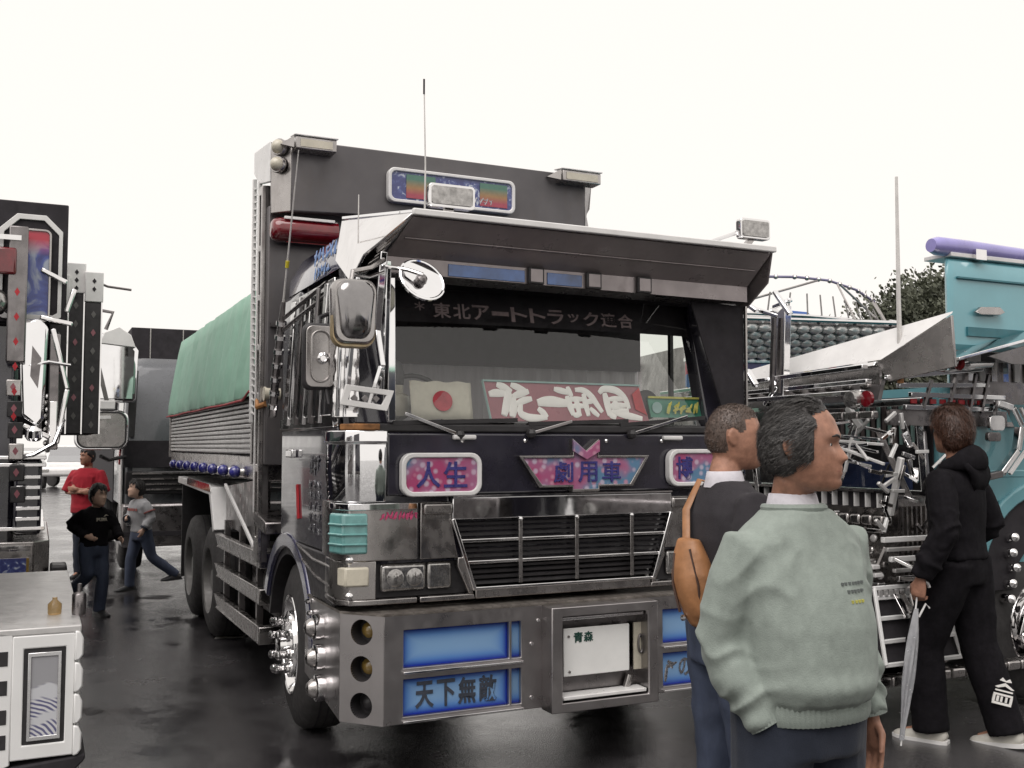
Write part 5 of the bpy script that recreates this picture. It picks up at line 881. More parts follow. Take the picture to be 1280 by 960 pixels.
E_(MB().box(-.3,-.05,.20,.34,2.4,3.5), 'side_pillar', 'darksteel', bevel=.01); E_(MB().box(-.32,-.2,.28,.5,3.10,3.32), 'red_lamp', 'red', bevel=.02); E_(MB().box(-.32,-.1,.25,.5,3.38,3.42), 'lamp_rail', 'chrome'); E_(MB().ball((-.25,.42,2.88),(.09,.09,.11),12), 'round_lamp', 'lens')
for k in range(6): E_(MB().prism([(-.303,.27,3.0-k*.2),(-.303,.29,2.965-k*.2),(-.303,.27,2.93-k*.2),(-.303,.25,2.965-k*.2)], (.004,0,0)), 'diamond_mark', 'brightred')
# chrome sculpted mirrors and stays
E_(MB().prism([(-.15,.26,2.75),(-.15,.10,2.78),(-.15,.03,2.70),(-.15,.05,1.95),(-.15,.10,1.88),(-.15,.22,1.98)], (.05,0,0)), 'tall_mirror', 'mirrorchrome', bevel=.03); E_(MB().prism([(-.16,.15,2.55),(-.16,.08,2.45),(-.16,.10,2.2),(-.16,.16,2.3)], (.02,0,0)), 'mirror_glass', 'darksteel')
for a, b, w_ in (((-.1,.0,2.7),(-.1,-.12,2.2),.05),((-.1,-.12,2.2),(-.1,-.05,1.75),.05),((-.12,.2,1.9),(-.12,.0,1.8),.06),((-.05,.1,2.8),(-.05,-.15,2.75),.025),((-.05,-.1,3.1),(-.05,.1,3.2),.02),((-.05,-.1,2.85),(-.05,-.16,3.05),.02)): E_(MB().beam(a, b, w_, .04), 'mirror_stay', 'chrome', bevel=.01)
E_(MB().lathe([(.05,0),(.07,.03),(.06,.09),(.02,.12)], (-.15,.12,1.78), (-.3,0,1), 14), 'horn', 'mirrorchrome'); 
for k in range(6): c_ = V(-.28,.30-.01*k,2.2-k*.17); E_(MB().box(-.29,-.26,.22-.01*k,.33-.01*k,2.13-k*.17,2.26-k*.17), 'diamond_block', 'steel' if k % 3 == 0 else 'blackplastic', bevel=.008); E_(MB().prism([tuple(c_+V(-.012,-.02,.035)),tuple(c_+V(-.012,-.042,0)),tuple(c_+V(-.012,-.02,-.035)),tuple(c_+V(-.012,.002,0))], (.004,0,0)), 'diamond_mark', 'maroon')
# front grille body and bumper
E_(MB().box(-.02,2.45,.05,.26,1.0,1.62), 'grille_body', 'paint', bevel=.03); 
for z in (1.62,1.56,1.04): E_(MB().box(-.04,2.47,.02,.5,z,z+.03), 'chrome_band', 'chrome', bevel=.005)
bE = E_(MB().loft([[(-.06,.6,z),(-.06,.10,z),(.05,-.02,z),(2.4,-.02,z),(2.5,.10,z),(2.5,.6,z)] for z in (.42,.52,.90,.95)]), 'bumper', 'steel', bevel=.01); E_(MB().box(-.075,-.06,.15,.45,.55,.82), 'light_panel', 'seablue', bE); E_(MB().box(-.077,-.06,.13,.15,.55,.82), 'amber_edge', 'amber', bE); E_(MB().box(-.075,-.06,.12,.6,.88,.92), 'bumper_edge', 'chrome', bE); E_(MB().box(-.08,-.05,.10,.6,.44,.48), 'bumper_edge', 'chrome', bE)
for k in range(5): E_(MB().box(-.05,-.02,.06,.24,1.12+k*.085,1.15+k*.085), 'grille_slat', 'chrome', bevel=.004)
for k in range(9): E_(MB().lathe([(.022,0),(.026,.012),(.0,.024)], (-.03,.02+.012*(k % 2),1.70+k*.055), (-1,-.4,0), 10), 'round_marker', 'lens' if k % 2 else 'chrome')
E_(MB().tube([(-.18,.30,1.62),(-.2,.12,1.66),(-.15,-.03,1.75),(-.1,-.10,1.95)], .018, 8), 'chrome_pipe', 'mirrorchrome'); E_(MB().tube([(-.12,.28,2.36),(-.16,.02,2.42),(-.12,-.14,2.40)], .014, 8), 'chrome_pipe', 'mirrorchrome'); E_(MB().box(-.10,-.06,-.06,.02,1.70,2.66), 'pillar_trim', 'darksteel', bevel=.008); E_(MB().box(-.12,-.10,-.05,.01,1.74,2.1), 'pillar_trim', 'chrome', bevel=.006)
E_(MB().box(.0,.3,-.16,-.03,.62,.74), 'bumper_step', 'blackplastic', bevel=.02)
for x, a in ((.05,0),(2.44,180)):
    for y in (1.6,6.0): dup(wr_, TE, (x,y,.51), (0,0,R(a)))
E_(MB().box(.95,2.2,-.40,.28,1.84,3.06), 'front_stack', 'black', bevel=.02)
for k in range(4): E_(MB().box(.93,.95,-.36+k*.14,-.33+k*.14,1.86,3.04), 'stack_edge', 'darksteel')
# chrome pylons leaning out ahead of the second truck
for k, (x, y, w_, z1) in enumerate(((.80,-.06,.16,3.30),(.84,-.20,.15,3.42),(.80,-.35,.15,3.34))):
    q = E_(MB().box(x,x+.05,y-w_/2,y+w_/2,1.84,z1-.28), 'pylon', 'blackplastic', bevel=.01); E_(MB().box(x-.01,x+.06,y-w_/2-.005,y+w_/2+.005,z1-.28,z1), 'pylon_head', 'white', q, bevel=.008)
    E_(MB().box(x-.012,x,y-w_/2,y-w_/2+.012,1.84,z1-.28), 'pylon_edge', 'chrome', q)
    for j in range(2 if k != 1 else 4): E_(MB().prism([(x-.014,y,z1-.06-j*.075),(x-.014,y-.018,z1-.085-j*.075),(x-.014,y,z1-.11-j*.075),(x-.014,y+.018,z1-.085-j*.075)], (.004,0,0)), 'diamond_mark', 'black', q)
    for j in range(7): E_(MB().prism([(x-.006,y,z1-.36-j*.17),(x-.006,y-.022,z1-.395-j*.17),(x-.006,y,z1-.43-j*.17),(x-.006,y+.022,z1-.395-j*.17)], (.004,0,0)), 'diamond_mark', 'rimgrey' if (j+k) % 3 else 'maroon', q)
E_(MB().beam((1.0,.3,1.9),(1.2,-.2,1.95),.06,.05), 'pylon_arm', 'darksteel'); E_(MB().beam((1.5,.3,2.4),(1.5,-.3,2.5),.05,.05), 'pylon_arm', 'darksteel'); E_(MB().beam((.9,.3,2.9),(.95,-.1,2.95),.05,.05), 'pylon_arm', 'darksteel')
E_(MB().tube([(1.4,-.42,3.33),(1.4,-.5,3.30),(1.4,-.72,3.28)], .012, 6), 'lamp_rod', 'darksteel')
# ---------------------------------------------------------------- grey truck behind the dump truck
TH = empty('grey_truck', (-5.05, 13.3, 0), R(25), 'dark grey truck with chrome mirrors parked behind the dump truck', 'truck'); H_ = mk(TH)
K['greypaint'] = M('grey cab paint', (.10,.105,.115), .3, .2, .1, 4, .08, coat=.5)
H_(MB().loft([cab_ring(.95,.0,2.45,.05,1.9,.12), cab_ring(1.85,.0,2.45,.05,1.9,.12), cab_ring(2.75,.05,2.40,.32,1.9,.14), cab_ring(2.92,.15,2.3,.45,1.9,.2)]), 'cab_shell', 'greypaint', ang=50)
gH = MB(); gH.add([(.16,.06,1.88),(2.3,.06,1.88),(2.26,.30,2.66),(.2,.30,2.66)], [(0,1,2,3)]); H_(gH, 'windscreen', glass('pale glass', (.4,.42,.44), 1, .25)); gH = MB(); gH.add([(-.006,.35,1.9),(-.006,1.3,1.9),(.03,1.3,2.6),(.03,.55,2.6)], [(0,1,2,3)]); H_(gH, 'side_window', 'glassdark')
H_(MB().prism([(.02,-.02,1.84),(.06,.02,2.72),(.16,.02,2.72),(.12,-.02,1.84)], (0,.03,0)), 'pillar_trim', 'blackplastic', bevel=.01); H_(MB().box(.0,2.45,.0,.06,1.45,1.80), 'front_panel', 'black'); H_(MB().box(.02,2.43,-.03,.06,1.1,1.40), 'grille', 'blackplastic', bevel=.02)
for z in (1.15,1.22,1.29,1.36): H_(MB().box(.1,2.3,-.05,-.03,z,z+.02), 'grille_slat', 'steel')
bH = H_(MB().box(-.02,2.47,-.1,.5,.42,.98), 'bumper', 'darksteel', bevel=.04); H_(MB().box(.03,.35,-.12,-.09,.70,.85), 'headlamp', 'lens', bH, bevel=.02); H_(MB().box(.0,1.2,-.125,-.1,.56,.62), 'bumper_slot', 'black', bH); H_(MB().prism([(-.03,.1,.95),(-.03,.4,.95),(-.03,.4,1.75),(-.03,.1,1.75)], (.03,0,0)), 'corner_panel', 'white', bevel=.01); H_(MB().beam((-.04,.25,1.5),(-.04,.12,1.70),.02,.06), 'red_stripe', 'brightred')
H_(MB().box(.15,2.40,1.2,8,2.95,3.42), 'cargo_body', 'black', bevel=.01); H_(MB().box(.0,2.45,2.0,8,.9,2.95), 'cargo_side', 'black')
for k in range(5): H_(MB().box(.4+k*.45,.415+k*.45,1.19,1.2,2.95,3.42), 'body_seam', 'steel')
for x, a in ((.05,0),(2.4,180)):
    for y in (1.3,6.0): dup(wr_, TH, (x,y,.51), (0,0,R(a)))
mh = H_(MB().loft([[(-.30 + p[0]*s_, -.45+d, 1.93 + p[1]*s_) for p in rr(.64,.50,.13)] for d, s_ in ((0,.95),(.02,1),(.08,1),(.1,.96))]), 'square_mirror', 'mirrorchrome', ang=40); H_(MB().prism(XZ(rr(.55,.43,.10), -.30,-.462,1.93), (0,.012,0)), 'mirror_face', 'steel', mh, bevel=.01); H_(MB().frame(XZ(rr(.58,.46,.11), -.30,-.458,1.93), XZ(rr(.54,.42,.10), -.30,-.458,1.93), (0,-.02,0)), 'mirror_bezel', 'blackplastic', mh); H_(MB().beam((-.62,-.48,2.08),(-.2,-.48,2.09),.02,.04), 'mirror_bar', 'white', mh); H_(MB().box(-.42,-.15,-.44,-.36,2.19,2.30), 'mirror_neck', 'white', mh, bevel=.01)
bx_ = H_(MB().prism([(-.55,-.4,2.28),(.10,-.4,2.28),(.12,-.4,2.95),(.0,-.4,3.12),(-.42,-.4,3.18),(-.52,-.4,3.0)], (0,.28,0)), 'mirror_case', 'mirrorchrome', bevel=.05, seg=3); H_(MB().prism([(-.35,-.44,3.02),(.08,-.44,2.98),(.02,-.44,3.14),(-.12,-.44,3.24),(-.3,-.44,3.16)], (0,.1,0)), 'case_cap', 'white', bx_, bevel=.01); H_(MB().beam((-.25,-.42,2.3),(-.42,-.42,3.0),.02,.05), 'case_rib', 'darksteel', bx_); H_(MB().tube([(-.28,-.4,3.2),(-.2,-.4,3.42),(-.5,-.4,3.46),(-.8,-.4,3.45)], .025, 8), 'mirror_rod', 'darksteel', bx_); H_(MB().tube([(-.3,-.38,1.6),(-.2,-.2,1.55),(.05,.05,1.6)], .025, 8), 'mirror_arm', 'blackplastic', bx_)
# ---------------------------------------------------------------- parked white cars in the distance
def car(x, y, rz, label, h=1.5):
    t = empty('parked_car', (x,y,0), rz, label, 'car', 'white cars parked far off'); c_ = mk(t)
    sec = [(-2.1,.5),(-2.1,.85),(-1.2,1.0),(-.6,h),(.9,h),(1.6,1.05),(2.1,1.0),(2.1,.45)]; c_(MB().prism([(-.82,y_,z_) for y_, z_ in sec], (1.64,0,0)), 'body', 'white', bevel=.12, seg=3)
    c_(MB().prism([(-.70,-1.14,1.06),(.70,-1.14,1.06),(.62,-.68,h-.08),(-.62,-.68,h-.08)], (0,-.02,.02)), 'windscreen', 'glassdark')
    for s in (-1,1): c_(MB().prism([(s*.815,-.95,1.05),(s*.815,1.3,1.07),(s*.815,.85,h-.1),(s*.815,-.55,h-.1)], (s*.015,0,0)), 'side_window', 'black'); c_(MB().box(s*.6-.14,s*.6+.14,-2.12,-2.09,.68,.8), 'headlamp', 'lens', bevel=.02)
    for sx in (-.8,.8):
        for y_ in (-1.3,1.3): c_(MB().lathe([(.0,-.1),(.2,-.1),(.3,-.09),(.31,0),(.3,.09),(.2,.1),(0,.1)], (sx,y_,.31), (1,0,0), 18), 'wheel', 'rubber')
    return t
car(-20.6, 45, R(70), 'white hatchback parked far off, left of the red shirt man'); car(-18.6, 43, R(15), 'white van-like car far off, right behind the red shirt man', 1.75)

# ---------------------------------------------------------------- unseen trucks added beside and behind the viewer to darken and fill chrome reflections
K['addedbluetarp'] = M('blue tarpaulin of added unseen trucks', (.03,.10,.36), .6, 0, .2, 3, .1)
def added_truck(x, y, rz, cab, top, label):
    t = empty('added_truck', (x,y,0), rz, label, 'truck', 'unseen trucks added for chrome reflections'); c_ = mk(t)
    c_(MB().loft([cab_ring(.5,0,2.45,0,1.8,.12), cab_ring(1.8,0,2.45,0,1.8,.12), cab_ring(2.8,.08,2.37,.25,1.8,.15)]), 'cab_shell', cab); g_ = MB(); g_.add([(.15,-.01,1.75),(2.3,-.01,1.75),(2.25,.2,2.6),(.2,.2,2.6)], [(0,1,2,3)]); c_(g_, 'windscreen', 'glassdark')  # this and the parts below belong to an added unseen truck
    c_(MB().box(0,2.45,-.1,.3,.35,.9), 'bumper', 'darksteel', bevel=.03); c_(MB().box(0,2.45,1.9,8,.8,2.3), 'cargo_body', 'darksteel'); c_(MB().box(-.02,2.47,1.88,8.02,2.3,3.0), 'added_cargo_cover', top, bevel=.1)
    for s in (.3,2.15): c_(MB().lathe([(.12,0),(.13,.04),(0,.06)], (s,-.1,.7), (0,-1,0), 16), 'headlamp', 'lens')
    for sx, a in ((.05,0),(2.4,180)):
        for y_ in (1.2,5.6): dup(wr_, t, (sx,y_,.51), (0,0,R(a)))
for x, y, a, cab, top, lab in ((8.6,5.2,-90,'paint','addedbluetarp','added unseen black truck with blue tarpaulin, for reflection in the visor'),(9.2,1.7,-90,'darksteel','black','added unseen grey truck, for reflection in the grille strip'),(8.5,-1.8,-90,'paint','addedbluetarp','added unseen black truck with wide blue cover, for reflection in the bumper'),(9.0,-5.3,-90,'greypaint','canvas','added unseen grey truck with green cover, for chrome reflections'),
    (1.2,-6.5,180,'paint','black','added unseen all black truck straight behind the viewer'),(-3.0,-7.2,180,'darksteel','addedbluetarp','added unseen grey truck with blue tarpaulin behind the viewer')): added_truck(x, y, R(a), cab, top, lab)
# ---------------------------------------------------------------- people (local: face -y, left hand side +x)
from mathutils import noise as NZ
K['skin'] = M('tanned skin', (.36,.185,.125), .48, 0, .28, 28, .10, bump=.12, bs=140, spec=.4); K['skinlight'] = M('skin', (.64,.42,.32), .5, 0, .10, 25, .08, spec=.4)
K['eyewhite'] = M('eye white', (.7,.68,.64), .2); K['iris'] = M('dark iris', (.02,.012,.008), .1); K['lip'] = M('lip', (.33,.13,.10), .5, 0, .15, 60)
def hairmat(name, c): return M(name, c, .42, 0, .45, 90, .12, stretch=(1,1,.25), bump=.5, bs=160, spec=.5)
K['hairgrey'] = hairmat('greying black hair', (.030,.027,.026)); K['hairgreylight'] = hairmat('grey hair', (.10,.095,.09)); K['hairshort'] = hairmat('cropped hair', (.085,.058,.046)); K['hairbrown'] = hairmat('brown hair', (.055,.022,.012)); K['hairblack'] = hairmat('black hair', (.014,.012,.012))
def cloth(name, c, var=.10, vs=30, sheen=.12): return M(name, c, .9, 0, var, vs, .05, bump=.35, bs=260, sheen=sheen, spec=.15)
K['sweat'] = cloth('sage green fleece', (.275,.315,.285)); K['navy'] = cloth('dark navy trousers', (.026,.031,.045)); K['undershirt'] = cloth('pale undershirt', (.62,.60,.64)); K['charcoal'] = cloth('charcoal jersey', (.038,.035,.039), .1, 30, .03); K['denim'] = M('blue denim', (.050,.064,.105), .8, 0, .35, 10, .05, bump=.4, bs=300, stretch=(1,1,.4))
K['blackjersey'] = cloth('black jersey', (.009,.008,.010), .3, 30, 0); K['redshirt'] = cloth('red shirt', (.34,.022,.035)); K['greyshirt'] = cloth('pale grey sweater', (.34,.34,.35)); K['tan'] = M('tan leather', (.36,.17,.075), .45, 0, .25, 12, .1, bump=.3, bs=60); K['tandark'] = M('dark leather piping', (.06,.03,.02), .5); K['sneaker'] = M('off white sneaker', (.55,.53,.48), .6, 0, .12, 12); K['shoedark'] = M('dark shoe', (.02,.02,.022), .5)
def solidify_mesh(mb, voxel, it, name):
    me = bpy.data.meshes.new(name); me.from_pydata(mb.v, [], mb.f); bm = bmesh.new(); bm.from_mesh(me); bmesh.ops.recalc_face_normals(bm, faces=bm.faces); bm.to_mesh(me); bm.free()
    o = bpy.data.objects.new('tmp', me); SC.collection.objects.link(o); r = o.modifiers.new('r','REMESH'); r.mode = 'VOXEL'; r.voxel_size = voxel; r.use_smooth_shade = True
    if it: s = o.modifiers.new('s','SMOOTH'); s.factor = .5; s.iterations = it
    dg = bpy.context.evaluated_depsgraph_get(); out = bpy.data.meshes.new_from_object(o.evaluated_get(dg)); bpy.data.objects.remove(o); out.name = name; return out
def fuse(name, mb, mat, parent, voxel=.012, it=3, disp=None):
    me = solidify_mesh(mb, voxel, it, name)
    if disp:
        nv = len(me.vertices); co = [v.co.copy() for v in me.vertices]; no = [v.normal.copy() for v in me.vertices]
        for i in range(nv): me.vertices[i].co = co[i] + no[i]*disp(co[i])
    me.polygons.foreach_set('use_smooth', [True]*len(me.polygons)); me.materials.append(K[mat] if isinstance(mat, str) else mat)
    o = bpy.data.objects.new(name, me); SC.collection.objects.link(o)
    if parent is not None: o.parent = parent
    return o
def folds(amp, f=9.0, seed=0.0, anis=(1,1,1)):
    def d(p):
        q = Vector((p.x*anis[0]*f + seed, p.y*anis[1]*f + seed*.7, p.z*anis[2]*f)); n1 = NZ.noise(q); n2 = NZ.noise(q*2.3 + Vector((7,3,1)))
        return amp*((1-abs(n1)*2.2)*.55 + n2*.35)
    return d
def cloth_folds(j, s, seed=0.0, amp=1.0, hem_z=None):
    base = folds(.006*s*amp, 6.0, seed, (1,1,.75)); segs = []
    for S_ in 'LR':
        a = (j['wri'+S_] - j['elb'+S_]); b = (j['elb'+S_] - j['sho'+S_]); segs.append((j['elb'+S_], (a.normalized()+b.normalized()+Vector((0,.5,0))).normalized(), .085*s, .008)); segs.append((j['elb'+S_].lerp(j['wri'+S_], .75), a.normalized(), .085*s, .011)); segs.append((j['sho'+S_]*.72 + j['elb'+S_]*.28 + Vector((.06*s if S_ == 'R' else -.06*s, -.06*s, -.03*s)), Vector((.75 if S_ == 'L' else -.75, -.1, .65)).normalized(), .09*s, .009))
    def d(p):
        v = base(p)
        for c, ax, rad, am in segs:
            q = p - c; w_ = math.exp(-(q.length/rad)**2)
            if w_ > .02: h = q.dot(ax); n = NZ.noise(p*9 + Vector((seed, 1, 2))); v += am*s*amp*w_*(1 - 2*abs(math.sin(h*36/s + n*3.6 + q.x*7)))
        if hem_z is not None and p.z < hem_z + .16*s:
            w_ = math.exp(-((p.z - hem_z - .05*s)/(.06*s))**2); v += .006*s*w_*NZ.noise(Vector((p.x*26, p.y*26, p.z*5 + seed))) + .010*s*math.exp(-((p.z - hem_z - .075*s)/(.03*s))**2)*(.6 + NZ.noise(Vector((p.x*8, p.y*8, 3 + seed))))
        return v
    return d
def interp(tab, z):
    if z >= tab[0][0]: return tab[0][1]
    for (a, va), (b, vb) in zip(tab, tab[1:]):
        if z >= b: t = (a - z)/(a - b); t = t*t*(3-2*t)*.5 + t*.5; return va + (vb-va)*t
    return tab[-1][1]
PROF = ((.118,.010),(.110,.046),(.095,.068),(.07,.084),(.045,.093),(.028,.0985),(.012,.091),(.002,.097),(-.014,.108),(-.027,.118),(-.034,.117),(-.040,.104),(-.046,.099),(-.053,.101),(-.058,.104),(-.0635,.099),(-.069,.103),(-.074,.100),(-.081,.095),(-.092,.099),(-.101,.098),(-.110,.090),(-.118,.070))
PROB = ((.118,.010),(.110,.046),(.095,.068),(.07,.084),(.045,.092),(.028,.095),(.0,.092),(-.03,.090),(-.06,.089),(-.09,.084),(-.110,.074),(-.118,.060))
WID = ((.118,.012),(.110,.030),(.095,.046),(.07,.062),(.045,.071),(.02,.0755),(-.01,.076),(-.04,.073),(-.07,.065),(-.09,.056),(-.105,.044),(-.113,.032),(-.118,.022))
BAK = ((.118,.012),(.110,.046),(.095,.066),(.07,.086),(.045,.097),(.02,.102),(-.01,.102),(-.04,.094),(-.07,.075),(-.09,.058),(-.118,.040))
def face_y(x, z):
    w_ = interp(WID, z); ax_ = abs(x); sx = .0115 if z > .0 else .0115 + .007*min(1, -z/.03) if z > -.036 else .022
    if z < -.076: sx = .028
    d = interp(PROB, z); d += (interp(PROF, z) - d)*math.exp(-(ax_/sx)**2)
    d -= .013*math.exp(-((ax_-.031)/.016)**2 - ((z-.006)/.012)**2); d += .005*math.exp(-((ax_-.030)/.022)**2 - ((z-.030)/.010)**2) + .004*math.exp(-((ax_-.042)/.018)**2 - ((z+.022)/.016)**2)
    return d*max(0, 1 - (ax_/max(w_, 1e-3))**2.3)**.5
def head_point(d, s=1.0):
    z = d.z*.118; st = max(1e-4, math.sqrt(max(0, 1 - d.z*d.z))); cx, sy = d.x/st, d.y/st; x = interp(WID, z)*cx
    y = interp(BAK, z)*sy if sy >= 0 else -face_y(x, z)
    return Vector((x, y, z))*s
def dirs(nu, nv):
    return [[Vector((math.sin(t)*math.cos(p), math.sin(t)*math.sin(p), math.cos(t))) for p in [2*math.pi*i/nu for i in range(nu)]] for t in [math.pi*(j+.15)/(nv+.3) for j in range(nv+1)]]
def add_hand(mb, w, dirv, palm_n, s, curl, thumb):
    """w wrist, dirv towards fingers, palm_n palm normal, thumb side direction"""
    dv = dirv.normalized(); th = (thumb - dv*thumb.dot(dv)).normalized(); pn = (palm_n - dv*palm_n.dot(dv) - th*palm_n.dot(th)).normalized()
    rings = []
    for t, wd, tk in ((-.02,.024,.021),(.015,.031,.019),(.05,.040,.017),(.085,.041,.015),(.098,.037,.011)):
        c = w + dv*t*s; rings.append([c + th*wd*s*math.cos(a) + pn*tk*s*math.sin(a) for a in [2*math.pi*k/14 for k in range(14)]])
    mb.loft(rings)
    for i, (off, L_) in enumerate(((.029,.072),(.010,.082),(-.010,.076),(-.028,.060))):
        p = w + dv*.09*s + th*off*s; d = dv.copy(); pts = [p - dv*.02*s, p]; ang = 0
        for f in (.45,.32,.23): ang += curl*(.8 + .12*i); d = dv*math.cos(ang) + pn*math.sin(ang); p = p + d*L_*s*f; pts.append(p)
        mb.tube(pts, [.0095*s,.0092*s,.0085*s,.0078*s,.0065*s], 8)
    p = w + dv*.025*s + th*.022*s; d1 = (dv*.62 + th*.65 + pn*.35).normalized(); d2 = (dv*.85 + th*.2 + pn*.45).normalized(); mb.tube([p - d1*.012*s, p + d1*.035*s, p + d1*.035*s + d2*.03*s, p + d1*.035*s + d2*.052*s], [.013*s,.0115*s,.0095*s,.007*s], 8)
def person(loc, rz, label, J, spec, s=1.0):
    """J: joints in metres for a 1.75 m figure; s scales the whole; spec: garments"""
    P = empty('person', loc, rz, label, 'person', spec.get('group'))
    j = {k: Vector(v)*s for k, v in J.items()}; vx = spec.get('voxel', .012)
    hy = R(spec.get('head_yaw', 0)); ht = R(spec.get('head_pitch', 0)); HR = Matrix.Rotation(hy, 3, 'Z') @ Matrix.Rotation(ht, 3, 'X'); hc = j['head']; hs = s*spec.get('head_scale', 1.0)
    lat = (j['shoL'] - j['shoR']).normalized(); up = (j['neck'] - j['pelvis']).normalized(); fw = lat.cross(up).normalized()   # fw points backwards of chest when lat=+x, up=+z -> -y? fixed below
    if fw.y > 0: fw = -fw
    def ring(c, a, b, n=28, e=2.3, l=None, f=None):
        l = l or lat; f = f or fw; out = []
        for k in range(n):
            t = 2*math.pi*k/n; ct, st = math.cos(t), math.sin(t); out.append(c + l*a*math.copysign(abs(ct)**(2/e), ct) + f*b*math.copysign(abs(st)**(2/e), st))
        return out
    g = spec.get('girth', 1.0); bel = spec.get('belly', 0.0)*s
    lp = (j['hipL'] - j['hipR']).normalized(); fp = lp.cross(Vector((0,0,1))).normalized(); fp = -fp if fp.y > 0 else fp
    def torso(mb, ex, z0=0.0, top=True):
        pe, nk = j['pelvis'], j['neck']; sh = (j['shoL'] + j['shoR'])/2; at = lambda t: pe.lerp(sh, t); rg = []
        for t, a, b, o in spec.get('torso_prof') or ((-.22,.168,.118,0),(0,.172,.122,0),(.22,.158,.115,bel*.8),(.45,.165,.118,bel),(.68,.182,.122,bel*.35),(.86,.188,.112,0),(.97,.172,.092,0),(1.06,.118,.074,0),(1.12,.072,.062,0)):
            if t < z0: continue
            rg.append(ring(at(t) + fw*(o*.5), (a*g)*s + ex, (b*g)*s + ex + o*.5))
        mb.loft(rg)
    def limb(mb, pts, rad, ex, n=14): mb.tube(pts, [r*s + ex for r in rad], n)
    def sub(a, b, ts): return [a.lerp(b, t) for t in ts]
    # ---- body: one continuous mesh
    bm_ = MB(); torso(bm_, -.014)
    bm_.tube([j['neck'] - up*.05*s, j['neck'] + up*.03*s, hc + HR @ Vector((0,.022,-.075))*hs], [.064*s,.056*s,.054*s], 16)
    D = dirs(56, 44); bm_.loft([[hc + HR @ head_point(d, hs) for d in row] for row in D])
    for sx in (-1, 1):
        e = [(0,-.004,.030),(.010,.008,.034),(.016,.020,.026),(.017,.024,.008),(.013,.018,-.012),(.006,.006,-.026),(0,-.004,-.024)]
        bm_.tube([hc + HR @ (Vector((sx*(.0735 + x*.6), .014 + y*.9, z*.85 - .004))*hs) for x, y, z in e], [.005*hs,.007*hs,.0075*hs,.007*hs,.0065*hs,.007*hs,.005*hs], 8); bm_.ball(hc + HR @ (Vector((sx*.076,.014,.004))*hs), (.008*hs,.013*hs,.022*hs), 10)
    for S_ in 'LR':
        sb_ = j['sho'+S_] - up*.034*s; limb(bm_, [sb_] + sub(sb_, j['elb'+S_], (.5,1)) + sub(j['elb'+S_], j['wri'+S_], (.3,.7,1)), (.042,.044,.040,.041,.034,.027), -.008*s)
        hd = spec.get('hand'+S_)
        if hd: add_hand(bm_, j['wri'+S_], Vector(hd[0]), Vector(hd[1]), s*spec.get('hand_scale', 1.0), hd[3], Vector(hd[2]))
        limb(bm_, [j['hip'+S_]] + sub(j['hip'+S_], j['kne'+S_], (.5,1)) + sub(j['kne'+S_], j['ank'+S_], (.3,.7,1)), (.085,.072,.055,.056,.042,.036), -.012*s)
        ft = Vector(spec['foot'+S_]).normalized() if 'foot'+S_ in spec else Vector((0,-1,0)); bm_.tube([j['ank'+S_], j['ank'+S_] + ft*.06*s - Vector((0,0,.045*s)), j['ank'+S_] + ft*.14*s - Vector((0,0,.06*s))], [.036*s,.034*s,.022*s], 10)
    body = fuse('body', bm_, spec.get('skin', 'skin'), P, spec.get('body_voxel', vx), 1)
    for sx in (-1, 1):
        c = hc + HR @ (Vector((sx*.0305,-face_y(.0305,.006)+.0085,.006))*hs); ey = MB().ball(c, .0125*hs, 12).build('eye', K['eyewhite'], P); MB().ball(c + HR @ (Vector((0,-.0078,0))*hs), .0060*hs, 10).build('iris', K['iris'], ey)
        if spec.get('brows', True): MB().tube([hc + HR @ (Vector((sx*x,-face_y(x,z)+.001,z))*hs) for x, z in ((.013,.025),(.022,.029),(.032,.031),(.044,.027))], [.0025*hs,.0035*hs,.0035*hs,.0015*hs], 6).build('eyebrow', K[spec['hair']], P)
    MB().tube([hc + HR @ (Vector((x,-face_y(x,-.0635)+.0005,-.0635))*hs) for x in (-.022,-.011,0,.011,.022)], [.0012*hs,.002*hs,.0022*hs,.002*hs,.0012*hs], 6).build('mouth', K['lip'], P)
    # ---- hair: shell over the skull plus short locks
    hl = spec['hairline']; th = spec.get('hair_t', .014); rnd = random.Random(spec.get('seed', 3)); DD = dirs(64, 44); mk_ = []; hm = MB(); grid = {}
    def mask(d): return hl(d)
    for a, row in enumerate(DD):
        for b, d in enumerate(row):
            m_ = mask(d)
            nz = NZ.noise(d*spec.get('hair_f', 9.0)); tk = th*min(1, max(0, m_)*4 + .12)*(1 + .45*nz); p = head_point(d, hs); 
            
            grid[a, b] = (hc + HR @ (p + d*tk*hs), m_, d, p)
    n_u = 64; idx = {}; vs_, fs_ = [], []
    def gi(k):
        if k not in idx: idx[k] = len(vs_); vs_.append(tuple(grid[k][0]))
        return idx[k]
    for a in range(len(DD)-1):
        for b in range(n_u):
            ks = [(a,b),(a,(b+1)%n_u),(a+1,(b+1)%n_u),(a+1,b)]
            if sum(grid[k][1] > 0 for k in ks) >= 2: fs_.append(tuple(gi(k) for k in ks))
    topk = [gi((0,b)) for b in range(n_u)]; fs_.append(tuple(topk)); hm.add(vs_, fs_); ho = hm.build('hair', K[spec['hair']], P, ang=180)
    nl = spec.get('locks', 0)
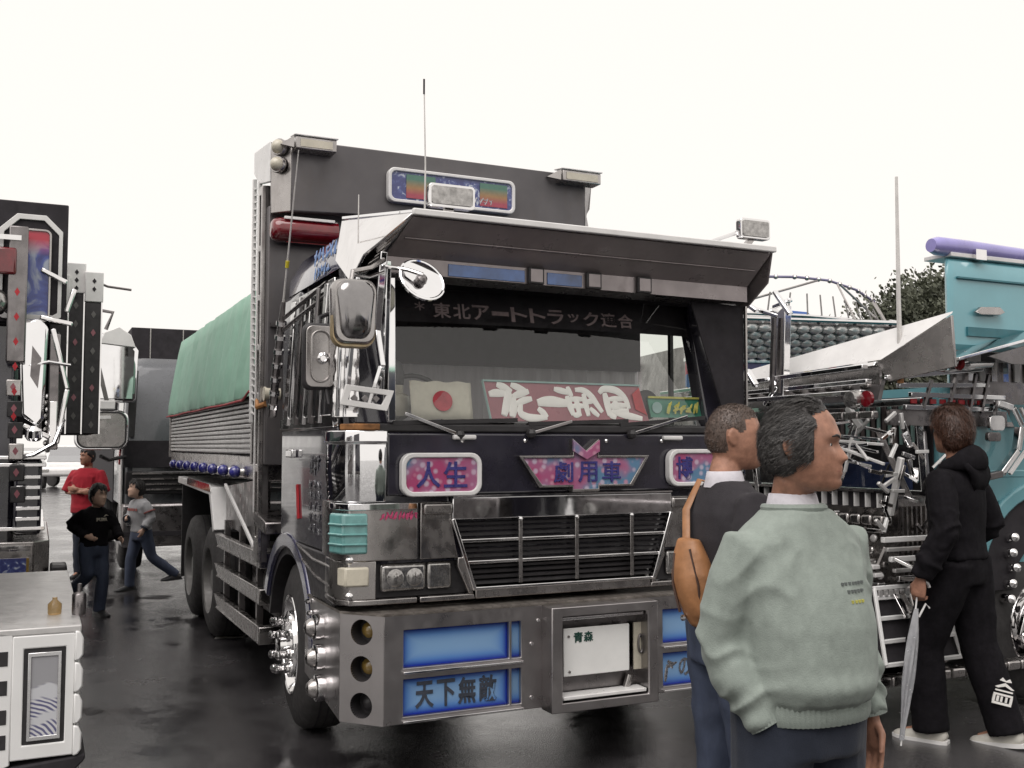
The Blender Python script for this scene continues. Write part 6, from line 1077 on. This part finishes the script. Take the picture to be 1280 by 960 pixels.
    if nl:
        lk = MB(); lk2 = MB(); keys = [k for k in grid if grid[k][1] > .02]
        for i in range(nl):
            k = rnd.choice(keys); c, m_, d, p = grid[k]; dn = HR @ d; jv = Vector((rnd.gauss(0,1), rnd.gauss(0,1), rnd.gauss(0,1)))*.004*hs; c = c + jv - dn*jv.dot(dn); fl = spec.get('flow', Vector((0,.5,-.8))); f_ = HR @ (fl + Vector((rnd.gauss(0,.16), rnd.gauss(0,.16), rnd.gauss(0,.16)))); f_ = (f_ - dn*f_.dot(dn)).normalized()
            L_ = spec.get('lock_len', .03)*hs*rnd.uniform(.6,1.3); sd = f_.cross(dn).normalized()*spec.get('lock_w',.0007)*hs; q0 = c - dn*.004*hs; q1 = c + f_*L_*.5 + dn*.003*hs; q2 = c + f_*L_ + dn*rnd.uniform(-.006,.002)*hs
            (lk2 if rnd.random() < spec.get('grey', 0) else lk).add([q0-sd,q0+sd,q1+sd,q1-sd,q2], [(0,1,2,3),(3,2,4)])
        o = lk.build('hair_locks', K[spec['hair']], ho, smooth=False); o['kind'] = 'stuff'
        if lk2.v: o = lk2.build('grey_locks', K['hairgreylight'], ho, smooth=False); o['kind'] = 'stuff'
    # ---- garments
    ex = spec.get('loose', .018)*s; tm = MB(); torso(tm, ex, spec.get('hem', -.12))
    sl = spec.get('sleeve', 1.0)
    for S_ in 'LR':
        el, wr, shd = j['elb'+S_], j['wri'+S_], j['sho'+S_]; shd = shd - up*.030*s; inner = shd.lerp((j['shoL']+j['shoR'])/2, .4) - up*.02*s
        if sl >= 1: limb(tm, [inner, shd] + sub(shd, el, (.3,.65,.95)) + sub(el, wr, (.08,.35,.62,.80,.90,.985)), (.040,.054,.059,.058,.053,.053,.052,.050,.050,.047,.038), ex*.8)
        else: limb(tm, [inner, shd] + sub(shd, el, (.3,.65,.95)), (.040,.054,.060,.060,.062), ex*.8)
    pz = j['pelvis'].lerp((j['shoL']+j['shoR'])/2, max(spec.get('hem', -.12), -.22)).z; dsp = cloth_folds(j, s, spec.get('seed', 1)*1.7, spec.get('fold', 1.0), pz); fuse('top', tm, spec['top'], P, vx*.8, 5, dsp)
    if spec.get('ribbed'):
        pe = j['pelvis']; shc = (j['shoL']+j['shoR'])/2; N_ = 150; h0, a0, b0, o0 = spec['ribbed']; hm_ = MB(); rows_ = []
        for k in range(6):
            c = pe.lerp(shc, h0) + Vector((0,0,-.038 + .016*k))*s + fw*(o0*.5); q_ = ring(c, a0*s, b0*s + o0*.5, N_, 2.3); cc = c; rows_.append([p + (p-cc).normalized()*(.0028*s*math.cos(i*math.pi) - (.006*s if k in (0,5) else 0)) for i, p in enumerate(q_)])
        hm_.loft(rows_, caps=False).build('hem_rib', K[spec['top']], P, ang=180)
        for S_ in 'LR':
            a_, b_ = j['elb'+S_], j['wri'+S_]; d_ = (b_-a_).normalized(); u_ = d_.orthogonal().normalized(); v_ = d_.cross(u_); cm_ = MB(); cm_.loft([[b_ + d_*(t*s) + (u_*math.cos(2*math.pi*k/56) + v_*math.sin(2*math.pi*k/56))*(r_*s + .0018*s*math.cos(k*math.pi)) for k in range(56)] for t, r_ in ((-.065,.044),(-.04,.0495),(-.015,.0485),(.0,.046))], caps=False).build('cuff_rib', K[spec['top']], P, ang=180)
            sh_ = j['sho'+S_]; nk_ = j['neck']; sx = 1 if S_ == 'L' else -1
    if spec.get('collar'): 
        cm = MB(); c0 = j['neck'] - up*.012*s; cr = [ring(c0 + up*h*s, r_*s, r_*s*.98, 24, 2, None, None) for h, r_ in ((-.01,.078),(.02,.070),(.045,.064),(.047,.060),(.02,.062))]; cm.loft(cr, caps=False); cm.build('collar', K[spec['collar']], P, ang=60)
    if spec.get('neckband'): MB().tube([p for p in ring(j['neck'] - up*.004*s + fw*.004*s, .079*s, .078*s, 24, 2)] + [ring(j['neck'] - up*.004*s + fw*.004*s, .079*s, .078*s, 24, 2)[0]], .011*s, 8).build('neckband', K[spec['neckband']], P)
    pm = MB(); lx = spec.get('leg_loose', .014)*s; pe = j['pelvis']; rg = [ring(pe + Vector((0,0,h*s)), a*g*s + .012*s, b*g*s + .012*s, 28, 2.3, lp, fp) for h, a, b in ((-.14,.165,.125),(-.06,.17,.128),(.03,.165,.122),(.10,.155,.115))]; pm.loft(rg)
    for S_ in 'LR': limb(pm, [j['hip'+S_] + Vector((0,0,.04*s))] + sub(j['hip'+S_], j['kne'+S_], (.2,.6,.97)) + sub(j['kne'+S_], j['ank'+S_], (.08,.4,.75,.92,1.07)), (.095,.092,.078,.066,.066,.066,.060,.060,.062), lx)
    fuse('trousers', pm, spec['bottom'], P, vx, 2, folds(.009*s, 6.5, 4.0 + spec.get('seed', 1), (1,1,.9)))
    for S_ in 'LR':
        if spec.get('shoe') is None: continue
        ft = Vector(spec.get('foot'+S_, (0,-1,0))).normalized(); sd = Vector((0,0,1)).cross(ft).normalized(); upv = ft.cross(sd); an = j['ank'+S_]; rg = []
        sh_k = spec.get('shoe_scale', 1.0)
        for t, wd, h, b0 in ((-.085,.022,.05,.03),(-.07,.036,.085,.01),(-.02,.040,.10,0),(.04,.042,.085,0),(.09,.047,.06,0),(.14,.046,.045,0),(.175,.036,.035,.006),(.19,.016,.025,.012)):
            c = an + ft*t*s*sh_k - upv*.088*s; rg.append([c + sd*wd*s*sh_k*x + upv*(b0 + (h-b0)*z)*s for x, z in ((-.9,.05),(.9,.05),(1,.3),(.92,.62),(.55,.95),(0,1.0),(-.55,.95),(-.92,.62),(-1,.3))])
        sh = MB().loft(rg).build('shoe', K[spec['shoe']], P, ang=60); MB().loft([[p + upv*.0 for p in [c_ + sd*wd*s*1.06*x + upv*z*s for x, z in ((-1,-.004),(1,-.004),(1,.018),(-1,.018))]] for c_, wd in [(an + ft*t*s*sh_k - upv*.088*s, w_*sh_k) for t, w_ in ((-.09,.025),(-.06,.040),(.04,.044),(.1,.049),(.16,.044),(.195,.018))]]).build('sole', K['white' if spec['shoe'] == 'sneaker' else 'shoedark'], sh)
    P['_'] = 0; del P['_']
    return P, j, s
STAND = dict(pelvis=(0,0,.97), neck=(0,.01,1.475), head=(0,-.02,1.63), shoL=(.185,0,1.42), shoR=(-.185,0,1.42), elbL=(.235,.03,1.13), elbR=(-.235,.03,1.13), wriL=(.245,-.05,.88), wriR=(-.245,-.05,.88),
    hipL=(.09,0,.93), hipR=(-.09,0,.93), kneL=(.10,-.01,.49), kneR=(-.10,-.01,.49), ankL=(.11,.03,.088), ankR=(-.11,.03,.088))
def pose(**k): d = dict(STAND); d.update(k); return d
# hairlines: positive where hair grows
def hl_man(d): return d.z*.9 + d.y*.95 + .02 if d.y > -.25 else d.z - .62 + .30*max(0, abs(d.x) - .45)     # receding at the temples
def hl_grey(d):
    front = d.z - (.56 + .55*(-d.y))*1.0 if d.y < -.15 else 9
    side = d.z + .50 + 1.0*d.y if abs(d.x) > .35 else d.z + .62 + .2*d.y
    burn = .25 if (abs(d.x) > .72 and -.35 < d.y < .02 and d.z > -.28) else -9
    ear = -1 if (abs(d.x) > .80 and .06 < d.y < .33 and -.32 < d.z < .16) else 1
    base = min(front, d.z + .62*d.y + .34) if d.y < .1 else d.z + .58
    return min(max(base, burn), ear)
def hl_crop(d):
    ear = -1 if (abs(d.x) > .80 and .0 < d.y < .42 and d.z < .22) else 1
    return min((d.z - .50 + .2*d.y if d.y < -.2 else d.z + .9*d.y - .02 if d.y < .2 else d.z + .42), ear)
def hl_full(d): return (d.z - .50 + .12*math.sin(d.x*14) if d.y < -.40 else d.z + .75*d.y + .12 if d.y < .15 else d.z + .72)
# --- man in the green sweatshirt, right foreground
gs = 1.062
PROF_SWEAT = ((-.06,.158,.118,.3),(-.03,.164,.124,.5),(.02,.174,.133,.9),(.10,.178,.137,1.0),(.25,.180,.137,1.0),(.45,.184,.135,.9),(.66,.190,.130,.4),(.82,.192,.118,.1),(.90,.192,.108,0),(.99,.176,.096,0),(1.07,.140,.086,0),(1.13,.102,.078,0),(1.165,.084,.074,0))
GB = .045*gs
GP, gj, _ = person((.815, 2.95, 0), R(26), 'man in sage green sweatshirt, hand in pocket, looking right, right foreground',
    pose(head=(.0,-.035,1.628), elbR=(-.228,.045,1.115), wriR=(-.150,-.055,.915), elbL=(.225,.05,1.12), wriL=(.255,0,.885), shoL=(.185,.0,1.39), shoR=(-.185,.0,1.39), neck=(0,.01,1.468), kneR=(-.12,-.03,.49)),
    dict(top='sweat', bottom='navy', collar='undershirt', neckband='sweat', hair='hairgrey', hairline=hl_grey, hair_t=.015, locks=14000, grey=.26, lock_w=.0005, lock_len=.036, flow=Vector((0,.85,-.55)), head_yaw=40, head_pitch=0, girth=1.0, loose=.009, voxel=.010, body_voxel=.0055, seed=2, hem=-.06, fold=.95,
         torso_prof=tuple((t, a, b, o*GB) for t, a, b, o in PROF_SWEAT), handL=((.03,-.08,-1),(-1,.1,0),(.1,-1,0),.28), handR=((.18,.16,-1),(.9,.1,.2),(.1,-1,-.1),.08), head_scale=1.0, shoe='shoedark', ribbed=(-.035,.178,.136,.6*GB)), gs)

# small print on the chest
K['fadedprint'] = M('faded grey print', (.14,.155,.15), .8)
_tp = [c for c in GP.children if c.name.startswith('top')][0]
for r_, (x0, n_, z) in enumerate(((.02,7,1.275),(.035,5,1.256),(.04,4,1.230))):
    for k in range(n_):
        x = (x0 + k*.0135)*gs; zz_ = z*gs; ys = [v.co.y for v in _tp.data.vertices if abs(v.co.x-x) < .010 and abs(v.co.z-zz_) < .010]
        if ys: MB().box(x-.0035, x+.0035, min(ys)-.001, min(ys)+.004, zz_-.004, zz_+.004).build('chest_print', K['yellowprint' if r_ == 2 else 'fadedprint'], GP)
# --- man with the tan sling bag
bs_ = 1.082
BGP, bj, _ = person((.845, 4.02, 0), R(106), 'cropped-hair man in charcoal top with tan bag, beside the grille', 
    pose(head=(.0,-.03,1.632), elbR=(-.235,.04,1.13), wriR=(-.22,-.16,.93), elbL=(.235,.02,1.13), wriL=(.20,-.18,.95), kneR=(-.11,-.04,.49), ankR=(-.13,.06,.088), ankL=(.12,-.06,.088)),
    dict(top='charcoal', bottom='denim', collar='undershirt', hair='hairshort', hairline=hl_crop, hair_t=.003, locks=3000, lock_len=.008, flow=Vector((0,.4,-.4)), head_yaw=-16, girth=.93, loose=.014, voxel=.012, body_voxel=.007, seed=5, hem=-.14, fold=.8,
         handL=((0,-.3,-1),(-1,0,0),(0,-1,.2),.5), handR=((0,-.3,-1),(1,0,0),(0,-1,.2),.5), shoe='shoedark', leg_loose=.02), bs_)
# --- walker in black seen from behind
hs_ = 1.115
HDP, hj, _ = person((2.63, 6.06, 0), R(222), 'walker in black hooded top with umbrella, seen from behind at right',
    pose(head=(0,-.02,1.632), elbL=(.25,.06,1.13), wriL=(.30,-.06,.875), elbR=(-.25,.08,1.13), wriR=(-.20,-.14,.99), hipL=(.09,0,.92), hipR=(-.09,0,.92), kneL=(.10,-.15,.50), ankL=(.09,-.13,.088), kneR=(-.11,.05,.50), ankR=(-.12,.17,.092), shoL=(.185,0,1.405), shoR=(-.185,0,1.405)),
    dict(top='blackjersey', bottom='blackjersey', hair='hairbrown', hairline=hl_full, hair_t=.026, locks=5000, lock_len=.05, lock_w=.0012, flow=Vector((0,.25,-1)), hair_f=6.0, head_yaw=-18, girth=.92, loose=.018, voxel=.013, body_voxel=.008, seed=7, hem=-.16, fold=1.3,
         handL=((.05,-.15,-1),(-1,0,0),(0,-1,0),.85), handR=((.3,-.6,-.7),(1,0,0),(0,-1,.2),.5), footL=(.15,-1,0), footR=(.0,-1,-.12), shoe='sneaker', leg_loose=.030, skin='skin'), hs_)
def mkc(P):
    def f(mb, name, mat, **k): return mb.build(name, K[mat] if isinstance(mat, str) else mat, P, **k)
    return f
h_ = mkc(HDP); n_ = hj['neck']
hood = MB(); rings = []
for a in range(17):
    t = R(-120 + 240*a/16); c = n_ + Vector((math.sin(t)*.105, math.cos(t)*.095 + .008, -.005 + .035*math.cos(t) - .012))*hs_; o_ = Vector((math.sin(t), math.cos(t), 0)); w_ = (.030 + .030*max(0, math.cos(t)))*hs_
    rings.append([c + o_*w_*math.cos(q)*.75 + Vector((0,0,1))*w_*math.sin(q)*1.15 - o_*.3*w_*math.sin(q) for q in [2*math.pi*k/12 for k in range(12)]])
hood.loft(rings); fuse('hood', hood, 'blackjersey', HDP, .012, 3, folds(.008, 9, 3))
fl_ = MB(); fl_.loft([[n_ + Vector((x*.12*(1-.5*t), .105 + .03*math.sin(t*3), -.01 - .15*t))*hs_ for x in (-1,-.5,0,.5,1)] for t in (0,.25,.5,.75,1)] , caps=False, closed=False); f_ = fl_.build('hood_back', K['blackjersey'], HDP); f_.modifiers.new('t','SOLIDIFY').thickness = .03
# print on the trouser leg
pr = empty('tmp'); bpy.data.objects.remove(pr)
lc = hj['kneR'].lerp(hj['ankR'], .55); dv_ = (hj['ankR'] - hj['kneR']).normalized()
BACK = Matrix.Rotation(R(180), 4, 'Z') @ FRONT
pm_ = Matrix.Translation(lc + Vector((.669,.743,0))*.118) @ Matrix.Rotation(R(-42), 4, 'Z') @ Matrix.Rotation(R(-14), 4, 'Y')
def badge(mb, name, mat): o = h_(mb, name, mat); return o
bq = MB()
for (x, z, w_, hh) in ((0,-.045,.10,.012),(0,.0,.10,.010),(-.045,-.022,.012,.035),(.045,-.022,.012,.035),(-.02,-.022,.010,.028),(.005,-.022,.010,.028),(.025,-.022,.012,.028),(0,.02,.09,.008)): bq.box(x-w_/2, x+w_/2, -.003, .003, z-hh/2, z+hh/2)
bq.prism([(-.05,-.003,.035),(0,-.003,.062),(.05,-.003,.035),(.035,-.003,.032),(0,-.003,.045),(-.035,-.003,.032)], (0,.006,0)); bq.prism([(-.03,-.003,.07),(-.018,-.003,.085),(0,-.003,.072),(.02,-.003,.086),(.032,-.003,.07),(0,-.003,.066)], (0,.006,0))
bo = bq.xf(pm_ @ Matrix.Scale(hs_, 4)).build('leg_print', K['letterwhite'], HDP)
# --- clear umbrella held by the walker
HW = Matrix.Translation((2.63,6.06,0)) @ Matrix.Rotation(R(222),4,'Z'); hp = HW @ (hj['wriL'] + Vector((.0,-.02,-.085))*hs_)
U = empty('umbrella', (hp.x, hp.y, 0), 0, 'folded clear plastic umbrella hanging from the walker in black', 'umbrella')
K['vinyl'] = M('clear vinyl', (.66,.67,.70), .22, 0, .1, 20, .06, trans=.55, bump=.6, bs=18, bdist=.01)
tip = Vector((-.15,-.10,.06)); top_ = Vector((0,0,hp.z-.03)); um = MB(); rings = []
for k in range(14):
    t = k/13; c = top_.lerp(tip, .06+.9*t); r_ = (.012 + .020*math.sin(math.pi*min(1, t*1.15))**.8*(1-t*.4)) ; rings.append([c + Vector((math.cos(a), math.sin(a), 0))*r_*(1 + .28*math.sin(a*4 + t*5)) for a in [2*math.pi*i/20 for i in range(20)]])
um.loft(rings).build('canopy', K['vinyl'], U, ang=60); MB().tube([top_ + Vector((0,0,.03)), tip], .005, 8).build('shaft', K['white'], U); hk = [top_ + Vector((0,0,.03)), top_ + Vector((.0,0,.07))] + [top_ + Vector((.035 - .035*math.cos(a), 0, .07 + .035*math.sin(a))) for a in [R(20*q) for q in range(1,10)]]; MB().tube(hk, .009, 8).build('handle', K['white'], U); MB().tube([top_.lerp(tip,.12)+Vector((.02,0,0)), top_.lerp(tip,.05)+Vector((.05,-.01,.02)), top_.lerp(tip,.02)+Vector((.07,0,-.03))], .006, 6).build('strap', K['white'], U)
# --- tan sling bag
BW = Matrix.Translation((.845,4.02,0)) @ Matrix.Rotation(R(106),4,'Z')
SB = empty('sling_bag', (0,0,0), 0, 'tan leather sling bag on the cropped-hair man', 'bag'); SB.matrix_world = BW
bag = MB(); rings = []
for k in range(15):
    t = k/14; w_ = (.032 + .054*math.sin(math.pi*min(1,(t*.88+.10)))**.8)*(1 if t < .9 else .8); d_ = .022 + .05*math.sin(math.pi*(t*.9+.06)); c = Vector((-.02 - .04*t, .165 - .02*t, 1.27 - .30*t))*bs_
    rings.append([c + Vector((w_*math.cos(a), d_*math.sin(a), 0))*bs_ for a in [2*math.pi*i/20 for i in range(20)]])
bg_ = fuse('bag_body', bag.loft(rings), 'tan', SB, .010, 2, folds(.006, 9, 2)); MB().tube([Vector((-.01,.215,1.22))*bs_, Vector((-.03,.232,1.12))*bs_, Vector((-.05,.215,1.02))*bs_], .006, 6).build('zip', K['tandark'], bg_); MB().tube([Vector((-.08,.19,1.24))*bs_, Vector((-.125,.18,1.12))*bs_, Vector((-.10,.16,.99))*bs_], .005, 6).build('piping', K['tandark'], bg_); MB().lathe([(.012,0),(.012,.01),(0,.014)], Vector((-.05,.20,1.0))*bs_, (0,1,0), 10).build('buckle', K['chrome'], bg_)
MB().tube([Vector(p)*bs_ for p in ((.0,.165,1.24),(.05,.14,1.37),(.10,.06,1.475),(.08,-.06,1.44),(.0,-.135,1.3),(-.14,-.10,1.12))], [.016]*6, 8, flat=.3).build('strap', K['tan'], SB, ang=60)
# --- boys and the man in red, left background
kid = dict(locks=900, lock_len=.035, lock_w=.003, flow=Vector((0,.1,-1)), shoe_scale=1.25, head_scale=1.2, hand_scale=1.0, voxel=.016, body_voxel=.011, hair='hairblack', hairline=hl_full, hair_t=.014, skin='skinlight', rib=False)
BK1, k1j, _ = person((-4.28, 10.5, 0), R(50), 'boy in black long-sleeved shirt running between the trucks', pose(pelvis=(0,0,.93), neck=(0,-.06,1.43), head=(0,-.10,1.585), shoL=(.17,-.05,1.38), shoR=(-.17,-.05,1.38), elbL=(.25,-.12,1.14), wriL=(.20,-.30,1.02), elbR=(-.27,.12,1.20), wriR=(-.16,-.10,1.06), hipL=(.09,0,.90), hipR=(-.09,0,.90), kneL=(.09,-.10,.49), ankL=(.09,-.02,.088), kneR=(-.10,-.06,.54), ankR=(-.12,.30,.34)),
    dict(kid, top='blackjersey', bottom='denim', head_yaw=10, seed=9, hem=-.18, loose=.016, handL=((0,-.9,-.3),(-1,0,0),(0,0,1),.4), handR=((.6,-.7,-.3),(1,0,0),(0,0,1),.4), shoe='shoedark', footR=(0,-.4,-.9), group=None), .775)
BK2, k2j, _ = person((-4.46, 12.35, 0), R(-38), 'boy in pale grey sweater running behind the boy in black', pose(pelvis=(0,0,.93), neck=(0,-.05,1.44), head=(0,-.10,1.59), shoL=(.17,-.04,1.38), shoR=(-.17,-.04,1.38), elbL=(.25,.02,1.14), wriL=(.22,-.10,.98), elbR=(-.25,-.04,1.15), wriR=(-.10,-.20,1.12), hipL=(.09,0,.90), hipR=(-.09,0,.90), kneL=(.15,.10,.52), ankL=(.30,.42,.24), kneR=(-.12,-.10,.49), ankR=(-.14,-.10,.09)),
    dict(kid, top='greyshirt', bottom='denim', head_yaw=-12, head_pitch=-8, seed=11, hem=-.18, loose=.02, handL=((0,-.4,-.9),(-1,0,0),(0,-1,0),.4), handR=((.7,-.6,.1),(1,0,0),(0,0,1),.4), shoe='shoedark', group=None), .765)
person((-5.62, 13.55, 0), R(-8), 'man in red shirt standing with folded arms behind the boys', pose(elbL=(.27,-.04,1.14), wriL=(-.04,-.20,1.20), elbR=(-.27,-.04,1.14), wriR=(.05,-.22,1.16)),
    dict(top='redshirt', bottom='navy', hair='hairblack', hairline=hl_full, hair_t=.012, sleeve=.5, voxel=.016, body_voxel=.011, seed=13, hem=-.30, loose=.025, head_yaw=-25, girth=1.05, handL=((-1,.1,0),(0,1,0),(0,0,1),.3), handR=((1,.1,0),(0,1,0),(0,0,1),.3), shoe='shoedark', torso_prof=((-.36,.185,.14,0),(-.22,.178,.13,0),(0,.176,.126,0),(.22,.17,.122,.01),(.45,.172,.122,.01),(.68,.182,.122,0),(.86,.188,.112,0),(.97,.172,.092,0),(1.06,.118,.074,0),(1.12,.072,.062,0))), .975)

def chest_y(P, x, z, r=.018):
    t = [c for c in P.children if c.name.startswith('top')][0]; ys = [v.co.y for v in t.data.vertices if abs(v.co.x-x) < r and abs(v.co.z-z) < r]; return min(ys) if ys else -.12
K['creamprint'] = M('cream print', (.45,.40,.34), .7)
y_ = chest_y(BK1, .02, .99); chars('PUMA', K['creamprint'], BK1, (.01, y_-.006, .985), .115, .035, FRONT, bold=.03, depth=.006); MB().prism([(.03,y_-.008,1.01),(.055,y_-.008,1.035),(.085,y_-.008,1.02),(.06,y_-.008,1.022)], (0,.008,0)).build('shirt_mark', K['creamprint'], BK1)
K['fadedred'] = M('faded red print', (.30,.10,.09), .8)
for k in range(4): x = -.075 + k*.05; y_ = chest_y(BK2, x, .97); MB().box(x-.02,x+.02,y_-.004,y_+.004,.955,.985).build('shirt_print', K['fadedred'], BK2)
a_, b_ = k2j['shoL'], k2j['elbL']; MB().cyl(a_.lerp(b_,.55), a_.lerp(b_,.62), .068*.765+.018, n=18).build('sleeve_band', K['fadedred'], BK2)
for S_ in 'LR': a_, b_ = k2j['elb'+S_], k2j['wri'+S_]; MB().cyl(a_.lerp(b_,.88), a_.lerp(b_,1.0), .042*.765+.016, n=18).build('cuff', K['navy'], BK2)
